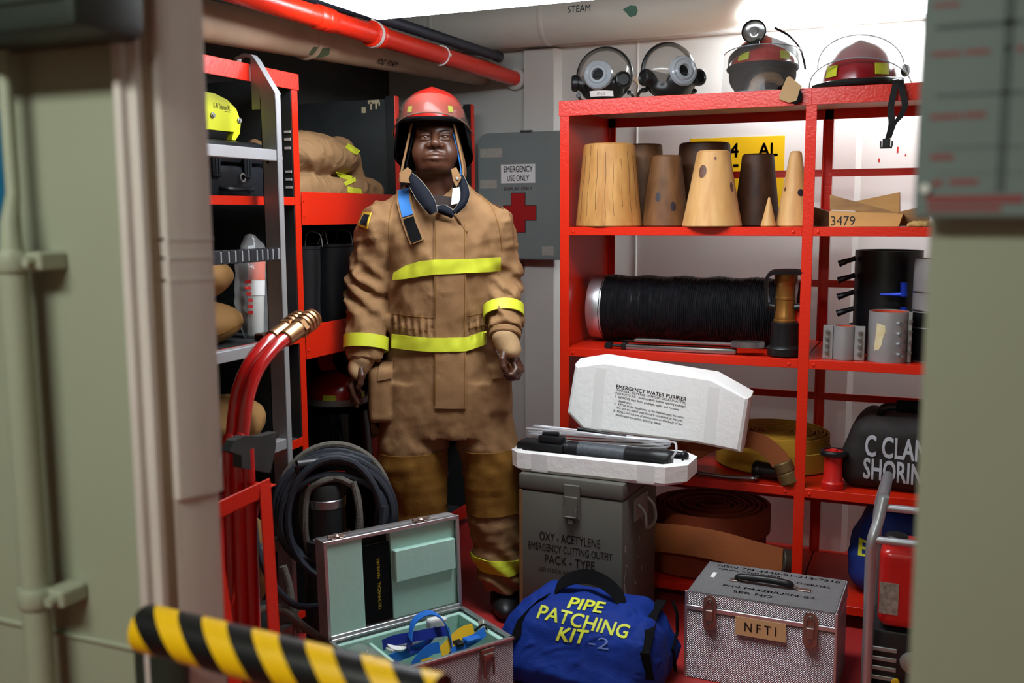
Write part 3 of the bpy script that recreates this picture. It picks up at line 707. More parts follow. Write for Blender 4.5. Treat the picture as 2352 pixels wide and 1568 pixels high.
def body_sdf(x, y, z):
    x, y, z = np.atleast_1d(x).astype(float), np.atleast_1d(y).astype(float), np.atleast_1d(z).astype(float)
    d = near(x, y, z, head_sdf, HC, .26)
    d = smin(d, cap(x, y, z, (0.004, .0, 1.60), (0.008, .022, 1.47), .066, .074), .02)
    d = smin(d, ell(x, y, z, (.01, .035, 1.40), (.17, .095, .13)), .05)
    d = smin(d, ell(x, y, z, (.01, .02, 1.12), (.14, .095, .3)), .05)
    d = smin(d, ell(x, y, z, (.015, .02, .85), (.16, .1, .14)), .05)
    d = np.minimum(d, np.minimum(cap(x, y, z, (-.09, .02, .8), (-.08, .03, .1), .08, .04), cap(x, y, z, (.12, .02, .8), (.235, .05, .1), .08, .04)))
    d = smin(d, cap(x, y, z, (-.19, .02, 1.43), (-.24, .03, 1.18), .055, .042), .02); d = smin(d, cap(x, y, z, (-.24, .03, 1.18), WL, .042, .028), .01)
    d = smin(d, cap(x, y, z, (.20, .02, 1.43), (.235, .05, 1.2), .055, .042), .02); d = smin(d, cap(x, y, z, (.235, .05, 1.2), WR, .042, .028), .01)
    d = smin(d, near(x, y, z, lefthand, (-.27, -.07, .88), .2), .008)
    d = smin(d, near(x, y, z, righthand, (.265, -.145, .96), .2), .008)
    return d
vv, ff = sdf_mesh(body_sdf, (-.36, -.24, 0.04), (.36, .2, 1.84), 0.0028)
np_obj('body', vv, ff, m_skin, man)
# eyes
m_eye = mat('glossy_amber_eye', (150, 108, 78), 0.08, coat=1.0); m_iris = mat('dark_iris', (64, 36, 20), 0.08, coat=1.0); m_brow = mat('black_brow_hair', (22, 14, 11), 0.6)
def head_to_man(u, f, w_):
    f, z = f * math.cos(hp_) - w_ * math.sin(hp_), f * math.sin(hp_) + w_ * math.cos(hp_); q = -f
    return Vector((u * math.cos(hy) - q * math.sin(hy) + HC[0], u * math.sin(hy) + q * math.cos(hy) + HC[1], z + HC[2]))
for s in (-1, 1):
    c = head_to_man(s * .033, .0782, -.0058); fwd = (head_to_man(s * .033, .1, -.006) - head_to_man(s * .033, 0, -.006)).normalized()
    e = MB().lathe([(0, -.0125), (.006, -.011), (.0105, -.007), (.0125, 0), (.0105, .007), (.006, .011), (0, .0125)], 20, c, fwd).build('eye', m_eye, man, ang=80)
    MB().lathe([(.0056, .0115), (.004, .0124), (0, .0129)], 16, c, fwd).build('iris', m_iris, e, ang=80)
    pts = [head_to_man(s * (.016 + .038 * k / 6), .099 - .016 * (k / 6) ** 1.5, .0115 + .006 * math.sin(k / 6 * 2.2)) for k in range(7)]
    P = march(body_sdf, arr([p + V(0, -.02, 0) for p in pts]), (0, 1, 0), off=0.0)
    MB().tube([tuple(p) for p in P], [.001, .0022, .0026, .0026, .0024, .002, .0008], 6).build('eyebrow', m_brow, man)

# ---- coverall
fo1, fo2, fo3 = folds(3, 60, 6, (1, 1, .55)), folds(11, 110, 5, (1, 1, 1)), folds(21, 70, 5, (.35, .35, 1.6))
TZ = [0.66, .75, .85, .95, 1.03, 1.10, 1.2, 1.3, 1.38, 1.44, 1.49, 1.53, 1.57]
TA = [.215, .225, .215, .197, .184, .186, .196, .205, .212, .212, .186, .134, .09]
TB = [.125, .135, .135, .13, .122, .126, .134, .136, .132, .12, .105, .092, .08]
TCx = [.03, .03, .025, .02, .015, .016, .02, .02, .015, .01, .008, .008, .008]
def arm_l(x, y, z):
    al = smin(cap(x, y, z, (-.190, .012, 1.40), (-.24, .03, 1.2), .083, .074), cap(x, y, z, (-.24, .03, 1.2), (-.244, -.055, .965), .074, .064), .03)
    return np.maximum(al, (.952 - z))
def arm_r(x, y, z):
    ar = smin(cap(x, y, z, (.197, .012, 1.395), (.232, .05, 1.22), .08, .066), cap(x, y, z, (.232, .05, 1.22), (.244, -.118, 1.045), .064, .055), .03)
    return np.maximum(ar, ((1.040 - z) * .75 + (-.10 - y) * .66 + .005))
def suit_base(x, y, z):
    a = np.interp(z, TZ, TA); b = np.interp(z, TZ, TB); cx = np.interp(z, TZ, TCx)
    q = np.sqrt(((x - cx) / a) ** 2 + ((y - .02) / b) ** 2)
    d = np.maximum((q - 1) * np.minimum(a, b) * 0.95, np.maximum(z - 1.565, 0.67 - z))
    lz = [0, .08, .2, .33, .45, .56, .68, .8]
    for cxs, aa in (([-.07, -.07, -.072, -.076, -.086, -.097, -.088, -.07], [.09, .092, .094, .1, .112, .126, .124, .12]),
                    ([.242, .238, .22, .204, .2, .196, .165, .13], [.08, .084, .092, .1, .106, .112, .114, .12])):
        c_ = np.interp(z, lz, cxs); r_ = np.interp(z, lz, aa)
        e = np.maximum((np.sqrt(((x - c_) / r_) ** 2 + ((y - .025) / (r_ * 1.02)) ** 2) - 1) * r_ * .95, np.maximum(z - .86, 0.085 - z))
        d = smin(d, e, .018)
    al, ar = arm_l(x, y, z), arm_r(x, y, z)
    d = smin(d, smin(al, ar, .002), .006 + .03 * np.clip((z - 1.33) / .1, 0, 1))
    d = smin(d, rbox(x, y, z, (-.200, -.02, .822), (.034, .07, .098), .02), .02)          # bellows pockets
    d = smin(d, rbox(x, y, z, (.228, -.02, .842), (.036, .07, .09), .02), .02)
    hole = cap(x, y, z, (.018, -.2, 1.452), (.003, -.05, 1.63), .05, .1)
    hole = np.minimum(hole, ell(x, y, z, (.005, -.0, 1.625), (.104, .1, .13)))
    return smax(d, -hole, .01)
def suit_sdf(x, y, z):
    d = suit_base(x, y, z)
    leg = np.clip((.72 - z) / .2, 0, 1); arm = np.clip((np.abs(x - .01) - .17) / .04, 0, 1) * np.clip((z - .93) / .05, 0, 1)
    waist = np.exp(-((z - 1.06) / .035) ** 2)
    amp = (.0075 + .001 * leg + .006 * arm) * (1 - .55 * np.exp(-((z - .82) / .13) ** 2) * (1 - arm))
    w_ = fo1(x, y, z) * amp * .9 + fo2(x, y, z) * amp * (.6 - .35 * leg) + fo3(x, y, z) * (.0032 * leg + .0036 * arm)
    w_ = w_ + waist * .006 * np.sin(x * 260) * (1 - arm) * np.clip((np.abs(x - .035) - .03) / .01, 0, 1)
    w_ = w_ + .009 * arm * np.sin((z * 1.0 + x * .9 - y * .3) * 75 + 1.5 * np.sin(z * 21)) * np.exp(-((z - 1.17) / .13) ** 2)
    w_ = w_ + .009 * leg * np.sin((z + x * .4) * 78 + 2 * np.sin(x * 25)) * (np.exp(-((z - .15) / .1) ** 2) + .6 * np.exp(-((z - .66) / .08) ** 2))
    return d - np.clip(w_, -.02, .018)
vv, ff = sdf_mesh(suit_sdf, (-.36, -.2, 0.06), (.36, .2, 1.6), 0.0062)
suit = np_obj('coverall', vv, ff, m_tan, man)

def patch(px, nu, nv, nm, m, off=.003, thick=.004, par=None, start=-.34, fn=None):
    """patch given by pixel corners (tl, tr, br, bl) laid onto the front of the suit"""
    tl, tr, br, bl = [mpx(*p, off=-.11) for p in px]; rows = []
    for i in range(nv + 1):
        s = i / nv; A_, B_ = tl.lerp(bl, s), tr.lerp(br, s); rows.append([tuple(Vector((q.x, start, q.z))) for q in (A_.lerp(B_, k / nu) for k in range(nu + 1))])
    return drape(fn or suit_sdf, rows[::-1], (0, 1, 0), nm, m, par or man, off=off, thick=thick)
# storm flap down the middle and the stripes over it
fl = patch([(998, 505), (1070, 520), (1070, 938), (999, 936)], 6, 60, 'storm_flap', m_tan2, off=.008, thick=.01)
for x in (1000.5, 1067): 
    P = march(suit_sdf, arr([Vector((mpx(x, y, -.11).x, -.34, mpx(x, y, -.11).z)) for y in range(515, 935, 8)]), (0, 1, 0), off=.0085); MB().tube([tuple(p) for p in P], .0012, 5).build('seam', m_knee, fl)
def hband(pts_top, pts_bot, nm, off=.004, n=46, xs=None):
    """stripe between two pixel polylines"""
    t_ = [mpx(*p, off=-.12) for p in pts_top]; b_ = [mpx(*p, off=-.12) for p in pts_bot]; rows = []
    for k in range(5):
        row = []
        for i in range(n + 1):
            s = i / n
            def at(L_): q = s * (len(L_) - 1); j = min(int(q), len(L_) - 2); return L_[j].lerp(L_[j + 1], q - j)
            p = at(b_).lerp(at(t_), k / 4); row.append((p.x, -.34, p.z))
        rows.append(row)
    return drape(suit_sdf, rows, (0, 1, 0), nm, m_lime, man, off=off, thick=.004)
hband([(900, 628), (930, 610), (965, 600), (998, 596), (1070, 595), (1150, 593)], [(897, 645), (930, 641), (965, 635), (998, 630), (1070, 627), (1150, 626)], 'chest_stripe', off=.012)
hband([(894, 772), (998, 776), (1070, 776), (1098, 768), (1118, 762)], [(894, 804), (998, 808), (1070, 808), (1098, 800), (1118, 794)], 'waist_stripe', off=.012)
def ring(c, ax, r, hgt, nm, m, off=.003, n=40, hint=(1, 0, 0), fn=None, thick=.004, a0=0, a1=2 * PI):
    """band around a limb: points marched towards its axis"""
    x, y, z = frame_from(ax, hint); c = Vector(c); rows = []; D = []
    cl = abs(a1 - a0 - 2 * PI) < 1e-6
    for k in range(5):
        row = []; dr = []
        for i in range(n if cl else n + 1):
            a = a0 + (a1 - a0) * i / n; e = x * math.cos(a) + y * math.sin(a); row.append(tuple(c + z * (hgt * (k / 4 - .5)) + e * r)); dr.append(tuple(-e))
        rows.append(row); D.append(dr)
    P = march(fn or suit_sdf, np.array(rows).reshape(-1, 3), np.array(D).reshape(-1, 3), off=off).reshape(5, -1, 3)
    return MB().grid([[tuple(p) for p in rr] for rr in P], thick, closed=cl).build(nm, m, man, ang=60)
ring((-.243, -.035, 1.0), (0.06, .32, 1), .11, .046, 'cuff_stripe', m_lime, off=.014, fn=arm_l)
ring((.240, -.062, 1.115), (-0.05, .6, 1), .10, .044, 'cuff_stripe', m_lime, off=.014, fn=arm_r)
ring((.236, .025, .19), (0.03, 0, 1), .15, .055, 'hem_stripe', m_lime, off=.006)
ring((-.07, .025, .19), (0, 0, 1), .15, .055, 'hem_stripe', m_lime, off=.006)
# sleeve tabs and knit wristlets
for c, ax, r0 in (((-.246, -.062, .957), (.1, .35, 1), .05), ((.245, -.122, 1.042), (0.05, .7, 1), .048)):
    x, y, z = frame_from(ax, (1, 0, 0)); MB().lathe([(r0 + .004, -.012), (r0 + .007, -.008), (r0 + .007, .008), (r0 + .004, .012), (r0 - .008, .012), (r0 - .01, -.012), (r0 + .004, -.012)], 30, c, ax, (1, 0, 0), caps=False).build('cuff_tab', m_tan2, man)
def wl_sdf(x, y, z): return np.maximum(lefthand(x, y, z) - .006, np.minimum(.886 - z + (x + .27) * .5, 1)) if False else np.maximum(smin(cap(x, y, z, WL, (-.262, -.066, .93), .042, .04, 1.1), ell(x, y, z, (-.274, -.064, .908), (.03, .054, .046)), .01), (.882 - z) - (x + .27) * .9)
def wr_sdf(x, y, z): return np.maximum(smin(cap(x, y, z, WR, (.254, -.142, 1.005), .043, .041), ell(x, y, z, (.264, -.137, .988), (.036, .052, .034)), .01), .966 - z)
def shell(fn, t_): return lambda x, y, z: fn(x, y, z)
vv, ff = sdf_mesh(wl_sdf, (-.35, -.14, .84), (-.19, .03, 1.02), .004); np_obj('knit_wristlet', vv, ff, m_wrist, man)
vv, ff = sdf_mesh(wr_sdf, (.18, -.22, .92), (.33, -.05, 1.1), .004); np_obj('knit_wristlet', vv, ff, m_wrist, man)
# knee patches, pocket flaps, waist gathers
patch([(870, 1052), (1024, 1046), (1022, 1204), (893, 1204)], 20, 18, 'knee_patch', m_knee, off=.005)
patch([(1066, 1046), (1200, 1040), (1202, 1190), (1070, 1196)], 20, 18, 'knee_patch', m_knee, off=.005)
patch([(868, 838), (898, 836), (899, 872), (866, 876)], 6, 6, 'pocket_flap', m_tan2, off=.005)
patch([(1128, 838), (1176, 832), (1180, 864), (1130, 872)], 6, 6, 'pocket_flap', m_tan2, off=.005)
def seam(px, off=.0004, r=.0011, nm='seam'):
    P = march(suit_sdf, arr([Vector((p.x, -.34, p.z)) for p in (mpx(x, y, -.11) for x, y, _ in (tuple(q) for q in catmull([(a_, b_, 0) for a_, b_ in px], 8)))]), (0, 1, 0), off=off); MB().tube([tuple(p) for p in P], r, 5).build(nm, m_knee, man)
seam(((893, 724), (945, 727), (997, 731))); seam(((893, 753), (945, 757), (997, 760))); seam(((1072, 728), (1100, 724), (1122, 722))); seam(((1072, 757), (1100, 752), (1122, 748)))
seam(((905, 440), (893, 480), (890, 540), (893, 600))); seam(((1092, 436), (1125, 470), (1145, 520), (1152, 580)))
seam(((1028, 950), (1026, 1000), (1024, 1046))) if False else None
# throat strap: blue above, black below, tan edge
def strap(pts, wid, nm, m, off):
    c = [mpx(*p, off=-.13) for p in pts]; rows = []
    for i, p in enumerate(c):
        tg = (c[min(i + 1, len(c) - 1)] - c[max(i - 1, 0)]).normalized(); sd = Vector((-tg.z, 0, tg.x)); mm = mpx(pts[i][0] + wid / 2, pts[i][1], -.13) - p
        rows.append([tuple(Vector((q.x, -.3, q.z))) for q in (p - sd * mm.length, p - sd * mm.length * .3, p + sd * mm.length * .3, p + sd * mm.length)])
    return drape(suit_sdf, rows[::-1] if True else rows, (0, 1, 0), nm, m, man, off=off, thick=.004)
sp = [(x, y) for x, y in ((920, 432), (924, 460), (931, 485), (939, 510), (948, 532), (958, 556))]
spc = [tuple(p)[:2] for p in catmull([(a, b, 0) for a, b in sp], 5)]
strap(spc, 36, 'throat_strap', m_tan2, .010); strap(spc[:13], 26, 'strap_lining', m_sblue, .0125); strap(spc[13:-1], 26, 'strap_velcro', m_blackcloth, .0125)
# shoulder patch
a = patch([(824, 486), (846, 488), (840, 526), (816, 518)], 5, 5, 'shoulder_patch', mat('yellow_patch_border', (200, 168, 40), .7), off=.004)
patch([(827, 491), (842, 493), (837, 520), (820, 513)], 5, 5, 'patch_emblem', m_navy, off=.006, par=man)
# collar: dark lapels, undershirt, white tag
def slab(px, off, nm, m, d=.007, tilt=None, par=None):
    P = [mpx(x, y, off + (tilt(x, y) if tilt else 0)) for x, y in px]; n = len(P); nrm = Vector((0, 1, 0)) * d
    mb = MB().add(P + [p + nrm for p in P], [tuple(range(n)), tuple(range(2 * n - 1, n - 1, -1))] + [(i, n + i, n + (i + 1) % n, (i + 1) % n) for i in range(n)])
    return mb.build(nm, m, par or man, ang=30)
tl_ = lambda x, y: -.0009 * max(0, y - 430)
rows = []
for j in range(4):
    q_ = j / 3; rows.append([(.006 + (.094 + .012 * q_) * math.sin(R(a_)), -.008 - (.088 + .02 * q_) * -math.cos(R(180 - a_)) * -1 if False else -.004 - (.094 + .014 * q_) * math.cos(R(a_)), 1.505 + .045 * q_) for a_ in range(-318, -41, 9)])
MB().grid(rows, .006).build('collar_band', m_navy, man, ang=60)
slab([(986, 446), (1042, 452), (1050, 500), (1000, 500)], -.085, 'undershirt', m_shirt)
slab([(1040, 432), (1062, 428), (1066, 464), (1036, 470)], -.098, 'undershirt_tag', m_white, d=.004)
def lapel(path, nm, m, bend=.012, d=.006):
    """curved collar piece: path of (px, py, width px, depth)"""
    P = catmull([Vector((x, y, 0)) for x, y, _, _ in path], 5); n = len(P); rows = []
    for i, p in enumerate(P):
        q = i / (n - 1) * (len(path) - 1); k = min(int(q), len(path) - 2); f_ = q - k; wd = path[k][2] * (1 - f_) + path[k + 1][2] * f_; dp = path[k][3] * (1 - f_) + path[k + 1][3] * f_
        tg = (P[min(i + 1, n - 1)] - P[max(i - 1, 0)]).normalized(); sd = Vector((-tg.y, tg.x, 0))
        rows.append([mpx(p.x + sd.x * wd * u, p.y + sd.y * wd * u, dp + bend * (2 * u) ** 2) for u in (-.5, -.4, -.2, 0, .2, .4, .5)])
    o = MB().grid(rows, d).build(nm, m, man, ang=60)
    for e in (0, 6): MB().tube([r_[e] for r_ in rows], .0007, 5).build('collar_stitching', m_thread, o)
    return o
lapel([(936, 404, 22, -.088), (952, 420, 30, -.104), (970, 446, 36, -.128), (986, 470, 32, -.146), (996, 490, 18, -.150)], 'collar_lapel', m_navy)
lapel([(1056, 402, 14, -.090), (1064, 424, 20, -.108), (1068, 446, 22, -.124), (1062, 468, 18, -.136), (1044, 488, 12, -.140)], 'collar_lapel', m_navy)
lapel([(1000, 480, 12, -.136), (1020, 482, 24, -.134), (1042, 494, 16, -.138)], 'collar_lapel', m_navy)
pp = [mpx(x, y, -.14) for x, y in ((1003, 492), (1012, 479), (1024, 478), (1042, 492), (1056, 508), (1070, 532))]
P = march(suit_sdf, arr([Vector((p.x, -.3, p.z)) for p in catmull(pp, 5)]), (0, 1, 0), off=.004); MB().tube([tuple(p) for p in P], .006, 8).build('flap_piping', m_tan2, man)
# ---- helmet with neck shroud, hood flaps and raised visor
HZ = 1.765; HT = R(-4)
hs = []
for i in range(15):
    e = (i / 14) * PI / 2; hs.append((math.cos(e), math.sin(e)))
rows = []
for c_, s_ in hs:
    row = []
    for k in range(48):
        a = 2 * PI * k / 48; fr_ = 1 + .05 * max(0, math.cos(a + PI / 2)); comb = .005 * math.exp(-(math.cos(a) * c_ * .12 / .016) ** 2) * (s_ > .25)
        row.append((.110 * c_ * math.cos(a), .148 * c_ * math.sin(a) * fr_, HZ + .112 * s_ ** .9 + comb))
    rows.append(row)
helm = MB().grid(rows, 0.003, closed=True).build('helmet_shell', m_helm, man, ang=40)
rim = []
for k in range(64):
    a = 2 * PI * k / 64; rim.append((.116 * math.cos(a), .156 * math.sin(a), HZ - .002 + .004 * math.sin(a) * 0))
MB().tube(rim, .008, 8, closed=True).build('helmet_rim', m_blackcloth, helm)
MB().grid([[(.106 * math.cos(2 * PI * k / 48) * q, .144 * math.sin(2 * PI * k / 48) * q, HZ - .004 + (.02 if q < .5 else 0)) for k in range(48)] for q in (1, .8, .3)], 0.003, closed=True).build('helmet_liner', m_blackcloth, helm)
for s in (-1, 1):
    rr = []
    for i in range(7):
        a = -PI / 2 + s * (R(33) + R(9) * i / 6); rr.append((a))
    g_ = [[(.1145 * c_ * math.cos(a), .155 * c_ * math.sin(a), HZ + .112 * s_ ** .9) for a in rr] for c_, s_ in ((math.cos(e), math.sin(e)) for e in (R(9), R(14), R(19)))]
    MB().grid(g_ if s < 0 else [r_[::-1] for r_ in g_], .002).build('helmet_trapezoid', m_lime, helm)
def visor(cx, rows_fn, n=40):
    return rows_fn
rows = []
for j in range(9):
    t_ = j / 8; row = []
    for i in range(45):
        ph = R(-84 + 168 * i / 44); cc = abs(ph) / R(84)
        zb_ = 1.780 - .062 * cc ** 2.0; zt_ = 1.846 - .07 * cc ** 2.2
        z = zb_ + (zt_ - zb_) * t_; rad = 1.10 - .16 * t_ - .02 * (1 - cc)
        row.append((.124 * math.sin(ph) * rad, -.168 * math.cos(ph) * rad, z))
    rows.append(row)
vis = MB().grid(rows, .002).build('visor', m_smoke, man, ang=80)
MB().tube(rows[0], .0022, 6).build('visor_edge', mat('visor_edge_trim', (92, 72, 62), .4), vis)
# shroud behind the head
rows = []
for j in range(7):
    t_ = j / 6; rows.append([((.120 + .012 * t_) * math.cos(R(-28 + 236 * i / 36)), (.15 - .02 * t_) * math.sin(R(-28 + 236 * i / 36)), 1.772 - t_ * (.05 + .125 * math.sin(PI * i / 36) ** .5)) for i in range(37)])
MB().grid(rows, .005).build('neck_shroud', m_blackcloth, man)
for s, xs, mi in ((-1, ((946, 284), (938, 320), (928, 365), (920, 404), (918, 418)), m_blackcloth), (1, ((1042, 284), (1050, 320), (1060, 365), (1064, 398), (1058, 416)), m_sblue)):
    ctr = catmull([mpx(x, y, -.075) for x, y in xs], 5); n = len(ctr)
    rows = [[p + V(s * .002 * k, .0 + k * .021, 0) for k in range(5)] for p in ctr]
    MB().grid(rows if s < 0 else [r_[::-1] for r_ in rows], .004).build('hood_flap', m_tan2, man)
    rows2 = [[p + V(-s * (.010 + .001 * k), .006 + k * .02, 0) for k in range(5)] for p in ctr[2:]]
    MB().grid(rows2, .004).build('hood_lining', mi, man)
    MB().tube(ctr, .0038, 8).build('hood_edge', m_tan2, man)
slab([(917, 398), (936, 384), (946, 392), (938, 412), (942, 420), (920, 418)], -.1, 'hood_tab', m_tan2, d=.01)
slab([(1036, 388), (1048, 384), (1060, 408), (1048, 430), (1040, 412)], -.105, 'hood_tab', m_tan2, d=.01)
MB().lathe([(.006, 0), (.005, .002), (0, .003)], 12, mpx(1050, 410, -.107), (0, -1, 0)).build('snap_fastener', m_dullsteel, man)
# boots
for x, yy in ((.24, .0), (-.07, .0)):
    bo = lambda X, Y, Z, x=x: np.maximum(smin(cap(X, Y, Z, (x, .03, .05), (x, .03, .3), .052, .055), smin(ell(X, Y, Z, (x, -.015, .035), (.048, .1, .045)), ell(X, Y, Z, (x, .04, .035), (.045, .06, .04)), .03), .03), -Z)
    vv, ff = sdf_mesh(bo, (x - .08, -.2, -.01), (x + .08, .12, .3), .006); np_obj('rubber_boot', vv, ff, m_rubber, man)
# ================================================================== on the back wall
m_cab = mat('grey_cabinet_enamel', (128, 136, 136), 0.45, var=0.35, vscale=5, rgb2=(112, 120, 118), bump=0.08, bscale=40)
m_sticker = mat('aged_sticker', (176, 172, 162), 0.7, var=0.6, vscale=60, rgb2=(140, 136, 126))
m_cross = mat('red_cross_paint', (168, 16, 20), 0.5)
m_letblack = mat('black_print', (20, 20, 22), 0.6)
YC = 4.25
t = thing('first_aid_cabinet', 'grey first aid wall cabinet with red cross and white sticker', 'cabinet', (-1.78, YC, 1.24))
def CL(x, y, d=0.0): p = onY(x, y, YC - d); return Vector((p.x + 1.78, p.y - YC, p.z - 1.24))
c0, c1 = CL(1097, 307), CL(1290, 596)
xl, xr, zt, zb = c0.x, 0.235, c0.z, 0.0
poly = [(xl, zb + .02), (xl + .006, zb + .006), (xl + .02, zb), (xr - .02, zb), (xr, zb + .02), (xr, zt - .02), (xr - .02, zt)] + [(xl + .05 - .05 * math.sin(a), zt - .045 + .045 * math.cos(a)) for a in (0, .4, .8, 1.2, PI / 2)]
MB().prism(poly, (0, 0.073, 0), (1, 0, 0), (0, 0, 1), 0.068).build('body', m_cab, t)
MB().prism([(p[0] * .992, .004 + p[1] * .986) for p in poly], (0, 0.0055, 0), (1, 0, 0), (0, 0, 1), 0.0055).build('door', m_cab, t)
k = CL(1208, 303); MB().box(k.x - .03, k.x + .03, .0, .02, k.z - .002, k.z + .008, .002).build('clasp', m_steel, t)
def plate(x0, y0, x1, y1, nm, m, par, CLf=CL, d=.001):
    a, b = CLf(x0, y1), CLf(x1, y0); return MB().box(a.x, b.x, a.y - d, a.y, a.z, b.z).build(nm, m, par)
plate(1103, 340, 1153, 362, 'sticker', m_sticker, t); plate(1103, 413, 1141, 433, 'sticker', m_sticker, t); plate(1245, 566, 1271, 586, 'sticker', m_sticker, t)
plate(1151, 376, 1229, 421, 'white_label', m_white, t)
letter('EMERGENCY', CL(1190, 388, .0018), (1, 0, 0), (0, 0, 1), m_letblack, t, w=.142, h=.027, bold=.012)
letter('USE ONLY', CL(1190, 409, .0018), (1, 0, 0), (0, 0, 1), m_letblack, t, w=.108, h=.025, bold=.012)
letter('DISPLAY ONLY', CL(1190, 433, .0012), (1, 0, 0), (0, 0, 1), m_cross, t, w=.14, h=.015, bold=.008, space=1.1)
def cross(sc, d, m, nm):
    a, b, c_, e = CL(1175, 444), CL(1206, 533), CL(1157, 473), CL(1231, 505); xc = (a.x + b.x) / 2; g = sc
    pl = [(a.x - g, b.z - g), (b.x + g, b.z - g), (b.x + g, e.z - g), (e.x + g, e.z - g), (e.x + g, c_.z + g), (b.x + g, c_.z + g), (b.x + g, a.z + g), (a.x - g, a.z + g), (a.x - g, c_.z + g), (c_.x - g, c_.z + g), (c_.x - g, e.z - g), (a.x - g, e.z - g)]
    MB().prism(pl, (0, 0, 0), (1, 0, 0), (0, 0, 1), d).build(nm, m, t)
cross(.003, .0008, m_letblack, 'cross_outline'); cross(0, .0015, m_cross, 'red_cross')

m_yel = mat('yellow_sign_paint', (226, 186, 10), 0.5, var=0.25, vscale=10, rgb2=(206, 164, 12))
ya = YB - .002; a, b = onY(1583, 480, ya), onY(1803, 311, ya)
t = thing('bullseye_sign', 'yellow stencilled location sign on the back wall behind the wooden plugs', 'sign', (a.x, ya, a.z))
MB().box(0, b.x - a.x, 0, .002, 0, b.z - a.z).build('plate', m_yel, t)
for s_, x, y, w_, h_ in (('14', 1680, 345, .06, .058), ('AL', 1764, 343, .08, .053), ('-', 1690, 380, .02, .008)):
    p = onY(x, y, ya - .0008); letter(s_, p - Vector((a.x, ya, a.z)), (1, 0, 0), (0, 0, 1), m_letblack, t, w=w_, h=h_, bold=.02)

# ================================================================== top of the right rack: masks and helmets
m_lens = mat('tinted_mask_lens', (132, 124, 116), 0.08, alpha=0.4, spec=0.6)
m_mrub = mat('black_mask_rubber', (18, 19, 20), 0.38)
m_ringp = mat('grey_clear_plastic_ring', (150, 156, 162), 0.15, alpha=0.75)
m_hole = mat('black_cavity', (6, 6, 7), 0.6)
m_strapg = mat('faded_net_strap', (150, 122, 96), 0.85)
def mask(label, px, yb, rz, port_x, tagged, tilt=0):
    p = onZ(px, yb, 1.86) if False else onY(px, yb, 3.66); t = thing('breathing_mask', label, 'mask', (p.x, 3.66, 1.861), rz, 'breathing masks on the rack top')
    rows = []
    for j in range(11):
        e = j / 10 * PI / 2; row = []
        for i in range(40):
            a = 2 * PI * i / 40; wz = .1 * (1.0 if math.sin(a) > 0 else .92)
            row.append((.098 * math.cos(e) * math.cos(a) * (1 - .08 * max(0, -math.sin(a))), -.02 - .082 * math.sin(e) ** .9, .095 + wz * math.cos(e) * math.sin(a)))
        rows.append(row)
    MB().grid(rows[::-1], .002, closed=True).build('lens', m_lens, t, ang=80)
    MB().tube([(.1 * math.cos(2 * PI * i / 48) * (1 - .08 * max(0, -math.sin(2 * PI * i / 48))), -.014, .095 + .101 * math.sin(2 * PI * i / 48) * (1.0 if i < 24 else .9)) for i in range(48)], .0085, 8, closed=True).build('face_seal', m_mrub, t)
    f = lambda x, y, z: np.maximum(smin(smin(ell(x, y, z, (0, -.045, .032), (.078, .05, .034)), ell(x, y, z, (port_x, -.088, .062), (.05, .03, .04)), .02), smin(cap(x, y, z, (-.03, -.05, .06), (-.085, -.045, .07), .026, .028), cap(x, y, z, (.03, -.06, .06), (.07, -.075, .068), .024, .026), .01), .02), -z)
    vv, ff = sdf_mesh(f, (-.13, -.14, -.01), (.13, .03, .13), .004); np_obj('chin_cup', vv, ff, m_mrub, t)
    for c, ax in (((-.096, -.048, .07), (-1, -.25, 0)), ((.078, -.09, .07), (.45, -1, .05))):
        MB().lathe([(.03, 0), (.031, .01), (.028, .02), (.024, .022), (.02, .016), (0, .016)], 20, c, ax).build('side_port', m_mrub, t)
    MB().lathe([(.052, 0), (.054, .006), (.05, .016), (.042, .02), (.036, .017), (.03, .022), (.022, .022), (.02, .0)], 28, (port_x, -.108, .088), (port_x * 4, -1, .1), caps=False).build('regulator_ring', m_ringp, t)
    MB().lathe([(.021, .004), (.0, .004)], 20, (port_x, -.108, .088), (port_x * 4, -1, .1)).build('regulator_opening', m_hole, t)
    for s in (-1, 1):
        MB().tube(catmull([(s * .095, -.02, .03), (s * .1, -.0, .03), (s * .1, .03, .018), (s * .085, .06, .01)], 4), .006, 6).cyl((s * .095, -.035, .03), (s * .1, -.015, .03), .009, seg=10).build('buckle_strap', m_mrub, t)
    MB().ribbon(catmull([(.1, .0, .09), (.118, .02, .07), (.112, .03, .035), (.125, .035, .006), (.09, .05, .004)], 5), (0, .6, .8), .022, .003).build('head_strap', m_strapg, t)
    if tagged:
        rows = [[(-.04 + .085 * i / 12, -.25, .014 + .018 * k) for i in range(13)] for k in (0, .5, 1)]
        lb = drape(f, rows, (0, 1, 0), 'white_label', m_white, t, off=.003, thick=.002)
        letter('SP-2-2', (.002, -.2, .023), (1, 0, 0), (0, 0, 1), m_dullsteel, lb, w=.03, h=.008, fn=lambda vs: [Vector(p) for p in march(f, arr(vs), (0, 1, 0), off=.004)])
    return t
mask('black breathing mask with clear centre ring and white label on rack top', 1390, 222, R(8), -.006, True)
mask('black breathing mask beside the labelled one, its ring turned to the right', 1531, 215, R(38), .012, False)

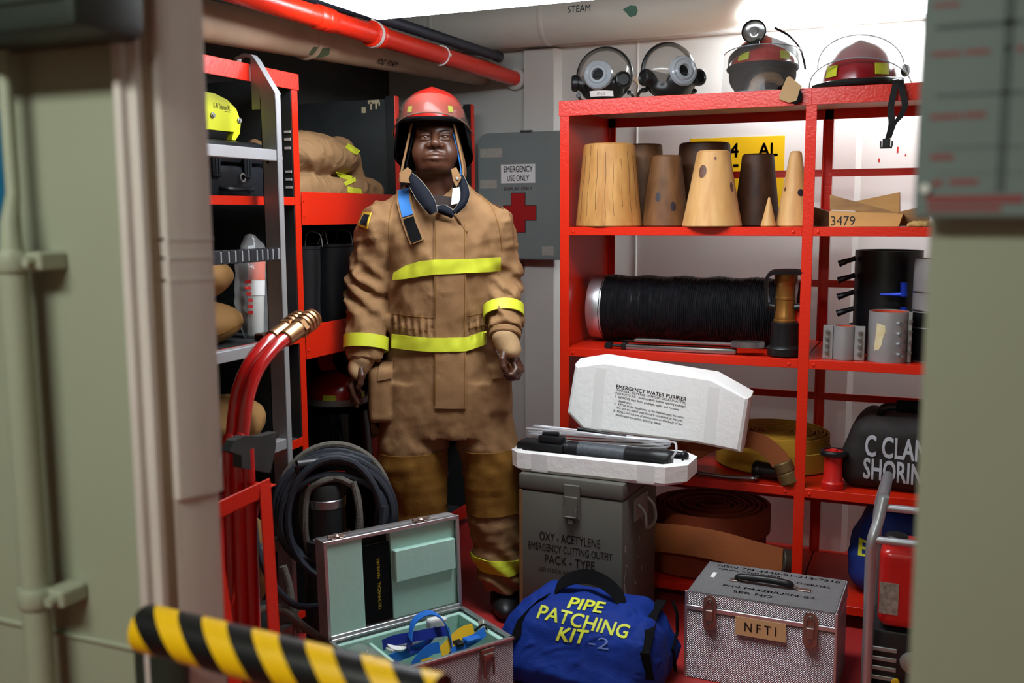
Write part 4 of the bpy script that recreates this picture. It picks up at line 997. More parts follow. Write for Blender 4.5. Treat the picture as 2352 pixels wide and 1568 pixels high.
def helmet(label, p, rz, shell_m, up, k_=1.0, hh=.11):
    t = thing('fire_helmet', label, 'helmet', p, rz, 'helmets on the rack top'); zb = .10 if not up else .02
    rows = [[(.112 * k_ * c_ * math.cos(a), .145 * k_ * c_ * math.sin(a), zb + hh * s_ ** .9 + .007 * math.exp(-(math.cos(a) * c_ * .112 / .018) ** 2) * (s_ > .2)) for a in [2 * PI * k / 44 for k in range(44)]] for c_, s_ in ((math.cos(i / 12 * PI / 2), math.sin(i / 12 * PI / 2)) for i in range(13))]
    sh = MB().grid(rows, .003, closed=True).build('shell', shell_m, t, ang=40)
    MB().tube([(.118 * k_ * math.cos(2 * PI * k / 48), .152 * k_ * math.sin(2 * PI * k / 48), zb - .002) for k in range(48)], .009, 8, closed=True).build('rim', m_blackcloth, t)
    for s in (-1, 1):
        aa = [-PI / 2 + s * R(28 + 22 * i / 6) for i in range(7)]
        g_ = [[(.117 * k_ * math.cos(e) * math.cos(a), .151 * k_ * math.cos(e) * math.sin(a), zb + hh * math.sin(e) ** .9) for a in aa] for e in (R(6), R(13), R(20))]
        MB().grid(g_ if s > 0 else [q[::-1] for q in g_], .002).build('reflective_trapezoid', m_lime, t)
    return t, zb
def visor_grid(z0, z1, r0, r1, sag0, sag1, span=82, n=40, dy=0.0):
    rows = []
    for j in range(9):
        q = j / 8; row = []
        for i in range(n + 1):
            ph = R(-span + 2 * span * i / n); cc = (abs(ph) / R(span))
            row.append(((r0 + (r1 - r0) * q) * math.sin(ph), dy - (r0 + (r1 - r0) * q) * 1.18 * math.cos(ph), z0 + sag0 * cc ** 2 + (z1 + sag1 * cc ** 2 - z0 - sag0 * cc ** 2) * q))
        rows.append(row)
    return rows
# helmet with its visor down and a lamp
p = onY(1748, 207, 3.70); hA, zb = helmet('red helmet with round headlamp and lowered clear visor on rack top', (p.x, 3.72, 1.861), R(12), m_helm, False)
g_ = visor_grid(.004, .16, .146, .136, .0, -.012); v = MB().grid(g_, .0025).build('visor', mat('scuffed_clear_visor', (120, 114, 110), .1, alpha=.16, spec=.4), hA, ang=80)
MB().tube(g_[0], .002, 6).tube(g_[-1], .002, 6).build('visor_edge', m_ringp, v)
f = lambda x, y, z: np.maximum(np.maximum(ell(x, y, z, (0, .0, .075), (.118, .138, .09)), -ell(x, y, z, (0, -.09, .04), (.07, .1, .05))), .002 - z)
vv, ff = sdf_mesh(f, (-.13, -.15, 0), (.13, .15, .15), .006); np_obj('liner', vv, ff, m_blackcloth, hA)
MB().tube(catmull([(-.03, -.08, .012), (-.02, -.085, .045), (.03, -.07, .06), (.08, -.05, .035), (.07, -.06, .008)], 5), .02, 10).build('ear_flap', m_tan2, hA)
lm = V(-.038, -.135, .205)
ax = V(-.15, -1, .05).normalized()
MB().lathe([(.024, -.03), (.034, -.02), (.041, -.004), (.042, .006), (.038, .01), (.036, .004)], 26, lm, ax, caps=False).build('headlamp', m_mrub, hA)
MB().lathe([(.036, .002), (.02, -.004), (.012, -.002), (.012, .006), (0, .006)], 26, lm, ax, caps=False).build('headlamp_lens', mat('chrome_reflector', (190, 190, 190), .18, metal=.9, var=.6, vscale=60, rgb2=(90, 90, 90)), hA)
for s in (-1, 1):
    pts = [(s * .121 * math.sin(R(a)), -.158 * math.cos(R(a)), .175 - .055 * (a / 90)) for a in range(10, 100, 10)]
    MB().ribbon(pts, (0, 0.3, 1), .024, .003).build('lamp_strap', m_mrub if s < 0 else mat('white_rubber_strap', (200, 200, 202), .5), hA)
MB().tube(catmull([(.03, -.14, .215), (.08, -.12, .19), (.12, -.06, .16), (.14, -.02, .12), (.145, -.03, .09)], 5), .004, 6).build('lamp_cord', m_mrub, hA)
pl = [L(hA, onY(x, y, 3.508)) for x, y in ((1808, 178), (1815, 176), (1842, 198), (1838, 206), (1830, 232), (1812, 236), (1790, 228), (1792, 215))]
Mi = Matrix.Rotation(-R(12), 4, 'Z'); fl = MB().prism([(q.x, q.z) for q in pl][::-1], (0, L(hA, (0, 3.508, 0)).y, 0), (1, 0, 0), (0, 0, 1), .008); fl.xf(Mi).build('tan_flap', m_wrist, hA)
pl = [L(hA, onY(x, y, 3.506)) for x, y in ((1838, 206), (1843, 216), (1842, 232), (1826, 241), (1820, 236), (1832, 230))]
MB().prism([(q.x, q.z) for q in pl][::-1], (0, L(hA, (0, 3.506, 0)).y, 0), (1, 0, 0), (0, 0, 1), .009).xf(Mi).build('flap_edge', m_blackcloth, hA)
q0, q1, q2 = [L(hA, v_) for v_ in ((onY(1808, 180, 3.51)), onY(1800, 178, 3.57), onY(1790, 178, 3.64))]
MB().ribbon([(q.x, q.y, .012) for q in (q0, q1, q2)], (1, .3, 0), .04, .006).xf(Mi).build('flap_root', m_blackcloth, hA)
# maroon helmet with its visor swung up
m_maroon = mat('maroon_helmet_shell', (140, 22, 30), 0.25, coat=0.5, var=0.3, vscale=18, rgb2=(112, 18, 26))
p = onY(1975, 196, 3.70); hB, zb = helmet('dark red helmet with raised scratched visor and dangling black strap on rack top', (p.x, 3.72, 1.861), R(-2), m_maroon, True, 1.14, .15)
MB().tube(catmull([(-.14, -.09, .012), (-.08, -.17, .012), (0, -.188, .013), (.08, -.17, .016), (.14, -.09, .02)], 6), .011, 8).build('front_pad', m_mrub, hB)
g_ = visor_grid(.088, .165, .168, .142, -.07, -.08, dy=-.005); v = MB().grid(g_, .0025).build('visor', m_clear, hB, ang=80)
MB().tube(g_[0], .0025, 6).tube(g_[-1], .0025, 6).build('visor_edge', m_ringp, v)
MB().lathe([(.02, 0), (.022, .006), (.018, .014), (0, .016)], 16, (.14, -.03, .06), (1, -.4, 0)).build('visor_pivot', m_mrub, hB)
ps = [onY(x, y, Y_) for x, y, Y_ in ((2056, 184, 3.56), (2058, 186, 3.51), (2052, 215, 3.503), (2046, 250, 3.502), (2048, 285, 3.5), (2040, 318, 3.5))]
pt2 = [onY(x, y, Y_) for x, y, Y_ in ((2060, 184, 3.56), (2066, 188, 3.51), (2076, 225, 3.5), (2078, 245, 3.497), (2066, 270, 3.496), (2052, 285, 3.496), (2042, 312, 3.497))]
Mi = Matrix.Rotation(R(2), 4, 'Z')
for q in (ps, pt2): MB().ribbon([L(hB, v_) for v_ in catmull(q, 6)], (1, .1, .12), .020, .003).xf(Mi).build('chin_strap', m_mrub, hB)
bc = L(hB, onY(2036, 328, 3.5)); MB().box(bc.x - .012, bc.x + .012, bc.y - .004, bc.y + .004, bc.z - .016, bc.z + .014, .002).box(bc.x - .02, bc.x - .015, bc.y - .003, bc.y + .003, bc.z - .012, bc.z + .006, .001).box(bc.x + .015, bc.x + .02, bc.y - .003, bc.y + .003, bc.z - .012, bc.z + .006, .001).box(bc.x - .018, bc.x + .018, bc.y - .003, bc.y + .003, bc.z - .018, bc.z - .012).xf(Mi).build('buckle', m_mrub, hB)

# ================================================================== wooden plugs and wedges
m_w1 = mat('pale_pine', (204, 162, 106), 0.5, var=0.8, vscale=4, rgb2=(170, 116, 62), grain=(9, 9, 1.0), spec=.3, bump=.05, bscale=30)
m_w2 = mat('brown_stained_wood', (122, 84, 50), 0.5, var=0.9, vscale=7, rgb2=(70, 42, 22), grain=(4, 4, 1.5), spec=.25, bump=.1, bscale=30)
m_w3 = mat('dark_stained_wood', (76, 46, 27), 0.5, var=0.9, vscale=8, rgb2=(34, 18, 11), grain=(3, 3, 1.5), spec=.25, bump=.1, bscale=30)
m_w4 = mat('golden_old_pine', (196, 148, 86), 0.5, var=0.9, vscale=6, rgb2=(150, 96, 44), grain=(5, 5, 1.2), spec=.3, bump=.1, bscale=30)
m_knot = mat('dark_knot', (74, 40, 26), 0.5, var=.5, vscale=40, rgb2=(120, 80, 50)); m_crack = mat('wood_crack', (56, 32, 18), .8)
m_burn = mat('ink_dark_spot', (34, 26, 34), .5)
def plug(label, bl, br, tl, tr, yt, Y, m, knots=(), cracks=0):
    c = onY((bl + br) / 2, 521, Y); dep = (c - CAMP).dot(FW); rb = (br - bl) / 2 * dep / F_PX; rt = (tr - tl) / 2 * dep / F_PX; h = onY((tl + tr) / 2, yt, Y).z - 1.40
    t = thing('damage_plug', label, 'wooden plug', (c.x, Y, 1.40), 0, 'wooden damage control plugs')
    sl = lambda z: rb + (rt - rb) * z / h
    MB().lathe([(rb - .004, 0), (rb, .004), (sl(h * .25), h * .25), (sl(h * .5), h * .5), (sl(h * .75), h * .75), (sl(h - .006), h - .006), (max(rt - .006, .001), h)], 40).build('plug_body', m, t)
    for kx, ky, kw, kh, km in knots:
        q = onY(kx, ky, Y - rb * .8); z = q.z - 1.40; rr = sl(z); sx = max(-.98, min(.98, ((kx - (bl + br) / 2) * dep / F_PX) / rr)); a0 = math.asin(sx)
        vd = Vector((-c.x, -Y, 0)).normalized(); base = math.atan2(vd.y, vd.x)
        pts = []
        for j in range(14):
            b_ = 2 * PI * j / 14; da = kw / 2 * dep / F_PX * math.cos(b_) / rr; dz = kh / 2 * dep / F_PX * math.sin(b_); an = base + a0 + da; r_ = sl(z + dz) + .0006; pts.append((r_ * math.cos(an), r_ * math.sin(an), z + dz))
        r_ = rr + .0012; pts = [(r_ * math.cos(base + a0), r_ * math.sin(base + a0), z)] + pts
        MB().add(pts, [(0, 1 + j, 1 + (j + 1) % 14) for j in range(14)]).build('knot', km, t)
    vd = Vector((-c.x, -Y, 0)).normalized(); base = math.atan2(vd.y, vd.x); rg = random.Random(int(bl))
    for j in range(cracks):
        an = base + R(-62 + 120 * (j + .3 * rg.random()) / max(1, cracks - 1)); z0 = rg.uniform(.0, .25) * h; z1 = rg.uniform(.8, 1) * h
        MB().tube([((sl(z) - .0002) * math.cos(an + .02 * math.sin(z * 40)), (sl(z) - .0002) * math.sin(an + .02 * math.sin(z * 40)), z) for z in [z0 + (z1 - z0) * q / 6 for q in range(7)]], .0008, 4).build('crack', m_crack, t)
    return t
plug('largest golden wooden plug with vertical cracks at the left of the shelf', 1322, 1474, 1346, 1461, 331, 3.635, m_w4, cracks=8)
plug('dark brown wooden plug standing behind the largest golden plug', 1420, 1530, 1424, 1510, 332, 3.89, m_w2)
plug('mid brown wooden plug with two dark spots between golden and pale plug', 1473, 1583, 1500, 1568, 357, 3.70, m_w2, knots=((1511, 452, 13, 22, m_burn), (1545, 474, 13, 22, m_burn)), cracks=2)
plug('wide dark plug at the back in front of the yellow sign', 1540, 1690, 1549, 1662, 329, 3.90, m_w3, cracks=2)
plug('pale pine plug with two knots in the middle of the shelf', 1567, 1703, 1605, 1677, 346, 3.585, m_w1, knots=((1612, 393, 20, 30, m_knot), (1677, 428, 13, 22, m_knot), (1640, 363, 5, 8, m_knot)))
plug('dark brown plug behind the smallest cone', 1684, 1790, 1698, 1768, 354, 3.76, m_w3)
plug('smallest pointed wooden cone on the shelf edge', 1747, 1783, 1763, 1767, 452, 3.555, m_w1)
plug('tall slender pale cone with a dark knot beside the middle post', 1782, 1864, 1812, 1837, 347, 3.605, m_w1, knots=((1836, 442, 15, 17, m_burn), (1802, 434, 7, 10, m_knot)))

m_wedge = mat('planed_pine_wedge', (206, 156, 92), 0.6, var=0.6, vscale=3, rgb2=(166, 112, 58), grain=(1.2, 8, 8)); m_wedge2 = mat('scorched_pine_wedge', (176, 130, 78), 0.6, var=0.9, vscale=5, rgb2=(86, 54, 30), grain=(1.2, 5, 5))
def wedge(label, pts, Y, dep, m):
    P = [onY(x, y, Y) for x, y in pts]; zmin = min(p.z for p in P); o = Vector((P[0].x, Y, max(zmin, 1.4005)))
    t = thing('wood_wedge', label, 'wooden wedge', o, 0, 'wooden wedges'); MB().prism([(p.x - o.x, p.z - o.z) for p in P], (0, dep, 0), (1, 0, 0), (0, 0, 1), dep).build('wedge_body', m, t); return t
t = wedge('pine wedge marked 3479 at the front of the shelf right of the post', [(1905, 520), (2064, 520), (2052, 514), (1905, 484)], 3.545, .09, m_wedge)
q = onY(1936, 507, 3.5445); letter('3479', L(t, q), (1, 0, 0), (0, 0, 1), m_letblack, t, w=.078, h=.032)
wedge('pine wedge lying upside down on the marked wedge', [(1908, 484), (2064, 519.5), (2074, 492), (2060, 490)], 3.548, .085, m_wedge)
wedge('scorched wedge with a knot lying on top of the wedge pair', [(1906, 481), (2060, 489), (1906, 447)], 3.552, .08, m_wedge2)
wedge('pale wedge behind, its thick end to the right', [(1962, 519), (2066, 519), (2066, 441), (1966, 462)], 3.70, .08, m_wedge)
wedge('brown wedge leaning by the right green bulkhead', [(2060, 519), (2135, 519), (2135, 470), (2062, 487)], 3.63, .09, m_wedge2)
wedge('thin wedge end sticking out behind the middle post', [(1850, 519), (1904, 519), (1904, 486), (1850, 470)], 3.72, .07, m_w2)
f_ = folds(5, 300, 4)
p = onY(2116, 520, 3.53)
vv, ff = sdf_mesh(lambda x, y, z: np.maximum(ell(x, y, z, (0, 0, .006), (.045, .03, .014)) - .004 * f_(x, y, z), -z), (-.07, -.05, -.004), (.07, .05, .03), .003)
o = np_obj('frayed_rope_end', vv, ff, mat('straw_fibre', (178, 140, 84), .9, bump=.6, bscale=200)); o.location = (p.x, 3.545, 1.4); tag(o, 'frayed straw coloured rope end on the shelf edge', 'rope')

# ================================================================== third shelf: duct, nozzle, wrenches, pipe clamps
ZD = ZS[2]
m_duct = mat('black_ribbed_duct', (17, 18, 21), 0.45, var=.4, vscale=25, rgb2=(34, 35, 40))
Yd, rd = 3.81, .131; xa, xb = onY(1372, 700, Yd - .1).x, onY(1812, 700, Yd).x
t = thing('ventilation_duct', 'black ribbed ventilation duct with silver end rings on the third shelf', 'duct', ((xa + xb) / 2, Yd, ZD), 0)
hl = (xb - xa) / 2; nr = 92; rows = []; rg = random.Random(2)
for i in range(nr):
    x0 = -hl + 2 * hl * i / nr; ph = rg.uniform(0, 6); am = rg.uniform(.3, 1.0)
    for q, dr in ((0, -.004), (.3, 0.001), (.55, .002), (.8, -.001)):
        row = []
        for k in range(56):
            a = 2 * PI * k / 56; w_ = .0020 * am * math.sin(3 * a + ph) + .001 * math.sin(11 * a + ph * 3)
            r_ = rd + dr - .003 + .003 * math.sin(i * .35)
            row.append((x0 + 2 * hl / nr * q + w_, r_ * math.cos(a), max(rd + r_ * math.sin(a), .001)))
        rows.append(row)
MB().grid(rows, 0, closed=True).build('ribbed_hose', m_duct, t, ang=50)
for s in (-1, 1):
    MB().lathe([(rd - .012, -.028), (rd - .004, -.03), (rd - .001, -.024), (rd - .001, .024), (rd - .004, .03)], 56, (s * (hl + .012), 0, rd), (1, 0, 0), caps=False).build('end_ring', m_alum, t)
    MB().lathe([(rd - .013, 0), (0, 0)], 40, (s * (hl - .01), 0, rd), (s, 0, 0)).build('duct_shade_disc', m_hole, t)  # flat black disc, painted as the dark inside of the open end

m_brass = mat('worn_brass', (168, 118, 58), 0.34, metal=.75, var=.6, vscale=18, rgb2=(122, 78, 36))
p = onY(1798, 815, 3.56)
t = thing('hose_nozzle', 'brass and black hose nozzle with bail handle standing on the third shelf', 'nozzle', (p.x, 3.585, ZD + .0005))
MB().lathe([(.05, 0), (.058, .006), (.059, .03), (.055, .036), (.049, .04), (.047, .1), (.049, .118), (.045, .122), (.04, .122)], 30).build('bumper', m_mrub, t)
MB().lathe([(.038, .118), (.04, .128), (.036, .132), (.036, .145), (.034, .15), (.034, .2), (.0355, .202), (.0355, .21), (.034, .212), (.034, .25), (.036, .254), (.039, .26), (.04, .285), (.04, .292), (.034, .294)], 30).build('barrel', m_brass, t)
hd = catmull([(-.052, -.02, .18), (-.056, -.03, .25), (-.045, -.045, .288), (0, -.055, .296), (.05, -.05, .294), (.078, -.045, .285), (.075, -.04, .255), (.055, -.03, .205)], 6)
MB().ribbon(hd, [Vector((0, 1, .25)) for _ in hd], .03, .012).build('bail_handle', m_mrub, t)
for s in (-1, 1): MB().cyl((s * .034, -.01, .175), (s * .058, -.012, .178), .012, seg=12).build('pivot', m_mrub, t)

m_wr = mat('chromed_tool_steel', (180, 176, 178), 0.25, metal=.9, var=.4, vscale=20, rgb2=(120, 112, 116))
a, b = onY(1466, 775, 3.60), onY(1695, 792, 3.57)
t = thing('adjustable_wrench', 'long adjustable wrench resting on another tool in front of the duct', 'wrench', (b.x, 3.565, ZD + .021), R(2))
Lh = (b - a).length
MB().box(-Lh, 0, -.014, .014, .012, .022, .004).box(-Lh + .004, -Lh + .1, -.016, .016, .011, .024, .004).build('handle', m_wr, t)
MB().prism([(-.02, -.016), (.03, -.034), (.07, -.03), (.095, -.012), (.045, -.006), (.045, .008), (.09, .02), (.08, .034), (.03, .034), (-.02, .018)], (0, 0, .008), (1, 0, 0), (0, 1, 0), .02).build('jaw', m_wr, t)
MB().cyl((.02, -.012, .018), (.045, -.012, .018), .008, seg=12).build('knurl', m_dullsteel, t)
a, b = onY(1432, 800, 3.555), onY(1690, 804, 3.555)
t = thing('pry_tool', 'steel hand tool with black hooked end under the wrench', 'tool', (a.x, 3.565, ZD + .0005), R(1))
Lh = (b - a).length
MB().box(0, Lh, -.016, .016, .0, .02, .005).build('bar', m_wr, t); MB().box(-.008, .012, -.018, .018, 0, .024, .003).build('collar', m_mrub, t)
MB().tube([(-.05, 0, .012), (-.005, 0, .012)], .006, 10).prism([(-.075, .004), (-.06, -.02), (-.045, .012), (-.05, .02), (-.07, .018)], (0, .014, .004), (1, 0, 0), (0, 0, 1), .028).build('hook', m_mrub, t)
p = onY(1842, 800, 3.68); t = thing('red_canister', 'slim red canister behind the brass nozzle', 'canister', (p.x + .0, 3.62, ZD + .0005))
MB().lathe([(.028, 0), (.03, .004), (.03, .15), (.026, .16), (.014, .166)], 20).build('can', m_red, t); MB().lathe([(.014, .164), (.014, .185), (.0, .185)], 14).build('cap', m_red, t)

m_inox = mat('stainless_clamp', (172, 170, 170), 0.36, metal=.5, var=.5, vscale=8, rgb2=(120, 116, 116)); m_liner = mat('orange_red_rubber_liner', (196, 66, 36), .6); m_label = mat('peeling_cream_label', (206, 196, 160), .7, var=.5, vscale=40, rgb2=(176, 140, 70))
def clamp(label, x0, x1, fl_, yt, yb, Y, bolts, sides):
    a, b = onY(x0, yb, Y), onY(x1, yb, Y); r = (b.x - a.x) / 2; h = onY((x0 + x1) / 2, yt, Y).z - ZD
    t = thing('pipe_repair_clamp', label, 'pipe clamp', ((a.x + b.x) / 2, Y + r, ZD + .0005), 0, 'steel pipe repair clamps')
    MB().lathe([(r - .003, 0), (r, 0), (r, h), (r - .003, h), (r - .003, 0)], 36, caps=False).build('shell', m_inox, t)
    MB().lathe([(r - .011, .002), (r - .003, .002), (r - .003, h - .003), (r - .011, h - .003), (r - .011, .002)], 36, caps=False).build('liner', m_liner, t)
    for s in sides:
        fx = s * (r - .003)
        MB().box(fx, fx + s * fl_, -.012 - r * .25, -.006 - r * .25, 0, h, .001).box(fx, fx + s * fl_, .004 - r * .25, .008 - r * .25, 0, h, .001).build('flange', m_inox, t)
        for k in range(bolts):
            zz = h * (.2 + .62 * k / (bolts - 1)); c = V(fx + s * fl_ * .55, -.012 - r * .25, zz)
            MB().cyl(c, c + V(0, -.008, 0), .008, seg=6).cyl(c + V(0, -.008, 0), c + V(0, -.016, 0), .005, seg=10).build('bolt', m_steel, t)
    return t
clamp('smaller steel pipe clamp with bolted flanges on both sides', 1908, 1962, .033, 750, 830, 3.55, 4, (-1, 1))
t = clamp('larger steel pipe clamp with a peeling label', 1988, 2084, .012, 718, 836, 3.54, 4, (1,))
c = L(t, onY(2060, 778, 3.54))
for k in range(4):
    q = L(t, onY(2068, 745 + 24 * k, 3.535)); MB().cyl((q.x, q.y + .02, q.z), (q.x + .004, q.y - .008, q.z), .0075, seg=6).cyl((q.x, q.y - .008, q.z), (q.x + .006, q.y - .018, q.z), .005, seg=10).build('bolt', m_steel, t)
ra = .5 * (onY(2084, 836, 3.54).x - onY(1988, 836, 3.54).x) + .0008
pts = [(2013, 742), (2033, 748), (2034, 765), (2028, 775), (2024, 800), (2006, 806), (2004, 796), (2012, 770)]
P = [L(t, onY(x, y, 3.54)) for x, y in pts]
rows = []
for (xa_, ya_), (xb_, yb_) in zip(((2013, 742), (2010, 760), (2008, 780), (2005, 793), (2004, 806)), ((2033, 748), (2034, 763), (2027, 778), (2025, 792), (2018, 803))):
    row = []
    for i in range(7):
        q = L(t, onY(xa_ + (xb_ - xa_) * i / 6, ya_ + (yb_ - ya_) * i / 6, 3.54)); al = max(-1.2, min(1.2, q.x / ra)); row.append((ra * math.sin(al), -ra * math.cos(al), q.z))
    rows.append(row)
MB().grid(rows[::-1], .0008).build('label', m_label, t)
# large black coupling sleeve with lugs behind the clamps
m_bk2 = mat('black_enamel_casing', (14, 14, 17), .35); m_bluem = mat('blue_anodised_bolt', (22, 52, 170), .35, metal=.4)
a, b = onY(1956, 800, 3.85), onY(2112, 800, 3.85); r = (b.x - a.x) / 2
t = thing('pipe_coupling_sleeve', 'big black pipe coupling sleeve with lugs behind the steel clamps', 'pipe sleeve', ((a.x + b.x) / 2, 3.85, ZD + .0005))
h = onY(2060, 577, 3.74).z - ZD
MB().lathe([(r - .01, 0), (r, 0), (r, h), (r - .01, h), (r - .01, 0)], 44, caps=False).build('sleeve', m_bk2, t)
for k in range(6):
    zz = h * (.1 + .82 * k / 5); MB().tube(catmull([(-r + .005, -.05, zz), (-r - .03, -.06, zz - .012), (-r - .05, -.06, zz - .02)], 4), [.009] * 4 + [.011] * 3 + [.013] * 2, 10).build('lug', m_bk2, t)
def BL(x, y, Y): return L(t, onY(x, y, Y))
for (x, y0, y1) in ((2076, 648, 680), (2076, 705, 722)): q0, q1 = BL(x, y1, 3.715), BL(x, y0, 3.715); MB().tube([q0, q1], .012, 10).build('blue_bolt', m_bluem, t)
q0, q1 = BL(2022, 676, 3.715), BL(2082, 676, 3.715); MB().tube([q0, q1], [.004, .010], 10).build('blue_bolt', m_bluem, t)
p0, p1 = onY(2088, 838, 3.60), onY(2240, 597, 3.60)
t = thing('steel_sleeve_box', 'dark steel sleeve beside the black coupling at the right edge', 'sleeve', (p0.x + .07, 3.66, ZD + .0005))
MB().lathe([(.069, 0), (.07, .004), (.07, p1.z - ZD), (.066, p1.z - ZD), (.066, 0)], 32, caps=False).build('sleeve', m_inox, t)
for zz in (.33, .5, .68): MB().lathe([(.071, -.003), (.073, 0), (.071, .003)], 32, (0, 0, (p1.z - ZD) * zz), caps=False).build('band', m_steel, t)
MB().lathe([(.0712, 0.004), (.0716, (p1.z - ZD) * .48)], 32, caps=False).build('black_wrap', m_bk2, t)

# ================================================================== fourth shelf: hoses, red nozzle, bag
ZE = ZS[3]
m_hy = mat('yellow_hose_jacket', (186, 140, 36), .8, var=.5, vscale=12, rgb2=(150, 104, 26), bump=.4, bscale=260); m_ho = mat('orange_hose_jacket', (156, 84, 36), .75, var=.7, vscale=6, rgb2=(112, 56, 24), bump=.3, bscale=220)
m_hr = mat('rust_hose_jacket', (150, 62, 26), .75, var=.7, vscale=5, rgb2=(96, 36, 18), bump=.3, bscale=200)
def coil(t, c, r0, r1, turns, wd, m, th=.008, nm='coiled_hose', tail=None, seg=46, wob=.004):
    n = int(turns * seg); rg = random.Random(int(r1 * 1000)); pts = []
    for i in range(n + 1):
        a = 2 * PI * i / seg; r = r0 + (r1 - r0) * i / n; pts.append(Vector((c[0] + r * math.cos(a + c[3]), c[1] + r * math.sin(a + c[3]), c[2] + wob * math.sin(i * .09))))
    if tail: pts += [Vector(p) for p in catmull([pts[-1]] + list(tail), 6)[1:]]
    rows = [[p + V(0, 0, wd * k) for k in (0, .5, 1)] for p in pts]
    # bulge the middle so that the flat hose has edges
    return MB().grid(rows, th).build(nm, m, t, ang=60)
p = onZ(1770, 1035, ZE)
t = thing('fire_hose', 'yellow fire hose coiled flat on the fourth shelf', 'hose', (-.55, 3.86, ZE + .001), 0)
coil(t, (0, 0, .004, 0), .03, .218, 13, .072, m_hy)
coil(t, (0.0, .0, .078, 1), .03, .2, 12, .05, m_hy)
q = [L(t, onY(x, y, Y_)) for x, y, Y_ in ((1650, 1010, 3.60), (1725, 1000, 3.57), (1775, 1022, 3.555), (1800, 1058, 3.55))]
t2 = thing('fire_hose', 'orange fire hose end with brass coupling hanging over the shelf edge', 'hose', (onY(1700, 1090, 3.56).x, 3.57, ZE + .001))
ctr = catmull([L(t2, onY(x, y, Y_)) for x, y, Y_ in ((1590, 1040, 3.56), (1650, 1012, 3.555), (1725, 1010, 3.55), (1772, 1035, 3.545), (1798, 1068, 3.542))], 6)
MB().ribbon(ctr, [Vector((-.25, .2, 1)) .lerp(Vector((1, .1, .3)), min(1, i / (len(ctr) - 1) * 1.1)) for i in range(len(ctr))], .07, .012).build('hose_jacket', m_ho, t2)
a, b = L(t2, onY(1796, 1060, 3.543)), L(t2, onY(1815, 1106, 3.543)); dd = (b - a)
MB().lathe([(.030, 0), (.034, .004), (.034, dd.length * .45), (.031, dd.length * .5), (.036, dd.length * .55), (.036, dd.length), (.03, dd.length)], 26, a, dd).build('coupling', mat('dull_brass_coupling', (120, 98, 62), .45, metal=.6), t2)
q0, q1 = L(t2, onY(1560, 1075, 3.56)), L(t2, onY(1725, 1080, 3.58))
coil(t2, ((q0.x + q1.x) / 2 - .27, .17, .004, 2), .06, .15, 8, .085, m_ho, nm='hose_coil')
p0, p1 = onY(1618, 1082, 3.545), onY(1735, 1092, 3.545)
t = thing('steel_hook_bar', 'bent steel bar lying at the front of the fourth shelf', 'tool', (p0.x, 3.545, ZE + .0005))
MB().tube(catmull([(-.04, .02, .008), (.0, 0.01, .008), (.08, 0, .008), (.15, -.01, .014), (p1.x - p0.x, -.012, .016), (p1.x - p0.x + .004, .02, .014)], 6), .008, 10).build('bar', m_steel, t)
p0 = onY(1768, 1096, 3.60); t = thing('black_hose_stub', 'short black hose stub lying behind the brass coupling', 'hose', (p0.x, 3.60, ZE + .031))
MB().cyl((-.06, .01, 0), (.05, -.005, 0), .03, seg=20, bev=.004).build('stub', m_mrub, t); MB().lathe([(.031, 0), (.033, .003), (.033, .02), (.031, .023)], 20, (-.055, .01, 0), (1, -.1, 0)).build('band', m_mrub, t)
m_redp = mat('red_plastic', (196, 30, 24), .35)
p = onZ(1911, 1122, ZE + .001)
t = thing('red_fog_nozzle', 'small red fog nozzle with black ring standing by the dark bag', 'nozzle', (p.x, p.y + .01, ZE + .0005))
MB().lathe([(.036, 0), (.038, .004), (.038, .022), (.034, .026), (.032, .03), (.03, .09), (.031, .118), (.038, .124)], 26).build('body', m_redp, t)
MB().lathe([(.042, .118), (.047, .122), (.047, .132), (.042, .137), (.034, .138), (.034, .13)], 26, caps=False).build('bumper_ring', m_mrub, t); MB().lathe([(.036, .132), (.02, .136), (.014, .13), (.012, .14), (0, .14)], 24).build('nozzle_face', m_redp, t)
m_bag = mat('dark_brown_canvas', (34, 27, 26), .75, var=.5, vscale=8, rgb2=(22, 18, 18), bump=.3, bscale=160)
t = thing('shoring_bag', 'dark canvas bag lettered for clamps and shoring on the fourth shelf', 'bag', (-0.02, 3.74, ZE + .001))
fb1 = folds(31, 45, 6)
def bagf(x, y, z):
    w_ = .25 * (1 - .28 * np.clip((z - .16) / .12, 0, 1)); d = rbox(x / (1 - .25 * np.clip((z - .1) / .2, 0, 1)), y, z, (0, 0, .125), (.265, .17, .125), .06)
    return np.maximum(d - .006 * fb1(x, y, z), -z)
vv, ff = sdf_mesh(bagf, (-.32, -.22, -.005), (.32, .22, .28), .008); np_obj('bag_body', vv, ff, m_bag, t)
def onbag(vs): P = march(bagf, arr([Vector((v.x, -.3, v.z)) for v in vs]), (0, 1, 0), off=.002); return [Vector(p) for p in P]
m_letw = mat('pale_grey_bag_lettering', (176, 178, 184), .6)
a = L(t, onY(2062, 1030, 3.57)); b = L(t, onY(2056, 1084, 3.57))
letter('C CLAMP', (a.x + .01, 0, a.z), (1, 0, -.03), (0, 0, 1), m_letw, t, w=.228, h=.072, bold=.02, fn=onbag)
letter('SHORING', (b.x + .012, 0, b.z), (1, 0, -.05), (0, 0, 1), m_letw, t, w=.228, h=.072, bold=.02, fn=onbag)
MB().tube(catmull([(-.14, -.05, .24), (-.13, -.06, .275), (-.06, -.065, .285), (.02, -.06, .285), (.1, -.05, .24)], 6), .014, 10).build('handle', m_mrub, t)
MB().cyl((-.09, -.065, .285), (.06, -.062, .287), .022, seg=16, bev=.004).build('handle_grip', m_blackcloth, t)

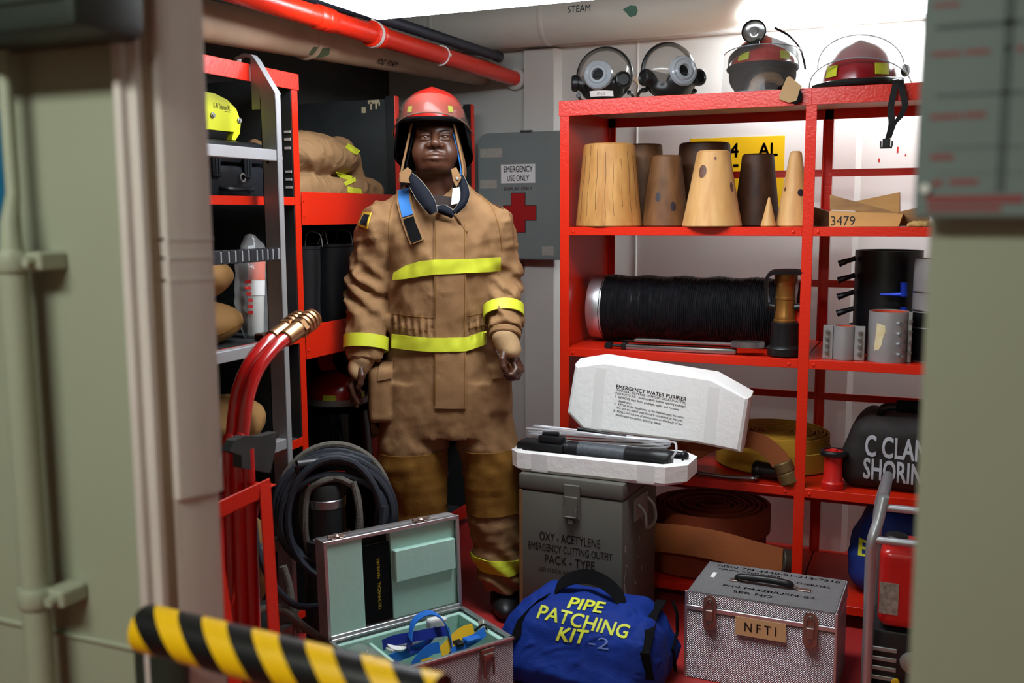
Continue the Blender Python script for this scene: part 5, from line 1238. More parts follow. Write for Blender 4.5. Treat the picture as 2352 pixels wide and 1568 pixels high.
# ================================================================== bottom shelf: big hose rolls and blue bag
t = thing('fire_hose', 'large rust orange fire hose roll on the bottom shelf', 'hose', (-.82, 3.80, ZS[4] + .001))
coil(t, (0, .02, .003, 0), .04, .245, 11, .115, m_hr, th=.012, wob=.006)
t = thing('fire_hose', 'orange fire hose roll with steel coupling stacked on the rust one', 'hose', (-.78, 3.79, ZS[4] + .128))
coil(t, (0, .02, .003, 2.2), .04, .225, 10, .1, m_hr, th=.012, wob=.006, nm='hose_roll')
ctr = catmull([L(t, onY(x, y, Y_)) for x, y, Y_ in ((1500, 1232, 3.58), (1580, 1240, 3.545), (1660, 1255, 3.53), (1730, 1275, 3.54), (1795, 1292, 3.56))], 6)
MB().ribbon(ctr, (0, .25, 1), .105, .02).build('hose_end', m_ho, t)
a, b = L(t, onY(1790, 1290, 3.565)), L(t, onY(1822, 1296, 3.59)); MB().lathe([(.046, 0), (.05, .004), (.05, .03), (.046, .034), (.05, .038), (.05, .06), (.04, .06)], 26, a, b - a).build('coupling', mat('dark_steel_coupling', (70, 62, 54), .45, metal=.6), t)
m_bluec = mat('blue_canvas', (14, 48, 132), .7, var=.5, vscale=8, rgb2=(10, 34, 100), bump=.25, bscale=160)
fb2 = folds(41, 40, 6)
t = thing('blue_kit_bag', 'blue canvas bag with a yellow letter on the bottom shelf', 'bag', (.0, 3.78, ZS[4] + .001))
bf = lambda x, y, z: np.maximum(rbox(x / (1 - .3 * np.clip((z - .15) / .2, 0, 1)), y, z, (0, 0, .16), (.25, .17, .16), .08) - .012 * fb2(x, y, z), -z)
vv, ff = sdf_mesh(bf, (-.32, -.24, -.005), (.32, .24, .36), .009); np_obj('bag_body', vv, ff, m_bluec, t)
a = L(t, onY(1982, 1262, 3.60)); m_yl = mat('yellow_bag_lettering', (206, 206, 52), .6)
letter('E', (a.x + .006, 0, a.z), (1, 0, 0), (0, 0, 1), m_yl, t, w=.045, h=.055, bold=.01, fn=lambda vs: [Vector(p) for p in march(bf, arr([Vector((v.x, -.3, v.z)) for v in vs]), (0, 1, 0), off=.002)])
# ================================================================== grey cutting outfit box with the water purifier on it
m_gbox = mat('dull_grey_olive_paint', (92, 90, 82), 0.6, var=.5, vscale=6, rgb2=(74, 70, 64), bump=.08, bscale=50)
m_worn = mat('worn_brown_edge', (132, 92, 52), .7, var=.6, vscale=20, rgb2=(92, 70, 50)); m_maroonink = mat('faded_maroon_stencil', (58, 30, 30), .7)
m_scr = mat('bare_scratch', (176, 172, 164), .5)
GX, GY = -1.104, 3.28
t = thing('cutting_outfit_box', 'tall grey metal box stencilled for an oxy-acetylene cutting outfit', 'box', (GX, GY, 0), R(-3))
MB().box(-.19, .19, -.18, .18, 0.0, .50, .006).build('body', m_gbox, t); MB().box(-.192, .192, -.182, .182, .503, .558, .006).build('lid', m_gbox, t)
MB().box(-.1915, -.178, -.1815, -.17, .01, .5, .002).build('worn_corner', m_worn, t)
MB().box(.188, .1905, -.1812, -.176, .0, .5).build('corner_seam', m_dullsteel, t) if False else None
la = MB().box(-.03, .03, -.19, -.182, .42, .54, .003).box(-.024, .024, -.196, -.19, .43, .5, .003).tube([(-.02, -.197, .46), (-.02, -.2, .43), (.02, -.2, .43), (.02, -.197, .46)], .004, 6).box(-.01, .01, -.2, -.182, .405, .425, .002)
la.xf(Matrix.Translation((.01, 0, 0))).build('latch', m_gbox, t)
h_ = MB().box(.19, .197, -.07, .07, .40, .48, .002).tube(catmull([(.2, -.05, .46), (.225, -.05, .43), (.23, -.045, .38), (.23, .045, .38), (.225, .05, .43), (.2, .05, .46)], 5), .006, 8); h_.build('side_handle', m_dullsteel, t)
y_ = -.1812
for s_, z, w_, hh in (('OXY - ACETYLENE', .345, .225, .03), ('EMERGENCY CUTTING OUTFIT', .305, .31, .026), ('PACK - TYPE', .265, .185, .03), ('FED STOCK NO. 3433-00-020-4718', .225, .25, .013)):
    letter(s_, (.0 if hh > .02 else .01, y_, z), (1, 0, 0), (0, 0, 1), m_maroonink, t, w=w_, h=hh, bold=.004)
rg = random.Random(9)
for i in range(26): y, z = rg.uniform(-.16, .1), rg.uniform(.03, .4); hh = rg.uniform(.006, .025); MB().box(.1895, .1907, y, y + rg.uniform(.002, .005), z, z + hh).build('paint_scratch', m_scr, t)

m_foam = mat('white_polystyrene', (232, 230, 228), .65, var=.15, vscale=30, rgb2=(206, 198, 188), bump=.5, bscale=45)
def octo(x0, x1, y0, y1, cx, cy): return [(x0 + cx, y0), (x1 - cx, y0), (x1, y0 + cy), (x1, y1 - cy), (x1 - cx, y1), (x0 + cx, y1), (x0, y1 - cy), (x0, y0 + cy)]
TX, TY, TZ_ = -1.05, 3.245, .559
tray = thing('foam_tray', 'white foam tray holding the desalinator on top of the grey box', 'tray', (TX, TY, TZ_), R(-1.5))
o1, o2 = octo(-.30, .30, -.115, .115, .05, .05), octo(-.325, .325, -.125, .125, .06, .06); i1, i2 = octo(-.30, .30, -.10, .10, .05, .05), octo(-.28, .28, -.085, .085, .05, .05)
rows = [[(p[0], p[1], z) for p in pl] for pl, z in ((o1, 0), (o2, .012), (o2, .066), (i1, .07), (i2, .03))]
mb = MB().grid(rows, 0, closed=True); mb.f.append(tuple(range(8))[::-1]); mb.f.append(tuple(range(32, 40))); mb.build('tray_body', m_foam, tray, ang=25)
m_tapec = mat('clear_packing_tape', (240, 238, 236), .15, alpha=.35)
for x in (-.18, .2): MB().box(x - .03, x + .03, -.1265, -.1252, .006, .067).build('tape', m_tapec, tray)
m_dblk = mat('black_desalinator_plastic', (20, 21, 24), .4); m_dgry = mat('dark_grey_print_label', (52, 56, 62), .5, var=.8, vscale=120, rgb2=(86, 90, 96))
t = thing('desalinator', 'black hand pumped desalinator lying in the foam tray', 'water purifier', (TX, TY - .02, TZ_ + .044), R(-3))
MB().lathe([(.020, 0), (.028, .004), (.031, .02), (.031, .3), (.034, .305), (.034, .37), (.031, .376), (.022, .378)], 26, (-.11, -.03, .032), (1, 0, 0)).build('pump_barrel', m_dblk, t)
MB().lathe([(.0314, 0), (.0314, .17)], 26, (-.06, -.03, .032), (1, 0, 0), caps=False).build('instruction_label', m_dgry, t)
MB().box(-.285, -.11, -.07, .01, 0.006, .05, .006).build('pump_head', m_dblk, t); MB().box(-.21, -.12, -.055, .0, .05, .075, .006).build('valve_block', m_dblk, t)
MB().lathe([(.02, 0), (.024, .004), (.024, .03), (.03, .034), (.03, .05)], 20, (-.14, -.03, .032), (1, 0, 0)).build('collar', m_dblk, t)
MB().tube([(-.2, -.03, .078), (-.14, -.03, .082)], .008, 10).build('lever_pin', m_dblk, t)
MB().cyl((.12, .045, .035), (.29, .03, .035), .013, seg=14, bev=.004).build('handle', m_dblk, t); MB().lathe([(.013, 0), (.018, .006), (.018, .014), (.01, .022)], 14, (.285, .03, .035), (1, -.1, 0)).build('handle_knob', m_dblk, t)
MB().cyl((-.1, .05, .088), (.08, .045, .075), .008, seg=12).build('tube_grip', m_dblk, t)
m_tub = mat('clear_vinyl_tubing', (222, 222, 226), .12, alpha=.45)
rg = random.Random(5)
for k in range(7):
    a, b = .25 + .012 * rg.uniform(-1, 1), .034 + .004 * k; z0 = .055 + .005 * k
    pts = [(-.02 + a * math.cos(2 * PI * i / 40) + .01 * math.sin(k), .025 + b * math.sin(2 * PI * i / 40), z0 + .012 * math.sin(2 * PI * i / 40 + k * .6)) for i in range(40)]
    MB().tube(pts, .004, 6, closed=True).build('vinyl_tube', m_tub, t)
MB().tube(catmull([(.23, .02, .08), (.27, -.0, .085), (.28, -.02, .06), (.265, -.03, .035)], 5), .004, 6).build('vinyl_tube', m_tub, t)
# lid of the foam package leaning against the rack
YL = 3.40
C_ = onY(1512, 932, YL)
lid = thing('foam_package', 'white foam package half with printed purifier instructions leaning on the rack', 'foam lid', (C_.x, YL, onY(1512, 1030, YL).z))
pl = [onY(x, y, YL) for x, y in ((1335, 987), (1600, 1020), (1702, 1042), (1722, 914), (1640, 868), (1382, 826), (1318, 836), (1300, 948))]
P2 = [(p.x - C_.x, p.z - lid.location.z) for p in pl]; cx = sum(p[0] for p in P2) / 8; cz = sum(p[1] for p in P2) / 8
def rg_(s, y, dz=0): return [(cx + (p[0] - cx) * s, y, cz + (p[1] - cz) * (1 - (1 - s) * 2.2) + dz) for p in P2]
rows = [rg_(.955, 0.0), rg_(.985, .006), rg_(1.0, .02), rg_(1.0, .075, .012), rg_(.97, .085, .014)]
mb = MB().grid(rows, 0, closed=True); mb.f.append(tuple(range(8))[::-1]); mb.f.append(tuple(range(32, 40))); lo = mb.build('lid_body', m_foam, lid, ang=25)
xd = (onY(1577, 917, YL) - onY(1416, 887, YL)); xd.y = 0; zd = Vector((-xd.z, 0, xd.x)) * -1 if False else Vector((0, -1, 0)).cross(xd) * 1
zd = zd if zd.z > 0 else -zd
lines = [('EMERGENCY WATER PURIFIER', 1416, 887, 1577, 917, 11), ('(MANUAL REVERSE OSMOSIS DESALINATOR)', 1415, 896, 1576, 926, 8), ('INSTRUCTIONS - Read carefully before opening package!', 1414, 903, 1574, 934, 7),
         ('1.  REMOVE tape from package, open, and remove', 1413, 911, 1559, 941, 7), ('desalinator.', 1421, 920, 1451, 926, 6), ('2.  ATTACH the desalinator to the lifeboat using the nylon', 1411, 927, 1570, 959, 7),
         ('line and the metal snap that are connected to the unit.', 1417, 936, 1568, 967, 7), ('3.  FOLLOW the set of instructions on the body of the', 1409, 943, 1567, 975, 7), ('desalinator to obtain drinking water.', 1414, 952, 1520, 974, 7)]
for s_, x0, y0, x1, y1, hp in lines:
    a, b = onY(x0, y0, YL), onY(x1, y1, YL); d_ = b - a; mid = (a + b) / 2 - Vector(lid.location); zz = Vector((-d_.z, 0, d_.x)).normalized()
    letter(s_, (mid.x, -.0008, mid.z), d_, zz, m_letblack, lid, w=d_.length, h=hp * 1.62e-3 * (.78 if s_.isupper() else .92), bold=.012 if hp > 9 else 0.004)
for x in (1380, 1640):
    a, b = onY(x, 845 + (x - 1380) * .17, YL) - Vector(lid.location), onY(x - 12, 990 + (x - 1380) * .11, YL) - Vector(lid.location)
    MB().add([(a.x - .02, -.0006, a.z), (a.x + .02, -.0006, a.z), (b.x + .02, -.0006, b.z), (b.x - .02, -.0006, b.z)], [(0, 3, 2, 1)]).build('tape', m_tapec, lid)

# ================================================================== aluminium cases
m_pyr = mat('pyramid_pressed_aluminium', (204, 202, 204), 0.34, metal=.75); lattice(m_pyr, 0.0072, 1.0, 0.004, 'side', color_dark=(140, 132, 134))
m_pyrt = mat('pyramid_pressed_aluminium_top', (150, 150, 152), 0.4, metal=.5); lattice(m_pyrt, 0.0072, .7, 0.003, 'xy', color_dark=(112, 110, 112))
m_trim = mat('case_edge_aluminium', (190, 188, 190), .3, metal=.8)
m_tanp = mat('tan_card_label', (206, 170, 124), .7)
m_latch = mat('old_nickel_latch', (150, 132, 124), .35, metal=.75, var=.5, vscale=30, rgb2=(110, 84, 74))
cx0, cy0 = -.446, 3.095
t = thing('instrument_case', 'closed patterned aluminium case labelled NFTI with black handle on the floor', 'case', (cx0, cy0, 0), R(-1.5))
hx, hy_, hz = .2245, .147, .281
MB().box(-hx, hx, -hy_, hy_, 0, .222, .003).build('base_shell', m_pyr, t)
ld = MB().box(-hx, hx, -hy_, hy_, .238, hz - .001, .003).build('lid_shell', m_pyr, t)
MB().box(-hx + .004, hx - .004, -hy_ + .004, hy_ - .004, hz - .002, hz + .0006, .0003).build('lid_top', m_pyrt, t)
MB().box(-hx - .0015, hx + .0015, -hy_ - .0015, hy_ + .0015, .222, .238, .002).build('seam_trim', m_trim, t)
for s in (-1, 1):
    MB().box(s * hx - .004, s * hx + .004, -hy_ - .0012, -hy_ + .004, 0, hz, .001).build('edge_trim', m_trim, t)
def latch(t, x, z, sc=1.0):
    o = MB(); W, H = .021 * sc, .056 * sc
    pl = [(W * math.cos(a), H - W + W * math.sin(a)) for a in [PI * i / 8 for i in range(9)]] + [(-W * math.cos(a), -H + W - W * math.sin(a)) for a in [PI * i / 8 for i in range(9)]]
    o.prism(pl, (x, -hy_ - .001, z), (1, 0, 0), (0, 0, 1), .005); par_ = o.build('latch_plate', m_latch, t)
    MB().tube([(x + W * .55 * math.cos(a), -hy_ - .008, z + H * .2 + H * .62 * math.sin(a)) for a in [2 * PI * i / 20 for i in range(20)]], .003, 6, closed=True).build('latch_bail', m_latch, par_)
    MB().box(x - W * .55, x + W * .55, -hy_ - .014, -hy_ - .006, z - H * .42, z + H * .2, .002).build('latch_lever', m_latch, par_)
    for zz in (H * .62, -H * .62): MB().lathe([(.006, 0), (.005, .003), (0, .0045)], 10, (x, -hy_ - .006, z + zz), (0, -1, 0)).build('latch_rivet', m_steel, par_)
Rm = Matrix.Rotation(R(1.5), 4, 'Z')
def NL(x, y): q = onY(x, y, cy0 - hy_); return Rm @ Vector((q.x - cx0, q.y - cy0, q.z))
q = NL(1630, 1407); latch(t, q.x, q.z); q = NL(1862, 1446); latch(t, q.x, q.z)
a, b = NL(1689, 1444), NL(1806, 1446); zc = NL(1748, 1444).z
MB().box(a.x, b.x, -hy_ - .0035, -hy_ - .002, zc - .029, zc + .029).build('label_plate', m_tanp, t)
letter('N F T I', ((a.x + b.x) / 2, -hy_ - .004, zc), (1, 0, 0), (0, 0, 1), m_stencil, t, w=.095, h=.028, bold=.008)
hn = catmull([(-.095, -.0, .287), (-.085, -.004, .297), (0, -.006, .302), (.06, -.004, .298), (.07, .0, .29)], 6)
MB().tube(hn, [.006] + [.0115] * (len(hn) - 2) + [.006], 12).build('handle', m_mrub, t)
MB().tube(catmull([(-.1, -.006, .284), (-.09, -.012, .292), (-.06, -.012, .29)], 4), .0025, 6).build('handle_wire', m_latch, t); MB().tube(catmull([(.06, -.004, .295), (.085, -.002, .292), (.1, -.004, .285), (.085, -.008, .286)], 4), .003, 6).box(.09, .13, -.012, .008, hz, .286, .001).build('handle_mount', m_latch, t); MB().box(-.12, -.085, -.012, .008, hz, .286, .001).build('handle_mount', m_latch, t)
zt_ = hz + .0015
for s_, x, y, w_, hh in (('NSN 7H-4240-01-213-7310', .01, .115, .39, .018), ('NAVAL FIREFIGHTER', -.075, .085, .20, .014), ('THERMAL', .13, .055, .11, .016), ('P/N P4428/USN-02', .01, -.055, .28, .017), ('SER NO', -.03, -.095, .12, .017)):
    letter(s_, (x, y, zt_), (1, 0, 0), (0, 1, 0), m_stencil, t, w=w_, h=hh, bold=.003)
MB().box(-.185, -.172, .0, .045, hz, hz + .0018).build('paper_tag', m_white, t)

# open case with mint foam
m_mint = mat('mint_green_foam', (172, 210, 196), .8, var=.3, vscale=14, rgb2=(152, 192, 178), bump=.15, bscale=60); m_gold = mat('gold_foil_print', (188, 160, 44), .4)
A = onZ(755, 1470, .215); Bp = onZ(1060, 1390, .215); ang = math.atan2(Bp.y - A.y, Bp.x - A.x); W_ = (Bp - A).length; D_ = .29
case = thing('instrument_case', 'open aluminium case lined with mint foam beside the striped bar', 'case', (A.x, A.y, 0), ang)
th = .006
MB().box(0, W_, -D_, -D_ + th, 0, .21).box(0, W_, -th, 0, 0, .21).box(0, th, -D_ + th, -th, 0, .21).box(W_ - th, W_, -D_ + th, -th, 0, .21).box(0, W_, -D_, 0, 0, th).build('base_shell', m_pyr, case)
rm = MB()
for b in ((-.003, W_ + .003, -D_ - .003, -D_ + .009), (-.003, W_ + .003, -.009, .003), (-.003, .009, -D_, 0), (W_ - .009, W_ + .003, -D_, 0)): rm.box(*b, .208, .216, .001)
rm.build('rim_trim', m_trim, case)
fm = MB().box(th, W_ - th, -D_ + th, -th, th, .04).box(th, W_ - th, -th - .016, -th, .04, .2, .002).box(W_ - th - .018, W_ - th, -D_ + th, -th - .016, .04, .2, .002).box(th, th + .012, -D_ + th, -th - .016, .04, .2, .002).box(th, W_ - th, -D_ + th, -D_ + th + .008, .04, .2, .002); fm.build('foam_lining', m_mint, case)
MB().box(.115, .127, -D_ + .02, -.024, .04, .185, .002).build('foam_divider', m_mint, case)
LT = Matrix.Translation((0, 0, .216)) @ Matrix.Rotation(R(-3), 4, 'X')
def lidp(mb, nm, m, par=case): return mb.xf(LT).build(nm, m, par)
Ld = .065
lidp(MB().box(0, W_, Ld - th, Ld, 0, D_).box(0, th, 0, Ld - th, 0, D_).box(W_ - th, W_, 0, Ld - th, 0, D_).box(th, W_ - th, 0, Ld - th, D_ - th, D_).box(th, W_ - th, 0, Ld - th, 0, th), 'lid_shell', m_pyr)
lidp(MB().box(-.002, W_ + .002, -.003, .007, D_ - .009, D_ + .002, .001).box(-.002, W_ + .002, -.003, .007, -.002, .009, .001).box(-.002, .009, -.003, .007, 0, D_, .001).box(W_ - .009, W_ + .002, -.003, .007, 0, D_, .001), 'lid_trim', m_trim)
u1, u2 = W_ * .27, W_ * .485
lidp(MB().box(th, u1, .004, Ld - th, th, D_ - th, .002), 'lid_foam', m_mint)
lidp(MB().box(u1, u2, .04, Ld - th, th, D_ - th), 'lid_pocket', m_hole)
lidp(MB().box(u2, W_ - th, .014, Ld - th, th, D_ - th, .002), 'lid_foam', m_mint)
lidp(MB().box(u2 + .004, W_ - .018, -.008, .016, D_ * .43, D_ * .77, .003), 'lid_foam_block', m_mint)
mn = lidp(MB().box(u1 + .004, u2 - .004, .012, .022, .012, D_ * .86, .001), 'manual', m_blackcloth)
lidp(MB().box(u1 + .0035, u2 - .006, .0225, .036, .012, D_ * .85), 'manual_pages', m_sticker)
g0 = LT @ Vector(((u1 + u2) / 2 + .004, .0112, D_ * .44)); zr = LT.to_3x3() @ Vector((0, 0, 1))
letter('TECHNICAL  MANUAL', g0, zr, (-1, 0, 0), m_gold, case, w=D_ * .56, h=.0095)
for x in (.1, .72):
    o = MB().box(W_ * x - .02, W_ * x + .02, .0, .03, D_ + .002, D_ + .006, .001).lathe([(.014, 0), (.014, .004), (.008, .01), (0, .011)], 14, (W_ * x, .012, D_ + .006)); o.tube([(W_ * x - .028, .01, D_ + .01), (W_ * x + .028, .012, D_ + .01)], .006, 8); lidp(o, 'latch_catch', m_latch)
hb = MB().box(W_ * .8 - .022, W_ * .8 + .022, -D_ - .006, -D_, .165, .205, .002).box(W_ * .8 - .018, W_ * .8 + .018, -D_ - .012, -D_ - .006, .178, .192, .002).tube([(W_ * .8 - .016, -D_ - .012, .18), (W_ * .8 - .015, -D_ - .014, .125), (W_ * .8 + .015, -D_ - .014, .125), (W_ * .8 + .016, -D_ - .012, .18)], .004, 8); hb.build('front_hasp', m_latch, case)
# things lying in the open case
m_bweb = mat('bright_blue_webbing', (24, 104, 196), .6, var=.3, vscale=30, rgb2=(16, 82, 164)); m_dweb = mat('deep_blue_webbing', (18, 44, 150), .6); m_yw = mat('yellow_webbing', (214, 168, 20), .6); m_wp = mat('white_plastic', (226, 226, 222), .4)
CM = Matrix.Translation((A.x, A.y, 0)) @ Matrix.Rotation(ang, 4, 'Z')
def inc(name, label, cat, loc, rz=0, grp=None): p = CM @ Vector(loc); return thing(name, label, cat, p, ang + rz, grp)
t = inc('webbing_harness', 'loops of bright blue webbing harness in the open case', 'harness', (.25, -.13, .115))
def loop(pts, wd, w_, m, nm='webbing'): MB().ribbon(catmull(pts, 6), wd, w_, .003).build(nm, m, t, ang=50)
loop([(-.05, .0, .1), (-.02, .03, .135), (.03, .03, .15), (.06, .0, .13), (.065, -.03, .08), (.05, -.05, .03), (.01, -.05, .012)], (.2, 1, .1), .03, m_bweb)
loop([(-.05, .0, .1), (-.055, .01, .06), (-.02, .03, .05), (.03, .035, .06), (.05, .02, .1)], (.2, 1, .1), .03, m_dweb)
loop([(.02, -.05, .075), (-.02, -.06, .08), (-.07, -.07, .06), (-.09, -.07, .03), (-.07, -.06, .0)], (0, .25, 1), .032, m_bweb)
loop([(-.11, .06, .075), (-.08, .04, .09), (-.03, .02, .095), (.03, .01, .095), (.08, .02, .085), (.1, .03, .07)], (0, .3, 1), .03, m_dweb)
loop([(.04, -.08, .06), (.09, -.075, .075), (.14, -.07, .085), (.17, -.06, .09)], (0, .5, 1), .028, m_bweb)
loop([(.03, -.04, .05), (.08, -.03, .075), (.12, -.02, .085), (.16, -.01, .08)], (0, .6, 1), .036, m_yw, 'yellow_webbing')
loop([(-.08, -.06, .03), (-.04, -.08, .05), (.0, -.085, .04)], (0, .5, 1), .035, m_yw, 'yellow_webbing')
loop([(.17, -.05, .09), (.185, -.03, .1), (.18, -.01, .09)], (0, .4, 1), .024, m_wp, 'white_webbing')
MB().box(.06, .085, -.085, -.055, .075, .088, .003).build('slider', m_mrub, t); MB().tube(catmull([(.14, -.05, .095), (.165, -.055, .11), (.185, -.05, .1), (.19, -.035, .085)], 4), .004, 6).build('snap_hook', m_mrub, t)
MB().box(.09, .14, -.09, -.06, .08, .092, .003).build('buckle', m_bweb, t)
t = inc('mounting_bracket', 'white plastic bracket plate with blue band in the open case', 'bracket', (.145, -.09, .175), R(8))
MB().box(0, .115, -.02, .012, .0, .012, .003).lathe([(.03, 0), (.032, .004), (.032, .008), (0, .009)], 24, (.035, .0, .01), (0, -.3, 1)).build('plate', m_wp, t); MB().ribbon([(-.01, -.024, -.012), (.05, -.026, -.01), (.12, -.024, -.008)], (0, .1, 1), .03, .003).build('blue_band', m_bweb, t)
t = inc('white_grip', 'white plastic grip standing upright in the open case', 'grip', (.315, -.075, .125), R(-10))
f = lambda x, y, z: np.minimum(rbox(x, y, z, (0, 0, .07), (.028, .012, .042), .012), cap(x, y, z, (.03, 0, .05), (.03, 0, .1), .007, .007) + .002 * np.sin(z * 300))
vv, ff = sdf_mesh(f, (-.05, -.03, .0), (.06, .03, .13), .004); np_obj('grip_body', vv, ff, m_wp, t)
t = inc('parts_bag', 'clear plastic bag with small parts in the left of the open case', 'plastic bag', (.065, -.1, .085))
m_film = mat('clear_plastic_film', (226, 226, 226), .08, alpha=.16, spec=.9); fc = folds(8, 130, 5)
vv, ff = sdf_mesh(lambda x, y, z: ell(x, y, z, (0, 0, .07), (.048, .085, .06)) - .006 * fc(x, y, z), (-.07, -.11, -.01), (.07, .11, .15), .005); np_obj('film', vv, ff, m_film, t)
MB().box(-.03, .02, -.05, .05, .03, .09, .012).build('beige_contents', mat('beige_contents', (206, 190, 160), .7), t); MB().lathe([(.012, 0), (.012, .03), (0, .03)], 14, (-.005, -.04, .085)).build('yellow_cap', m_yw, t)
t = inc('rolled_webbing', 'rolled deep blue webbing strap in the front left of the open case', 'strap', (.07, -.225, .165))
coil(t, (0, 0, 0, .5), .008, .042, 5, .035, m_dweb, th=.003, nm='roll', wob=.0)

# ================================================================== blue pipe patching bag
m_bbag = mat('royal_blue_canvas', (14, 48, 136), .72, var=.5, vscale=7, rgb2=(8, 30, 96), bump=.3, bscale=170, spec=.25); crease(m_bbag, 10, .5, .02)
m_bagy = mat('yellow_green_bag_lettering', (206, 214, 60), .6); m_chalk = mat('faded_pen', (96, 120, 180), .8)
BX, BY = -.965, 2.83; BR = R(-6)
bag = thing('patching_kit_bag', 'royal blue canvas bag lettered as pipe patching kit on the red floor', 'bag', (BX, BY, 0), BR)
fb3, fb4 = folds(51, 34, 6), folds(52, 75, 5)
def bbf(x, y, z):
    k = 1 - .32 * np.clip((z - .1) / .2, 0, 1); ky = 1 - .45 * np.clip((z - .08) / .22, 0, 1)
    d = rbox(x / k, (y - .03 * np.clip(z / .25, 0, 1)) / ky, z, (0, 0, .126), (.262, .185, .126), .07) * .8
    d = smin(d, ell(x, y, z, (.215, -.05, .12), (.07, .1, .13)), .03)
    return np.maximum(d - .010 * fb3(x, y, z) - .004 * fb4(x, y, z), -z)
vv, ff = sdf_mesh(bbf, (-.34, -.26, -.006), (.34, .26, .34), .007); np_obj('bag_body', vv, ff, m_bbag, bag)
Bi = (Matrix.Translation((BX, BY, 0)) @ Matrix.Rotation(BR, 4, 'Z')).inverted()
def pxmarch(fn, Mi, pts, off=.003, start=2.2):
    """photo points carried along their sight lines onto the thing's own surface"""
    P, D = [], []
    M3 = Mi.to_3x3()
    for x, y in pts: d = ray(x, y).normalized(); P.append(tuple(Mi @ (CAMP + d * start))); D.append(tuple(M3 @ d))
    Q = np.array(P); D = np.array(D); best = Q.copy(); bd = np.full(len(Q), 9.0)
    for _ in range(70):
        d = fn(Q[:, 0], Q[:, 1], Q[:, 2]) - off; m = np.abs(d) < bd; best[m] = Q[m]; bd[m] = np.abs(d)[m]; Q = Q + D * (np.clip(d, -.05, .05) * .75)[:, None]
    Q = best
    return [Vector(p) for p in Q]
def pxletter(body, cx, cy, ang_, w_, h_, fn, Mi, m, par, **k):
    g, fs = subdiv(*glyphs(body, w_, h_, **k)); c, s = math.cos(ang_), math.sin(ang_)
    MB().add(pxmarch(fn, Mi, [(cx + p[0] * c + p[1] * s, cy + p[0] * s - p[1] * c) for p in g]), fs).build('lettering', m, par, ang=0)
pxletter('PIPE', 1347, 1389, R(9), 86, 25, bbf, Bi, m_bagy, bag, bold=.02, shear=.25); pxletter('PATCHING', 1340, 1427, R(13), 214, 32, bbf, Bi, m_bagy, bag, bold=.015, shear=.15)
pxletter('KIT', 1315, 1459, R(7), 72, 31, bbf, Bi, m_bagy, bag, bold=.02, shear=.25); pxletter('-2', 1376, 1476, R(8), 46, 26, bbf, Bi, m_chalk, bag)
hp = catmull([(-.105, .0, .24), (-.1, .03, .275), (-.04, .05, .305), (.03, .05, .305), (.1, .03, .275), (.125, .0, .235)], 7)
MB().ribbon(hp, [Vector((0, .5, 1)).lerp(Vector((.4 if i > len(hp) / 2 else -.4, .8, .2)), abs(i / (len(hp) - 1) - .5) * 1.6) for i in range(len(hp))], .045, .004).build('carry_handle', m_blackcloth, bag)
MB().ribbon(pxmarch(bbf, Bi, [(1255, 1372), (1225, 1388), (1200, 1412), (1188, 1440), (1186, 1470)], off=.004), (.5, .6, .6), .04, .005).build('shoulder_strap', m_blackcloth, bag)
MB().tube(pxmarch(bbf, Bi, [(1545, 1380), (1556, 1410), (1556, 1450), (1545, 1490), (1552, 1540)], off=.003), .006, 6).build('zip', m_blackcloth, bag)
MB().ribbon(pxmarch(bbf, Bi, [(1520, 1380), (1500, 1410), (1490, 1450), (1480, 1500), (1490, 1560)], off=.004), (1, 0, .1), .035, .004).build('side_strap', m_blackcloth, bag)

# ================================================================== portable pump with roll cage at the right
m_cage = mat('silver_tube', (176, 178, 182), .35, metal=.7); m_tank = mat('red_fuel_tank', (190, 28, 24), .3, coat=.3)
PX0, PY0 = .08, 3.12
t = thing('portable_pump', 'portable engine pump with red fuel tank in a silver tube cage', 'pump', (PX0, PY0, 0))
def PL(x, y, Y): return L(t, onY(x, y, Y))
fy = 2.99
c1 = [PL(2030, 1142, fy + .04), PL(2018, 1195, fy + .02), PL(2004, 1238, fy), PL(1999, 1290, fy), PL(1995, 1420, fy)]; c1.append(Vector((c1[-1].x, c1[-1].y, .0)))
MB().tube(catmull(c1, 6), .0155, 14).build('cage_post', m_cage, t)
off = Vector((.43, 0, 0)); MB().tube([p + off for p in catmull(c1, 6)], .0155, 14).build('cage_post', m_cage, t)
bk = [Vector((p.x + .0, .17 + (.0), p.z)) for p in (c1[0], c1[2], c1[4], c1[5])]
for o in (Vector(), off): MB().tube(catmull([p + o for p in bk], 5), .0155, 14).build('cage_post', m_cage, t)
for a in (c1[0] + V(0, 0, -.03), c1[2]): MB().tube([a, a + off], .0115, 12).build('cage_bar', m_cage, t)
for o in (Vector(), off): MB().tube([c1[0] + o, bk[0] + o], .0155, 12).build('cage_bar', m_cage, t); MB().tube([c1[5] + o + V(0, 0, .03), bk[3] + o + V(0, 0, .03)], .013, 12).build('cage_bar', m_cage, t)
a, b = PL(2012, 1445, 3.03), PL(2012, 1262, 3.03)
fT = lambda x, y, z: rbox(x, y, z, (a.x + .125, .02, (a.z + b.z) / 2), (.125, .09, (b.z - a.z) / 2), .03)
vv, ff = sdf_mesh(fT, (a.x - .02, -.1, a.z - .02), (a.x + .28, .14, b.z + .02), .006); np_obj('fuel_tank', vv, ff, m_tank, t)
q = PL(2057, 1262, 3.08); MB().lathe([(.033, 0), (.034, .004), (.034, .026), (.03, .03), (0, .03)], 24, (q.x, .0, b.z - .004)).build('tank_cap', m_mrub, t)
q0, q1 = PL(2018, 1408, 3.046), PL(2065, 1342, 3.046); MB().box(q0.x, q1.x, -.0715, -.07, q0.z, q1.z).build('tank_label', mat('worn_instruction_label', (172, 160, 146), .7, var=.9, vscale=90, rgb2=(90, 80, 74)), t)
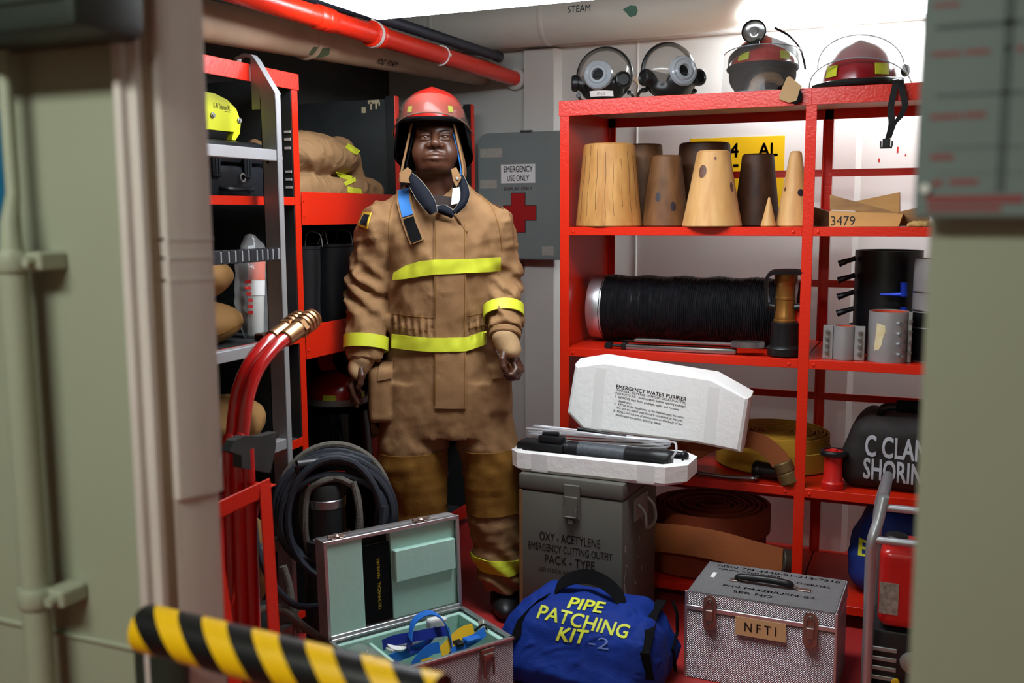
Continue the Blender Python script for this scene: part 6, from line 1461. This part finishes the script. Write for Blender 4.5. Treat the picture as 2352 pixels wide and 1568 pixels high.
eb = MB().box(a.x - .03, a.x + .26, -.06, .14, .02, a.z - .01, .012); eb.build('engine_block', m_dblk, t)
for k in range(4): MB().box(a.x - .034, a.x + .06, -.066, -.06, .05 + .03 * k, .062 + .03 * k, .001).build('cooling_fin', m_dullsteel, t)
MB().lathe([(.03, 0), (.032, .006), (.028, .02), (.01, .026)], 18, (a.x + .1, -.062, .12), (0, -1, 0)).build('starter_knob', m_dullsteel, t); MB().lathe([(.012, 0), (.012, .015), (0, .016)], 12, (a.x + .06, -.062, .05), (0, -1, 0)).build('drain_plug', m_yw, t)
MB().box(a.x - .03, a.x + .28, -.1, .15, 0, .02, .004).build('skid', m_dblk, t)
# ================================================================== left rack contents
m_peli = mat('black_hard_case_plastic', (22, 25, 29), .42, var=.4, vscale=40, rgb2=(36, 40, 46))
m_sawy = mat('yellow_saw_guard', (212, 214, 40), .35)
m_sack = mat('tan_canvas_sack', (158, 116, 66), .8, var=.5, vscale=8, rgb2=(124, 86, 46), bump=.25, bscale=200); crease(m_sack, 8, .3, .015)
a, b, c = onX(482, 440, -2.02), onX(615, 440, -2.02), onX(615, 322, -2.02)
t = thing('hard_case', 'black plastic hard case under the yellow saw on the left rack', 'case', (-2.16, (b.y + 2.28) / 2, 1.5045))
hl = (b.y - 2.28) / 2
MB().box(-.14, .14, -hl, hl, 0, .10, .018).build('base_shell', m_peli, t); MB().box(-.14, .14, -hl, hl, .104, .175, .018).build('lid_shell', m_peli, t)
for y in (-.06, .09): MB().box(.14, .152, y, y + .035, .06, .14, .004).box(.15, .156, y + .006, y + .012, .07, .13, .002).box(.15, .156, y + .02, y + .026, .07, .13, .002).build('latch', m_peli, t)
q = L(t, onX(560, 408, -2.01)); MB().tube([(.146, q.y + .012 * math.cos(x_), q.z + .012 * math.sin(x_)) for x_ in [2 * PI * i / 16 for i in range(16)]], .0025, 6, closed=True).build('badge_ring', m_dullsteel, t)
MB().tube(catmull([(.14, -.02, .03), (.165, 0, .025), (.165, .1, .025), (.14, .13, .03)], 5), .008, 8).build('handle', m_peli, t)
# saw guard
yg = onX(553, 270, -2.06).y; zg0, zg1 = 1.6815, onX(500, 213, -2.06).z
t = thing('disc_saw', 'disc cutter saw with bright yellow guard on the black hard case', 'power saw', (-2.09, yg - .16, 1.6805))
RG = .158; pts = []
PG = [onX(x_, y_, -2.055) for x_, y_ in ((440, 296), (480, 297), (537, 303), (532, 321), (541, 322), (551, 306), (553, 280), (543, 251), (522, 229), (492, 214), (440, 205))]
cz = zg1 - zg0 - RG
out = [(RG * math.cos(x_), cz + RG * math.sin(x_)) for x_ in [R(-12 + 170 * i / 30) for i in range(31)]]
poly = [(RG * 1.0, .0 + .004), (RG + .002, max(cz, .03))] + [p for p in out if p[1] > max(cz, .03)] + [(-RG, .03), (-RG * .9, .02), (RG - .05, .028), (RG - .03, .006)]
yz = [(L(t, p).y, L(t, p).z) for p in PG]
g = MB().prism(yz, (-.035, 0, 0), (0, 1, 0), (0, 0, 1), .07).build('blade_guard', m_sawy, t)
q = onX(510, 245, -2.054); letter('K-90 Talisman XL', (.0356, L(t, q).y, L(t, q).z), (0, 1, -.03), (0, 0, 1), m_letblack, t, w=.078, h=.016)
MB().box(.0352, .0358, L(t, q).y + .012, L(t, q).y + .04, L(t, q).z - .014, L(t, q).z - .0125).build('print_line', m_letblack, t)
for x, y in ((488, 265), (549, 277)): q = L(t, onX(x, y, -2.054)); MB().lathe([(.0095, 0), (.0095, .004), (.006, .005), (.006, .008), (0, .008)], 8, (.035, q.y, q.z), (1, 0, 0)).build('bolt', m_dullsteel, t)
MB().cyl((.0, -.03, cz), (.02, -.03, cz), .11, seg=40).build('cutting_disc', m_dullsteel, t) if False else None
MB().box(-.06, .03, -.30, .1, .0, .05, .012).build('saw_body', m_mrub, t); MB().tube(catmull([(-.03, -.3, .04), (-.03, -.34, .12), (-.03, -.26, .2), (-.03, -.16, .2)], 6), .014, 10).build('front_handle', m_mrub, t)
def sack(name, label, loc, r, seed, m, cat, grp=None, amp=.012, sc=40, rot=0, h=.008, box=True):
    t = thing(name, label, cat, loc, rot, grp); ff_ = folds(seed, sc, 6); f2 = folds(seed + 9, sc * 2.2, 5)
    fn = lambda x, y, z: np.maximum((rbox(x, y, z, (0, 0, r[2]), r, min(r) * .75) if box else ell(x, y, z, (0, 0, r[2]), r)) - amp * ff_(x, y, z) - amp * .4 * f2(x, y, z), -z)
    vv, fc_ = sdf_mesh(fn, (-r[0] - .05, -r[1] - .05, -.006), (r[0] + .05, r[1] + .05, 2 * r[2] + .06), h); np_obj('cloth', vv, fc_, m, t); return t, fn
m_bbrown = mat('brown_kraft_cloth', (112, 76, 46), .85, var=.5, vscale=12, rgb2=(80, 52, 32))
sack('brown_sack', 'crumpled brown sack behind the yellow saw guard', (-2.25, 2.725 - .07, 1.6815), (.08, .06, .075), 61, m_bbrown, 'sack', amp=.02, sc=60)
# pillows on the next shelf
t, fn = sack('canvas_pillow', 'lower plump tan canvas pillow on the middle shelf of the left rack', (-2.10, 2.47, 1.0485), (.10, .15, .068), 71, m_sack, 'pillow', 'tan canvas pillows', amp=.006, sc=22, box=False)
MB().tube(catmull([tuple(p) for p in march(fn, np.array([(.2, y, .05 + .012 * math.sin(y * 20)) for y in np.linspace(-.12, .14, 14)]), (-1, 0, 0), off=.001)], 2), .0018, 5).build('seam', m_knee, t)
sack('canvas_pillow', 'upper folded tan canvas pillow stacked on the plump one', (-2.12, 2.455, 1.19), (.09, .135, .068), 73, m_sack, 'pillow', 'tan canvas pillows', amp=.010, sc=30, box=False)
sack('canvas_pillow', 'topmost tan pillow leaning at the back of the pillow pile', (-2.22, 2.42, 1.30), (.07, .12, .052), 75, m_sack, 'pillow', 'tan canvas pillows', amp=.008, sc=30, box=False)
# flare tube in a clear bag
fl0 = onX(590, 790, -2.03)
t = thing('signal_flare', 'white and orange flare tube in a clear plastic bag behind the ladder', 'flare', (-2.06, 2.668, 1.0485))
m_or = mat('orange_label', (226, 82, 34), .5); m_tubew = mat('translucent_white_tube', (206, 206, 200), .35)
tb = Matrix.Rotation(R(-5), 4, 'X')
def FZ(y): return onX(580, y, -2.04).z - 1.0485
MB().lathe([(.024, .008), (.026, .012), (.026, FZ(590)), (.02, FZ(575)), (.0, FZ(574))], 22).xf(tb).build('tube', m_tubew, t)
MB().lathe([(.0275, FZ(644)), (.0275, FZ(592))], 22, caps=False).xf(tb).build('orange_label', m_or, t); MB().lathe([(.028, FZ(680)), (.028, FZ(645))], 22, caps=False).xf(tb).build('white_label', m_white, t)
fcb = folds(91, 90, 6); hB_ = FZ(545)
fbag = lambda x, y, z: np.maximum(ell(x, y, z, (0, -.0, hB_ * .47), (.05, .075, hB_ * .56)) - .009 * fcb(x, y, z), -z)
vv, ff = sdf_mesh(fbag, (-.08, -.11, -.005), (.09, .12, hB_ + .06), .006); np_obj('plastic_bag', vv, ff, m_film, t)
rg = random.Random(12)
for k in range(6):
    y, z = -.062 + .006 * rg.random(), .09 + .02 * k; P = march(fbag, np.array([(.12, y + dy, z + dz) for dy, dz in ((-.006, -.005), (.005, -.006), (.006, .005), (-.005, .006))]), (-1, 0, 0), off=.001); MB().add([tuple(p) for p in P], [(0, 1, 2, 3)]).build('red_print', m_redink, t)
t = thing('wooden_puck', 'small dark block on the middle shelf edge of the left rack', 'block', (-2.0, onX(608, 790, -2.0).y, 1.0485)); MB().box(-.02, .02, -.03, .03, 0, .022, .004).build('block_body', m_w3, t)
# lower shelf sack
sack('canvas_sack', 'large tan canvas sack on the lower shelf behind the red hose pipes', (-2.12, 2.57, .6965), (.12, .15, .085), 81, m_sack, 'sack', amp=.012, sc=28, box=False)
sack('canvas_sack', 'second tan canvas sack lying below the large one near the ladder foot', (-2.12, 2.55, .0965), (.13, .16, .2), 83, m_sack, 'sack', amp=.014, sc=24, box=False)
# folded jackets
m_tanj = mat('tan_jacket_cloth', (140, 106, 70), .8, var=.45, vscale=9, rgb2=(112, 80, 50), bump=.2, bscale=260); crease(m_tanj, 11, .6, .02)
t = thing('folded_jacket', 'folded tan fire jacket with lime stripes on the upper left shelf', 'jacket', (-2.12, 3.12, 1.4255), 0)
fj1, fj2 = folds(101, 34, 6), folds(102, 80, 5)
def jf(x, y, z):
    y = y / 1.25
    d = smin(ell(x, y, z, (.01, -.06, .235), (.135, .24, .085)), rbox(x, y, z, (0, .0, .085), (.14, .24, .075), .05), .006)
    d = smin(d, cap(x, y, z, (.02, .12, .27), (.02, .215, .05), .05, .055), .008)
    d = np.maximum(d, -cap(x, y, z, (.16, .06, .19), (.16, .19, .10), .03, .028))
    return np.maximum(d - .014 * fj1(x, y, z) - .006 * fj2(x, y, z), -z)
vv, ff = sdf_mesh(jf, (-.2, -.36, -.006), (.2, .36, .37), .008); np_obj('cloth', vv, ff, m_tanj, t)
Ji = Matrix.Translation((2.12, -3.12, -1.4255))
def jstripe(top, bot, nm='lime_stripe'):
    rows = [pxmarch(jf, Ji, [(a_[0] + (b_[0] - a_[0]) * k / 3, a_[1] + (b_[1] - a_[1]) * k / 3) for a_, b_ in zip(top, bot)], off=.003, start=2.6) for k in range(4)]
    MB().grid(rows[::-1], .003).build(nm, m_lime, t)
def lp(a_, b_, n=8): return [(a_[0] + (b_[0] - a_[0]) * i / n, a_[1] + (b_[1] - a_[1]) * i / n) for i in range(n + 1)]
jstripe(lp((800, 328), (828, 346)), lp((793, 338), (820, 356))); jstripe(lp((772, 396), (810, 404)), lp((776, 404), (806, 414))); jstripe(lp((790, 418), (816, 406)), lp((796, 426), (818, 416))); jstripe(lp((800, 428), (830, 434)), lp((800, 442), (832, 446)))
# rubber boots with pull loops
m_boot = mat('black_rubber_boot', (18, 19, 21), .33, var=.4, vscale=14, rgb2=(34, 35, 38))
def boot(label, y, x, r, zt):
    t = thing('rubber_boot', label, 'boot', (x, y, .9725), 0, 'rubber boots on the left rack')
    h = zt - .9725
    MB().lathe([(r * .92, .03), (r * .95, .12), (r * .9, h * .45), (r, h * .75), (r, h - .012), (r * 1.03, h - .01), (r * 1.03, h), (r * .95, h), (r * .9, h - .05), (r * .8, .1), (.0, .1)], 28, (0, 0, 0), sx=1.0, sy=1.0).build('shaft', m_boot, t)
    f = lambda X, Y, Z: np.maximum(smin(ell(X, Y, Z, (-.02, 0, .045), (.075, .055, .06)), ell(X, Y, Z, (-.12, 0, .035), (.1, .05, .045)), .03), -Z)
    vv, ff = sdf_mesh(f, (-.25, -.08, -.005), (.08, .08, .13), .007); np_obj('foot', vv, ff, m_boot, t)
    MB().box(-.22, .05, -.05, .05, 0.0, .02, .008).build('sole', m_mrub, t)
    for s in (-1, 1): MB().tube(catmull([(s * .01 + .04, s * r * .8, h - .005), (s * .012 + .03, s * r * .72, h + .04), (.0, s * r * .55, h + .045), (-.02, s * r * .7, h - .005)], 5), .0018, 6).build('pull_loop', m_dullsteel, t)
boot('black rubber boot beside the red post on the left rack', onX(705, 650, -2.05).y - .02, -2.05, .062, 1.342)
boot('black rubber boot next to the mannequin arm on the left rack', onX(768, 650, -2.05).y, -2.06, .085, 1.345)
# red helmet low on the left rack
p = onX(752, 1035, -2.08)
hC, zb = helmet('red helmet with dark visor and headlamp on the lower left shelf', (-2.09, p.y + .06, .511), R(60), m_helm, False)
hC['group'] = 'helmets on the left rack'
for ch in hC.children: ch.location.z += .14
g_ = visor_grid(.03, .215, .142, .130, .0, -.012); MB().grid(g_, .0025).build('visor', mat('dark_visor', (16, 17, 20), .12, alpha=.92), hC, ang=80)
MB().ribbon([(.1225 * math.sin(R(x_)), -.1565 * math.cos(R(x_)), .252) for x_ in range(-80, 90, 10)], (0, 0, 1), .026, .003).build('reflective_band', m_dullsteel, hC)
f = lambda x, y, z: np.maximum(ell(x, y, z, (0, 0, .1), (.105, .125, .14)), .002 - z)
vv, ff = sdf_mesh(f, (-.13, -.15, 0), (.13, .15, .25), .008); np_obj('liner', vv, ff, m_blackcloth, hC)
MB().lathe([(.016, -.04), (.02, -.02), (.03, 0), (.026, .002)], 20, (.115, -.1, .2), (.6, -1, .1)).build('headlamp', m_mrub, hC); MB().lathe([(.026, .003), (.012, -.006), (0, -.004)], 12, (.115, -.1, .2), (.6, -1, .1)).build('headlamp_lens', MATS['chrome_reflector'], hC)
MB().ribbon(catmull([(-.02, -.02, .36), (-.03, -.01, .39), (-.02, .0, .42)], 4), (1, 0, 0), .06, .004).build('crest_flap', m_helm, hC)
sack('tan_garment', 'tan garment bundle beside the low red helmet', (-2.08, 3.33, .511), (.07, .06, .06), 87, m_tanj, 'garment', amp=.01, sc=40)

# ================================================================== red hose applicators, axe and tool stand
m_redpipe = mat('glossy_red_pipe', (190, 22, 20), .2, coat=.5); m_bronze = mat('bronze_fitting', (176, 132, 92), .3, metal=.85, var=.4, vscale=20, rgb2=(130, 90, 58))
def applicator(label, X, px, sh):
    P = [onX(x, y, X) for x, y in px]; t = thing('fog_applicator', label, 'pipe', (P[0].x, P[0].y, .0), 0, 'fog applicators in the stand')
    Q = [Vector((P[0].x, P[0].y - .01, .03))] + P; C2 = catmull([L(t, p) for p in Q], 10); MB().tube(C2, .0175, 18).build('bent_pipe', m_redpipe, t)
    e, d = C2[-1], (C2[-1] - C2[-3]).normalized()
    MB().lathe([(.0185, -.03), (.0225, -.028), (.0235, .03), (.0235, .034)], 20, e, d).build('ferrule', m_bronze, t)
    MB().lathe([(.028, .034), (.028, .05)], 6, e, d).build('hex_nut', m_bronze, t)
    MB().lathe([(.022, .05), (.028, .054), (.028, .062), (.024, .065), (.029, .07), (.029, .078), (.024, .081), (.029, .086), (.029, .094), (.024, .097), (.028, .102), (.026, .11), (.016, .112)], 22, e, d).build('spray_head', m_bronze, t)
applicator('red bent fog applicator pipe, the front one with bronze head', -1.55, ((548, 1090), (556, 1000), (566, 920), (590, 850), (628, 800), (668, 768)), 0)
applicator('red bent fog applicator pipe behind the front one', -1.60, ((527, 1090), (534, 1000), (546, 905), (572, 838), (608, 792), (640, 768)), 0)
t = thing('tool_stand', 'red angle iron tool stand by the left door frame', 'stand', (-1.47, 1.9, 0))
def SL(x, y, X): return L(t, onX(x, y, X))
def bar(p0, p1, w_, d_, nm='leg', hint=(1, 0, 0)):
    p0, p1 = Vector(p0), Vector(p1); z = (p1 - p0); Ln = z.length; z.normalize(); y = z.cross(Vector(hint)).normalized(); x = y.cross(z)
    m = Matrix((x, y, z)).transposed().to_4x4(); m.translation = p0
    MB().box(-d_, 0, -w_ / 2, w_ / 2, 0, Ln, .0015).box(-.03, 0, w_ / 2 - .004, w_ / 2, 0, Ln, .001).xf(m).build(nm, m_red, t)
T0, T1 = SL(470, 1188, -1.5), SL(622, 1116, -1.5)
bar(T0, T1, .042, .004, 'top_bar')
b1 = SL(622, 1104, -1.5); b2 = SL(645, 1475, -1.455); d_ = (b2 - b1); b3 = b1 + d_ * (b1.z / (b1.z - b2.z)); bar(b3 + V(0, -.022, 0), b1 + V(0, -.022, 0), .045, .004)
a1 = SL(592, 1135, -1.52); a2 = SL(535, 1420, -1.6); d_ = (a2 - a1); a3 = a1 + d_ * (a1.z / (a1.z - a2.z)); bar(a3, a1, .04, .004, 'brace')
n1 = T0 + V(0, .02, .0); n3 = Vector((n1.x + .1, n1.y, 0)); bar(n3, n1, .045, .004)
T2 = T1 + V(-.12, 0, 0); bar(T0 + V(-.12, 0, 0), T2, .042, .004, 'top_bar'); bar(T1 + V(-.12, 0, .0), T1 + V(0, 0, .0), .042, .004, 'end_bar', (0, 0, 1)); bar(Vector((T2.x - .08, T2.y - .02, 0)), T2 + V(0, -.02, .02), .045, .004)
# axe
m_axe = mat('forged_dark_steel', (44, 46, 46), .55, metal=.4, var=.6, vscale=14, rgb2=(78, 80, 76))
t = thing('fire_axe', 'fire axe with dark steel pick head resting in the red stand', 'axe', (-1.53, 1.945, 0))
def AL(x, y): return L(t, onX(x, y, -1.515))
pl = [AL(x, y) for x, y in ((528, 1036), (540, 1012), (562, 1001), (600, 1002), (636, 992), (634, 1030), (622, 1086), (590, 1080), (556, 1074), (556, 1046))]
MB().prism([(p.y, p.z) for p in pl], (-.012, 0, 0), (0, 1, 0), (0, 0, 1), .026).build('axe_head', m_axe, t)
hd = AL(575, 1060); MB().tube([(0, hd.y + .01, hd.z + .03), (0, hd.y + .008, .3), (-.01, hd.y, .02)], [.016, .017, .02], 12).build('handle', m_redpipe, t)

# ================================================================== submersible pump with hose coil
m_pump = mat('worn_black_pump_metal', (34, 35, 37), .4, var=.5, vscale=20, rgb2=(54, 55, 57))
m_hose = mat('dark_blue_grey_rubber_hose', (40, 45, 54), .5, var=.3, vscale=20, rgb2=(28, 31, 38)); m_braid = mat('grey_braided_rope', (104, 98, 90), .85, var=.5, vscale=80, rgb2=(70, 64, 58), bump=.8, bscale=320)
p = onX(752, 1235, -1.72)
t = thing('submersible_pump', 'black submersible pump standing behind the open case', 'pump', (-1.72, p.y, 0))
sc = (onX(752, 1085, -1.72).z)
MB().lathe([(.07, 0), (.075, .01), (.075, .3), (.07, .31)], 26).build('lower_body', m_pump, t)
z1 = onX(752, 1238, -1.72).z
MB().lathe([(.07, .3), (.078, z1 - .02), (.082, z1 - .01), (.082, z1 + .012), (.06, z1 + .016), (.058, z1 + .1), (.06, z1 + .115)], 26).build('motor_body', m_pump, t)
z2 = onX(752, 1150, -1.72).z
MB().lathe([(.0595, z2 - .012), (.0615, z2 - .01), (.0615, z2 + .014), (.0595, z2 + .016)], 26, caps=False).build('steel_band', m_steel, t)
MB().lathe([(.056, z1 + .1), (.056, z2 + .04), (.05, z2 + .06), (.0, z2 + .062)], 26).build('top_cap', m_pump, t)
for s in (-1, 1): q = V(s * .6, s * .78, 0) * .052; MB().tube([(q.x * 1.1, q.y * 1.1, z2 + .02), (q.x * 1.75, q.y * 1.75, z2 + .128)], .011, 6).build('handle_arm', m_pump, t)
MB().tube([(-.055, -.071, z2 + .128), (.055, .071, z2 + .128)], .016, 12).build('lifting_handle', m_pump, t)
for k in range(8): x_ = 2 * PI * k / 8; MB().cyl((.07 * math.cos(x_), .07 * math.sin(x_), z1 + .012), (.07 * math.cos(x_), .07 * math.sin(x_), z1 + .02), .005, seg=8).build('bolt', m_dullsteel, t)
# hose loops hung round the pump
cc = onX(768, 1175, -1.70); t = thing('hose_coil', 'coil of dark rubber hose hung around the black pump', 'hose', cc)
nv = (CAMP - cc); nv.z *= .3; nv.normalize(); ux = Vector((0, 0, 1)).cross(nv).normalized(); uz = nv.cross(ux)
rg = random.Random(3); pts = []
K = 11
for k in range(K):
    ra_, rb_ = .194 - .012 * (k % 6) + rg.uniform(-.008, .008), .2 - .012 * (k % 5) + rg.uniform(-.008, .008); ox, oz, dn = rg.uniform(-.012, .012), rg.uniform(-.02, .008), -.045 + .009 * k
    for i in range(36):
        a_ = 2 * PI * i / 36 + .6; pts.append(ux * (ox + ra_ * math.cos(a_)) + uz * (oz + rb_ * math.sin(a_)) + nv * (dn + .011 * i / 36 + .006 * math.sin(2 * a_ + k)))
sm = []
n = len(pts)
for i in range(n): lo_, hi_ = max(0, i - 3), min(n, i + 4); sm.append(sum(pts[lo_:hi_], Vector()) / (hi_ - lo_))
MB().tube(sm, .0115, 8).build('hose_loops', m_hose, t)
MB().tube([ux * (.178 * math.cos(x_)) + uz * (.2 * math.sin(x_) + .005) + nv * -.05 for x_ in [R(360 * i / 40) for i in range(40)]], .011, 8, closed=True).build('braided_line', m_braid, t)
t = thing('braided_rope', 'grey braided rope draped over the black pump handle', 'rope', cc)
for dx, zz in ((-.075, 0), (.065, 0)):
    ctr = catmull([ux * (dx * 1.1) + uz * -.115 + nv * .03, ux * (dx * 1.2) + uz * -.03 + nv * .04, ux * dx * 1.05 + uz * .07 + nv * .04, ux * dx * .5 + uz * .105 + nv * .05, uz * .112 + nv * .04], 7); MB().tube(ctr, .0105, 8).build('rope_strand', m_braid, t)
MB().tube(catmull([ux * .06 + uz * -.11 + nv * .05, ux * .075 + uz * 0 + nv * .055, ux * .06 + uz * .1 + nv * .05], 8), .0105, 8).build('rope_strand', m_braid, t)
# loose hoses on the floor behind the stand
def loose(label, px, m, r, name='loose_hose'):
    P = [Vector(onX(x, y, X)) for x, y, X in px]; t = thing(name, label, 'hose', (P[0].x, P[0].y, 0)); MB().tube(catmull([L(t, p) for p in P], 8), r, 10).build('hose_body', m, t)
loose('dark hose trailing down from the coil to the floor', ((582, 1165, -1.78), (590, 1250, -1.75), (620, 1330, -1.72), (680, 1390, -1.7), (760, 1388, -1.66)), m_hose, .010)
loose('grey braided hose curving across the floor behind the open case', ((560, 1420, -1.75), (600, 1400, -1.75), (650, 1400, -1.72), (700, 1440, -1.68), (752, 1475, -1.64)), m_braid, .012)
loose('grey braided hose hanging beside the stand post', ((650, 1300, -1.78), (665, 1350, -1.76), (672, 1400, -1.74), (690, 1450, -1.72)), m_braid, .012)

# ================================================================== striped foam bar across the doorway
m_fy = mat('yellow_foam', (236, 186, 14), .4); m_fk = mat('black_foam', (16, 16, 17), .4)
p0, p1 = onY(336, 1442, .925), onY(1010, 1612, .90)
t = thing('barrier_bar', 'yellow and black striped foam barrier bar across the doorway', 'barrier', p0)
ax = (p1 - p0); Lb = ax.length; x, y, z = frame_from(ax, (0, 0, 1)); rb = .030
n = 11; stp = Lb / n; seg = 28
for k in range(-1, n + 1):
    rows = []
    for j in range(5):
        row = []
        for i in range(seg):
            a_ = 2 * PI * i / seg; s = stp * (k + j / 4) + .034 * math.cos(a_ + 2.4); s = min(max(s, 0), Lb); row.append(x * (rb * math.cos(a_)) + y * (rb * math.sin(a_)) + z * s)
        rows.append(row)
    MB().grid(rows[::-1], 0, closed=True).build('stripe', m_fy if k % 2 else m_fk, t)
MB().lathe([(rb, 0), (.02, 0.002), (.012, .006), (.012, Lb - .006), (.02, Lb - .002), (rb, Lb)], 20, (0, 0, 0), ax, caps=False).build('core_tube', m_fk, t)
MB().tube([z * .002, z * (Lb + .3)], .0105, 12).build('chain_rod', m_dullsteel, t)
a, b = onY(424, 1600, .985), onY(620, 1553, .985)
tag(MB().box(a.x, -.985, .985, .999, a.z, b.z, .002).build('small_dark_plate', m_dkgreen), 'small dark plate on the green bulkhead under the striped bar', 'plate')
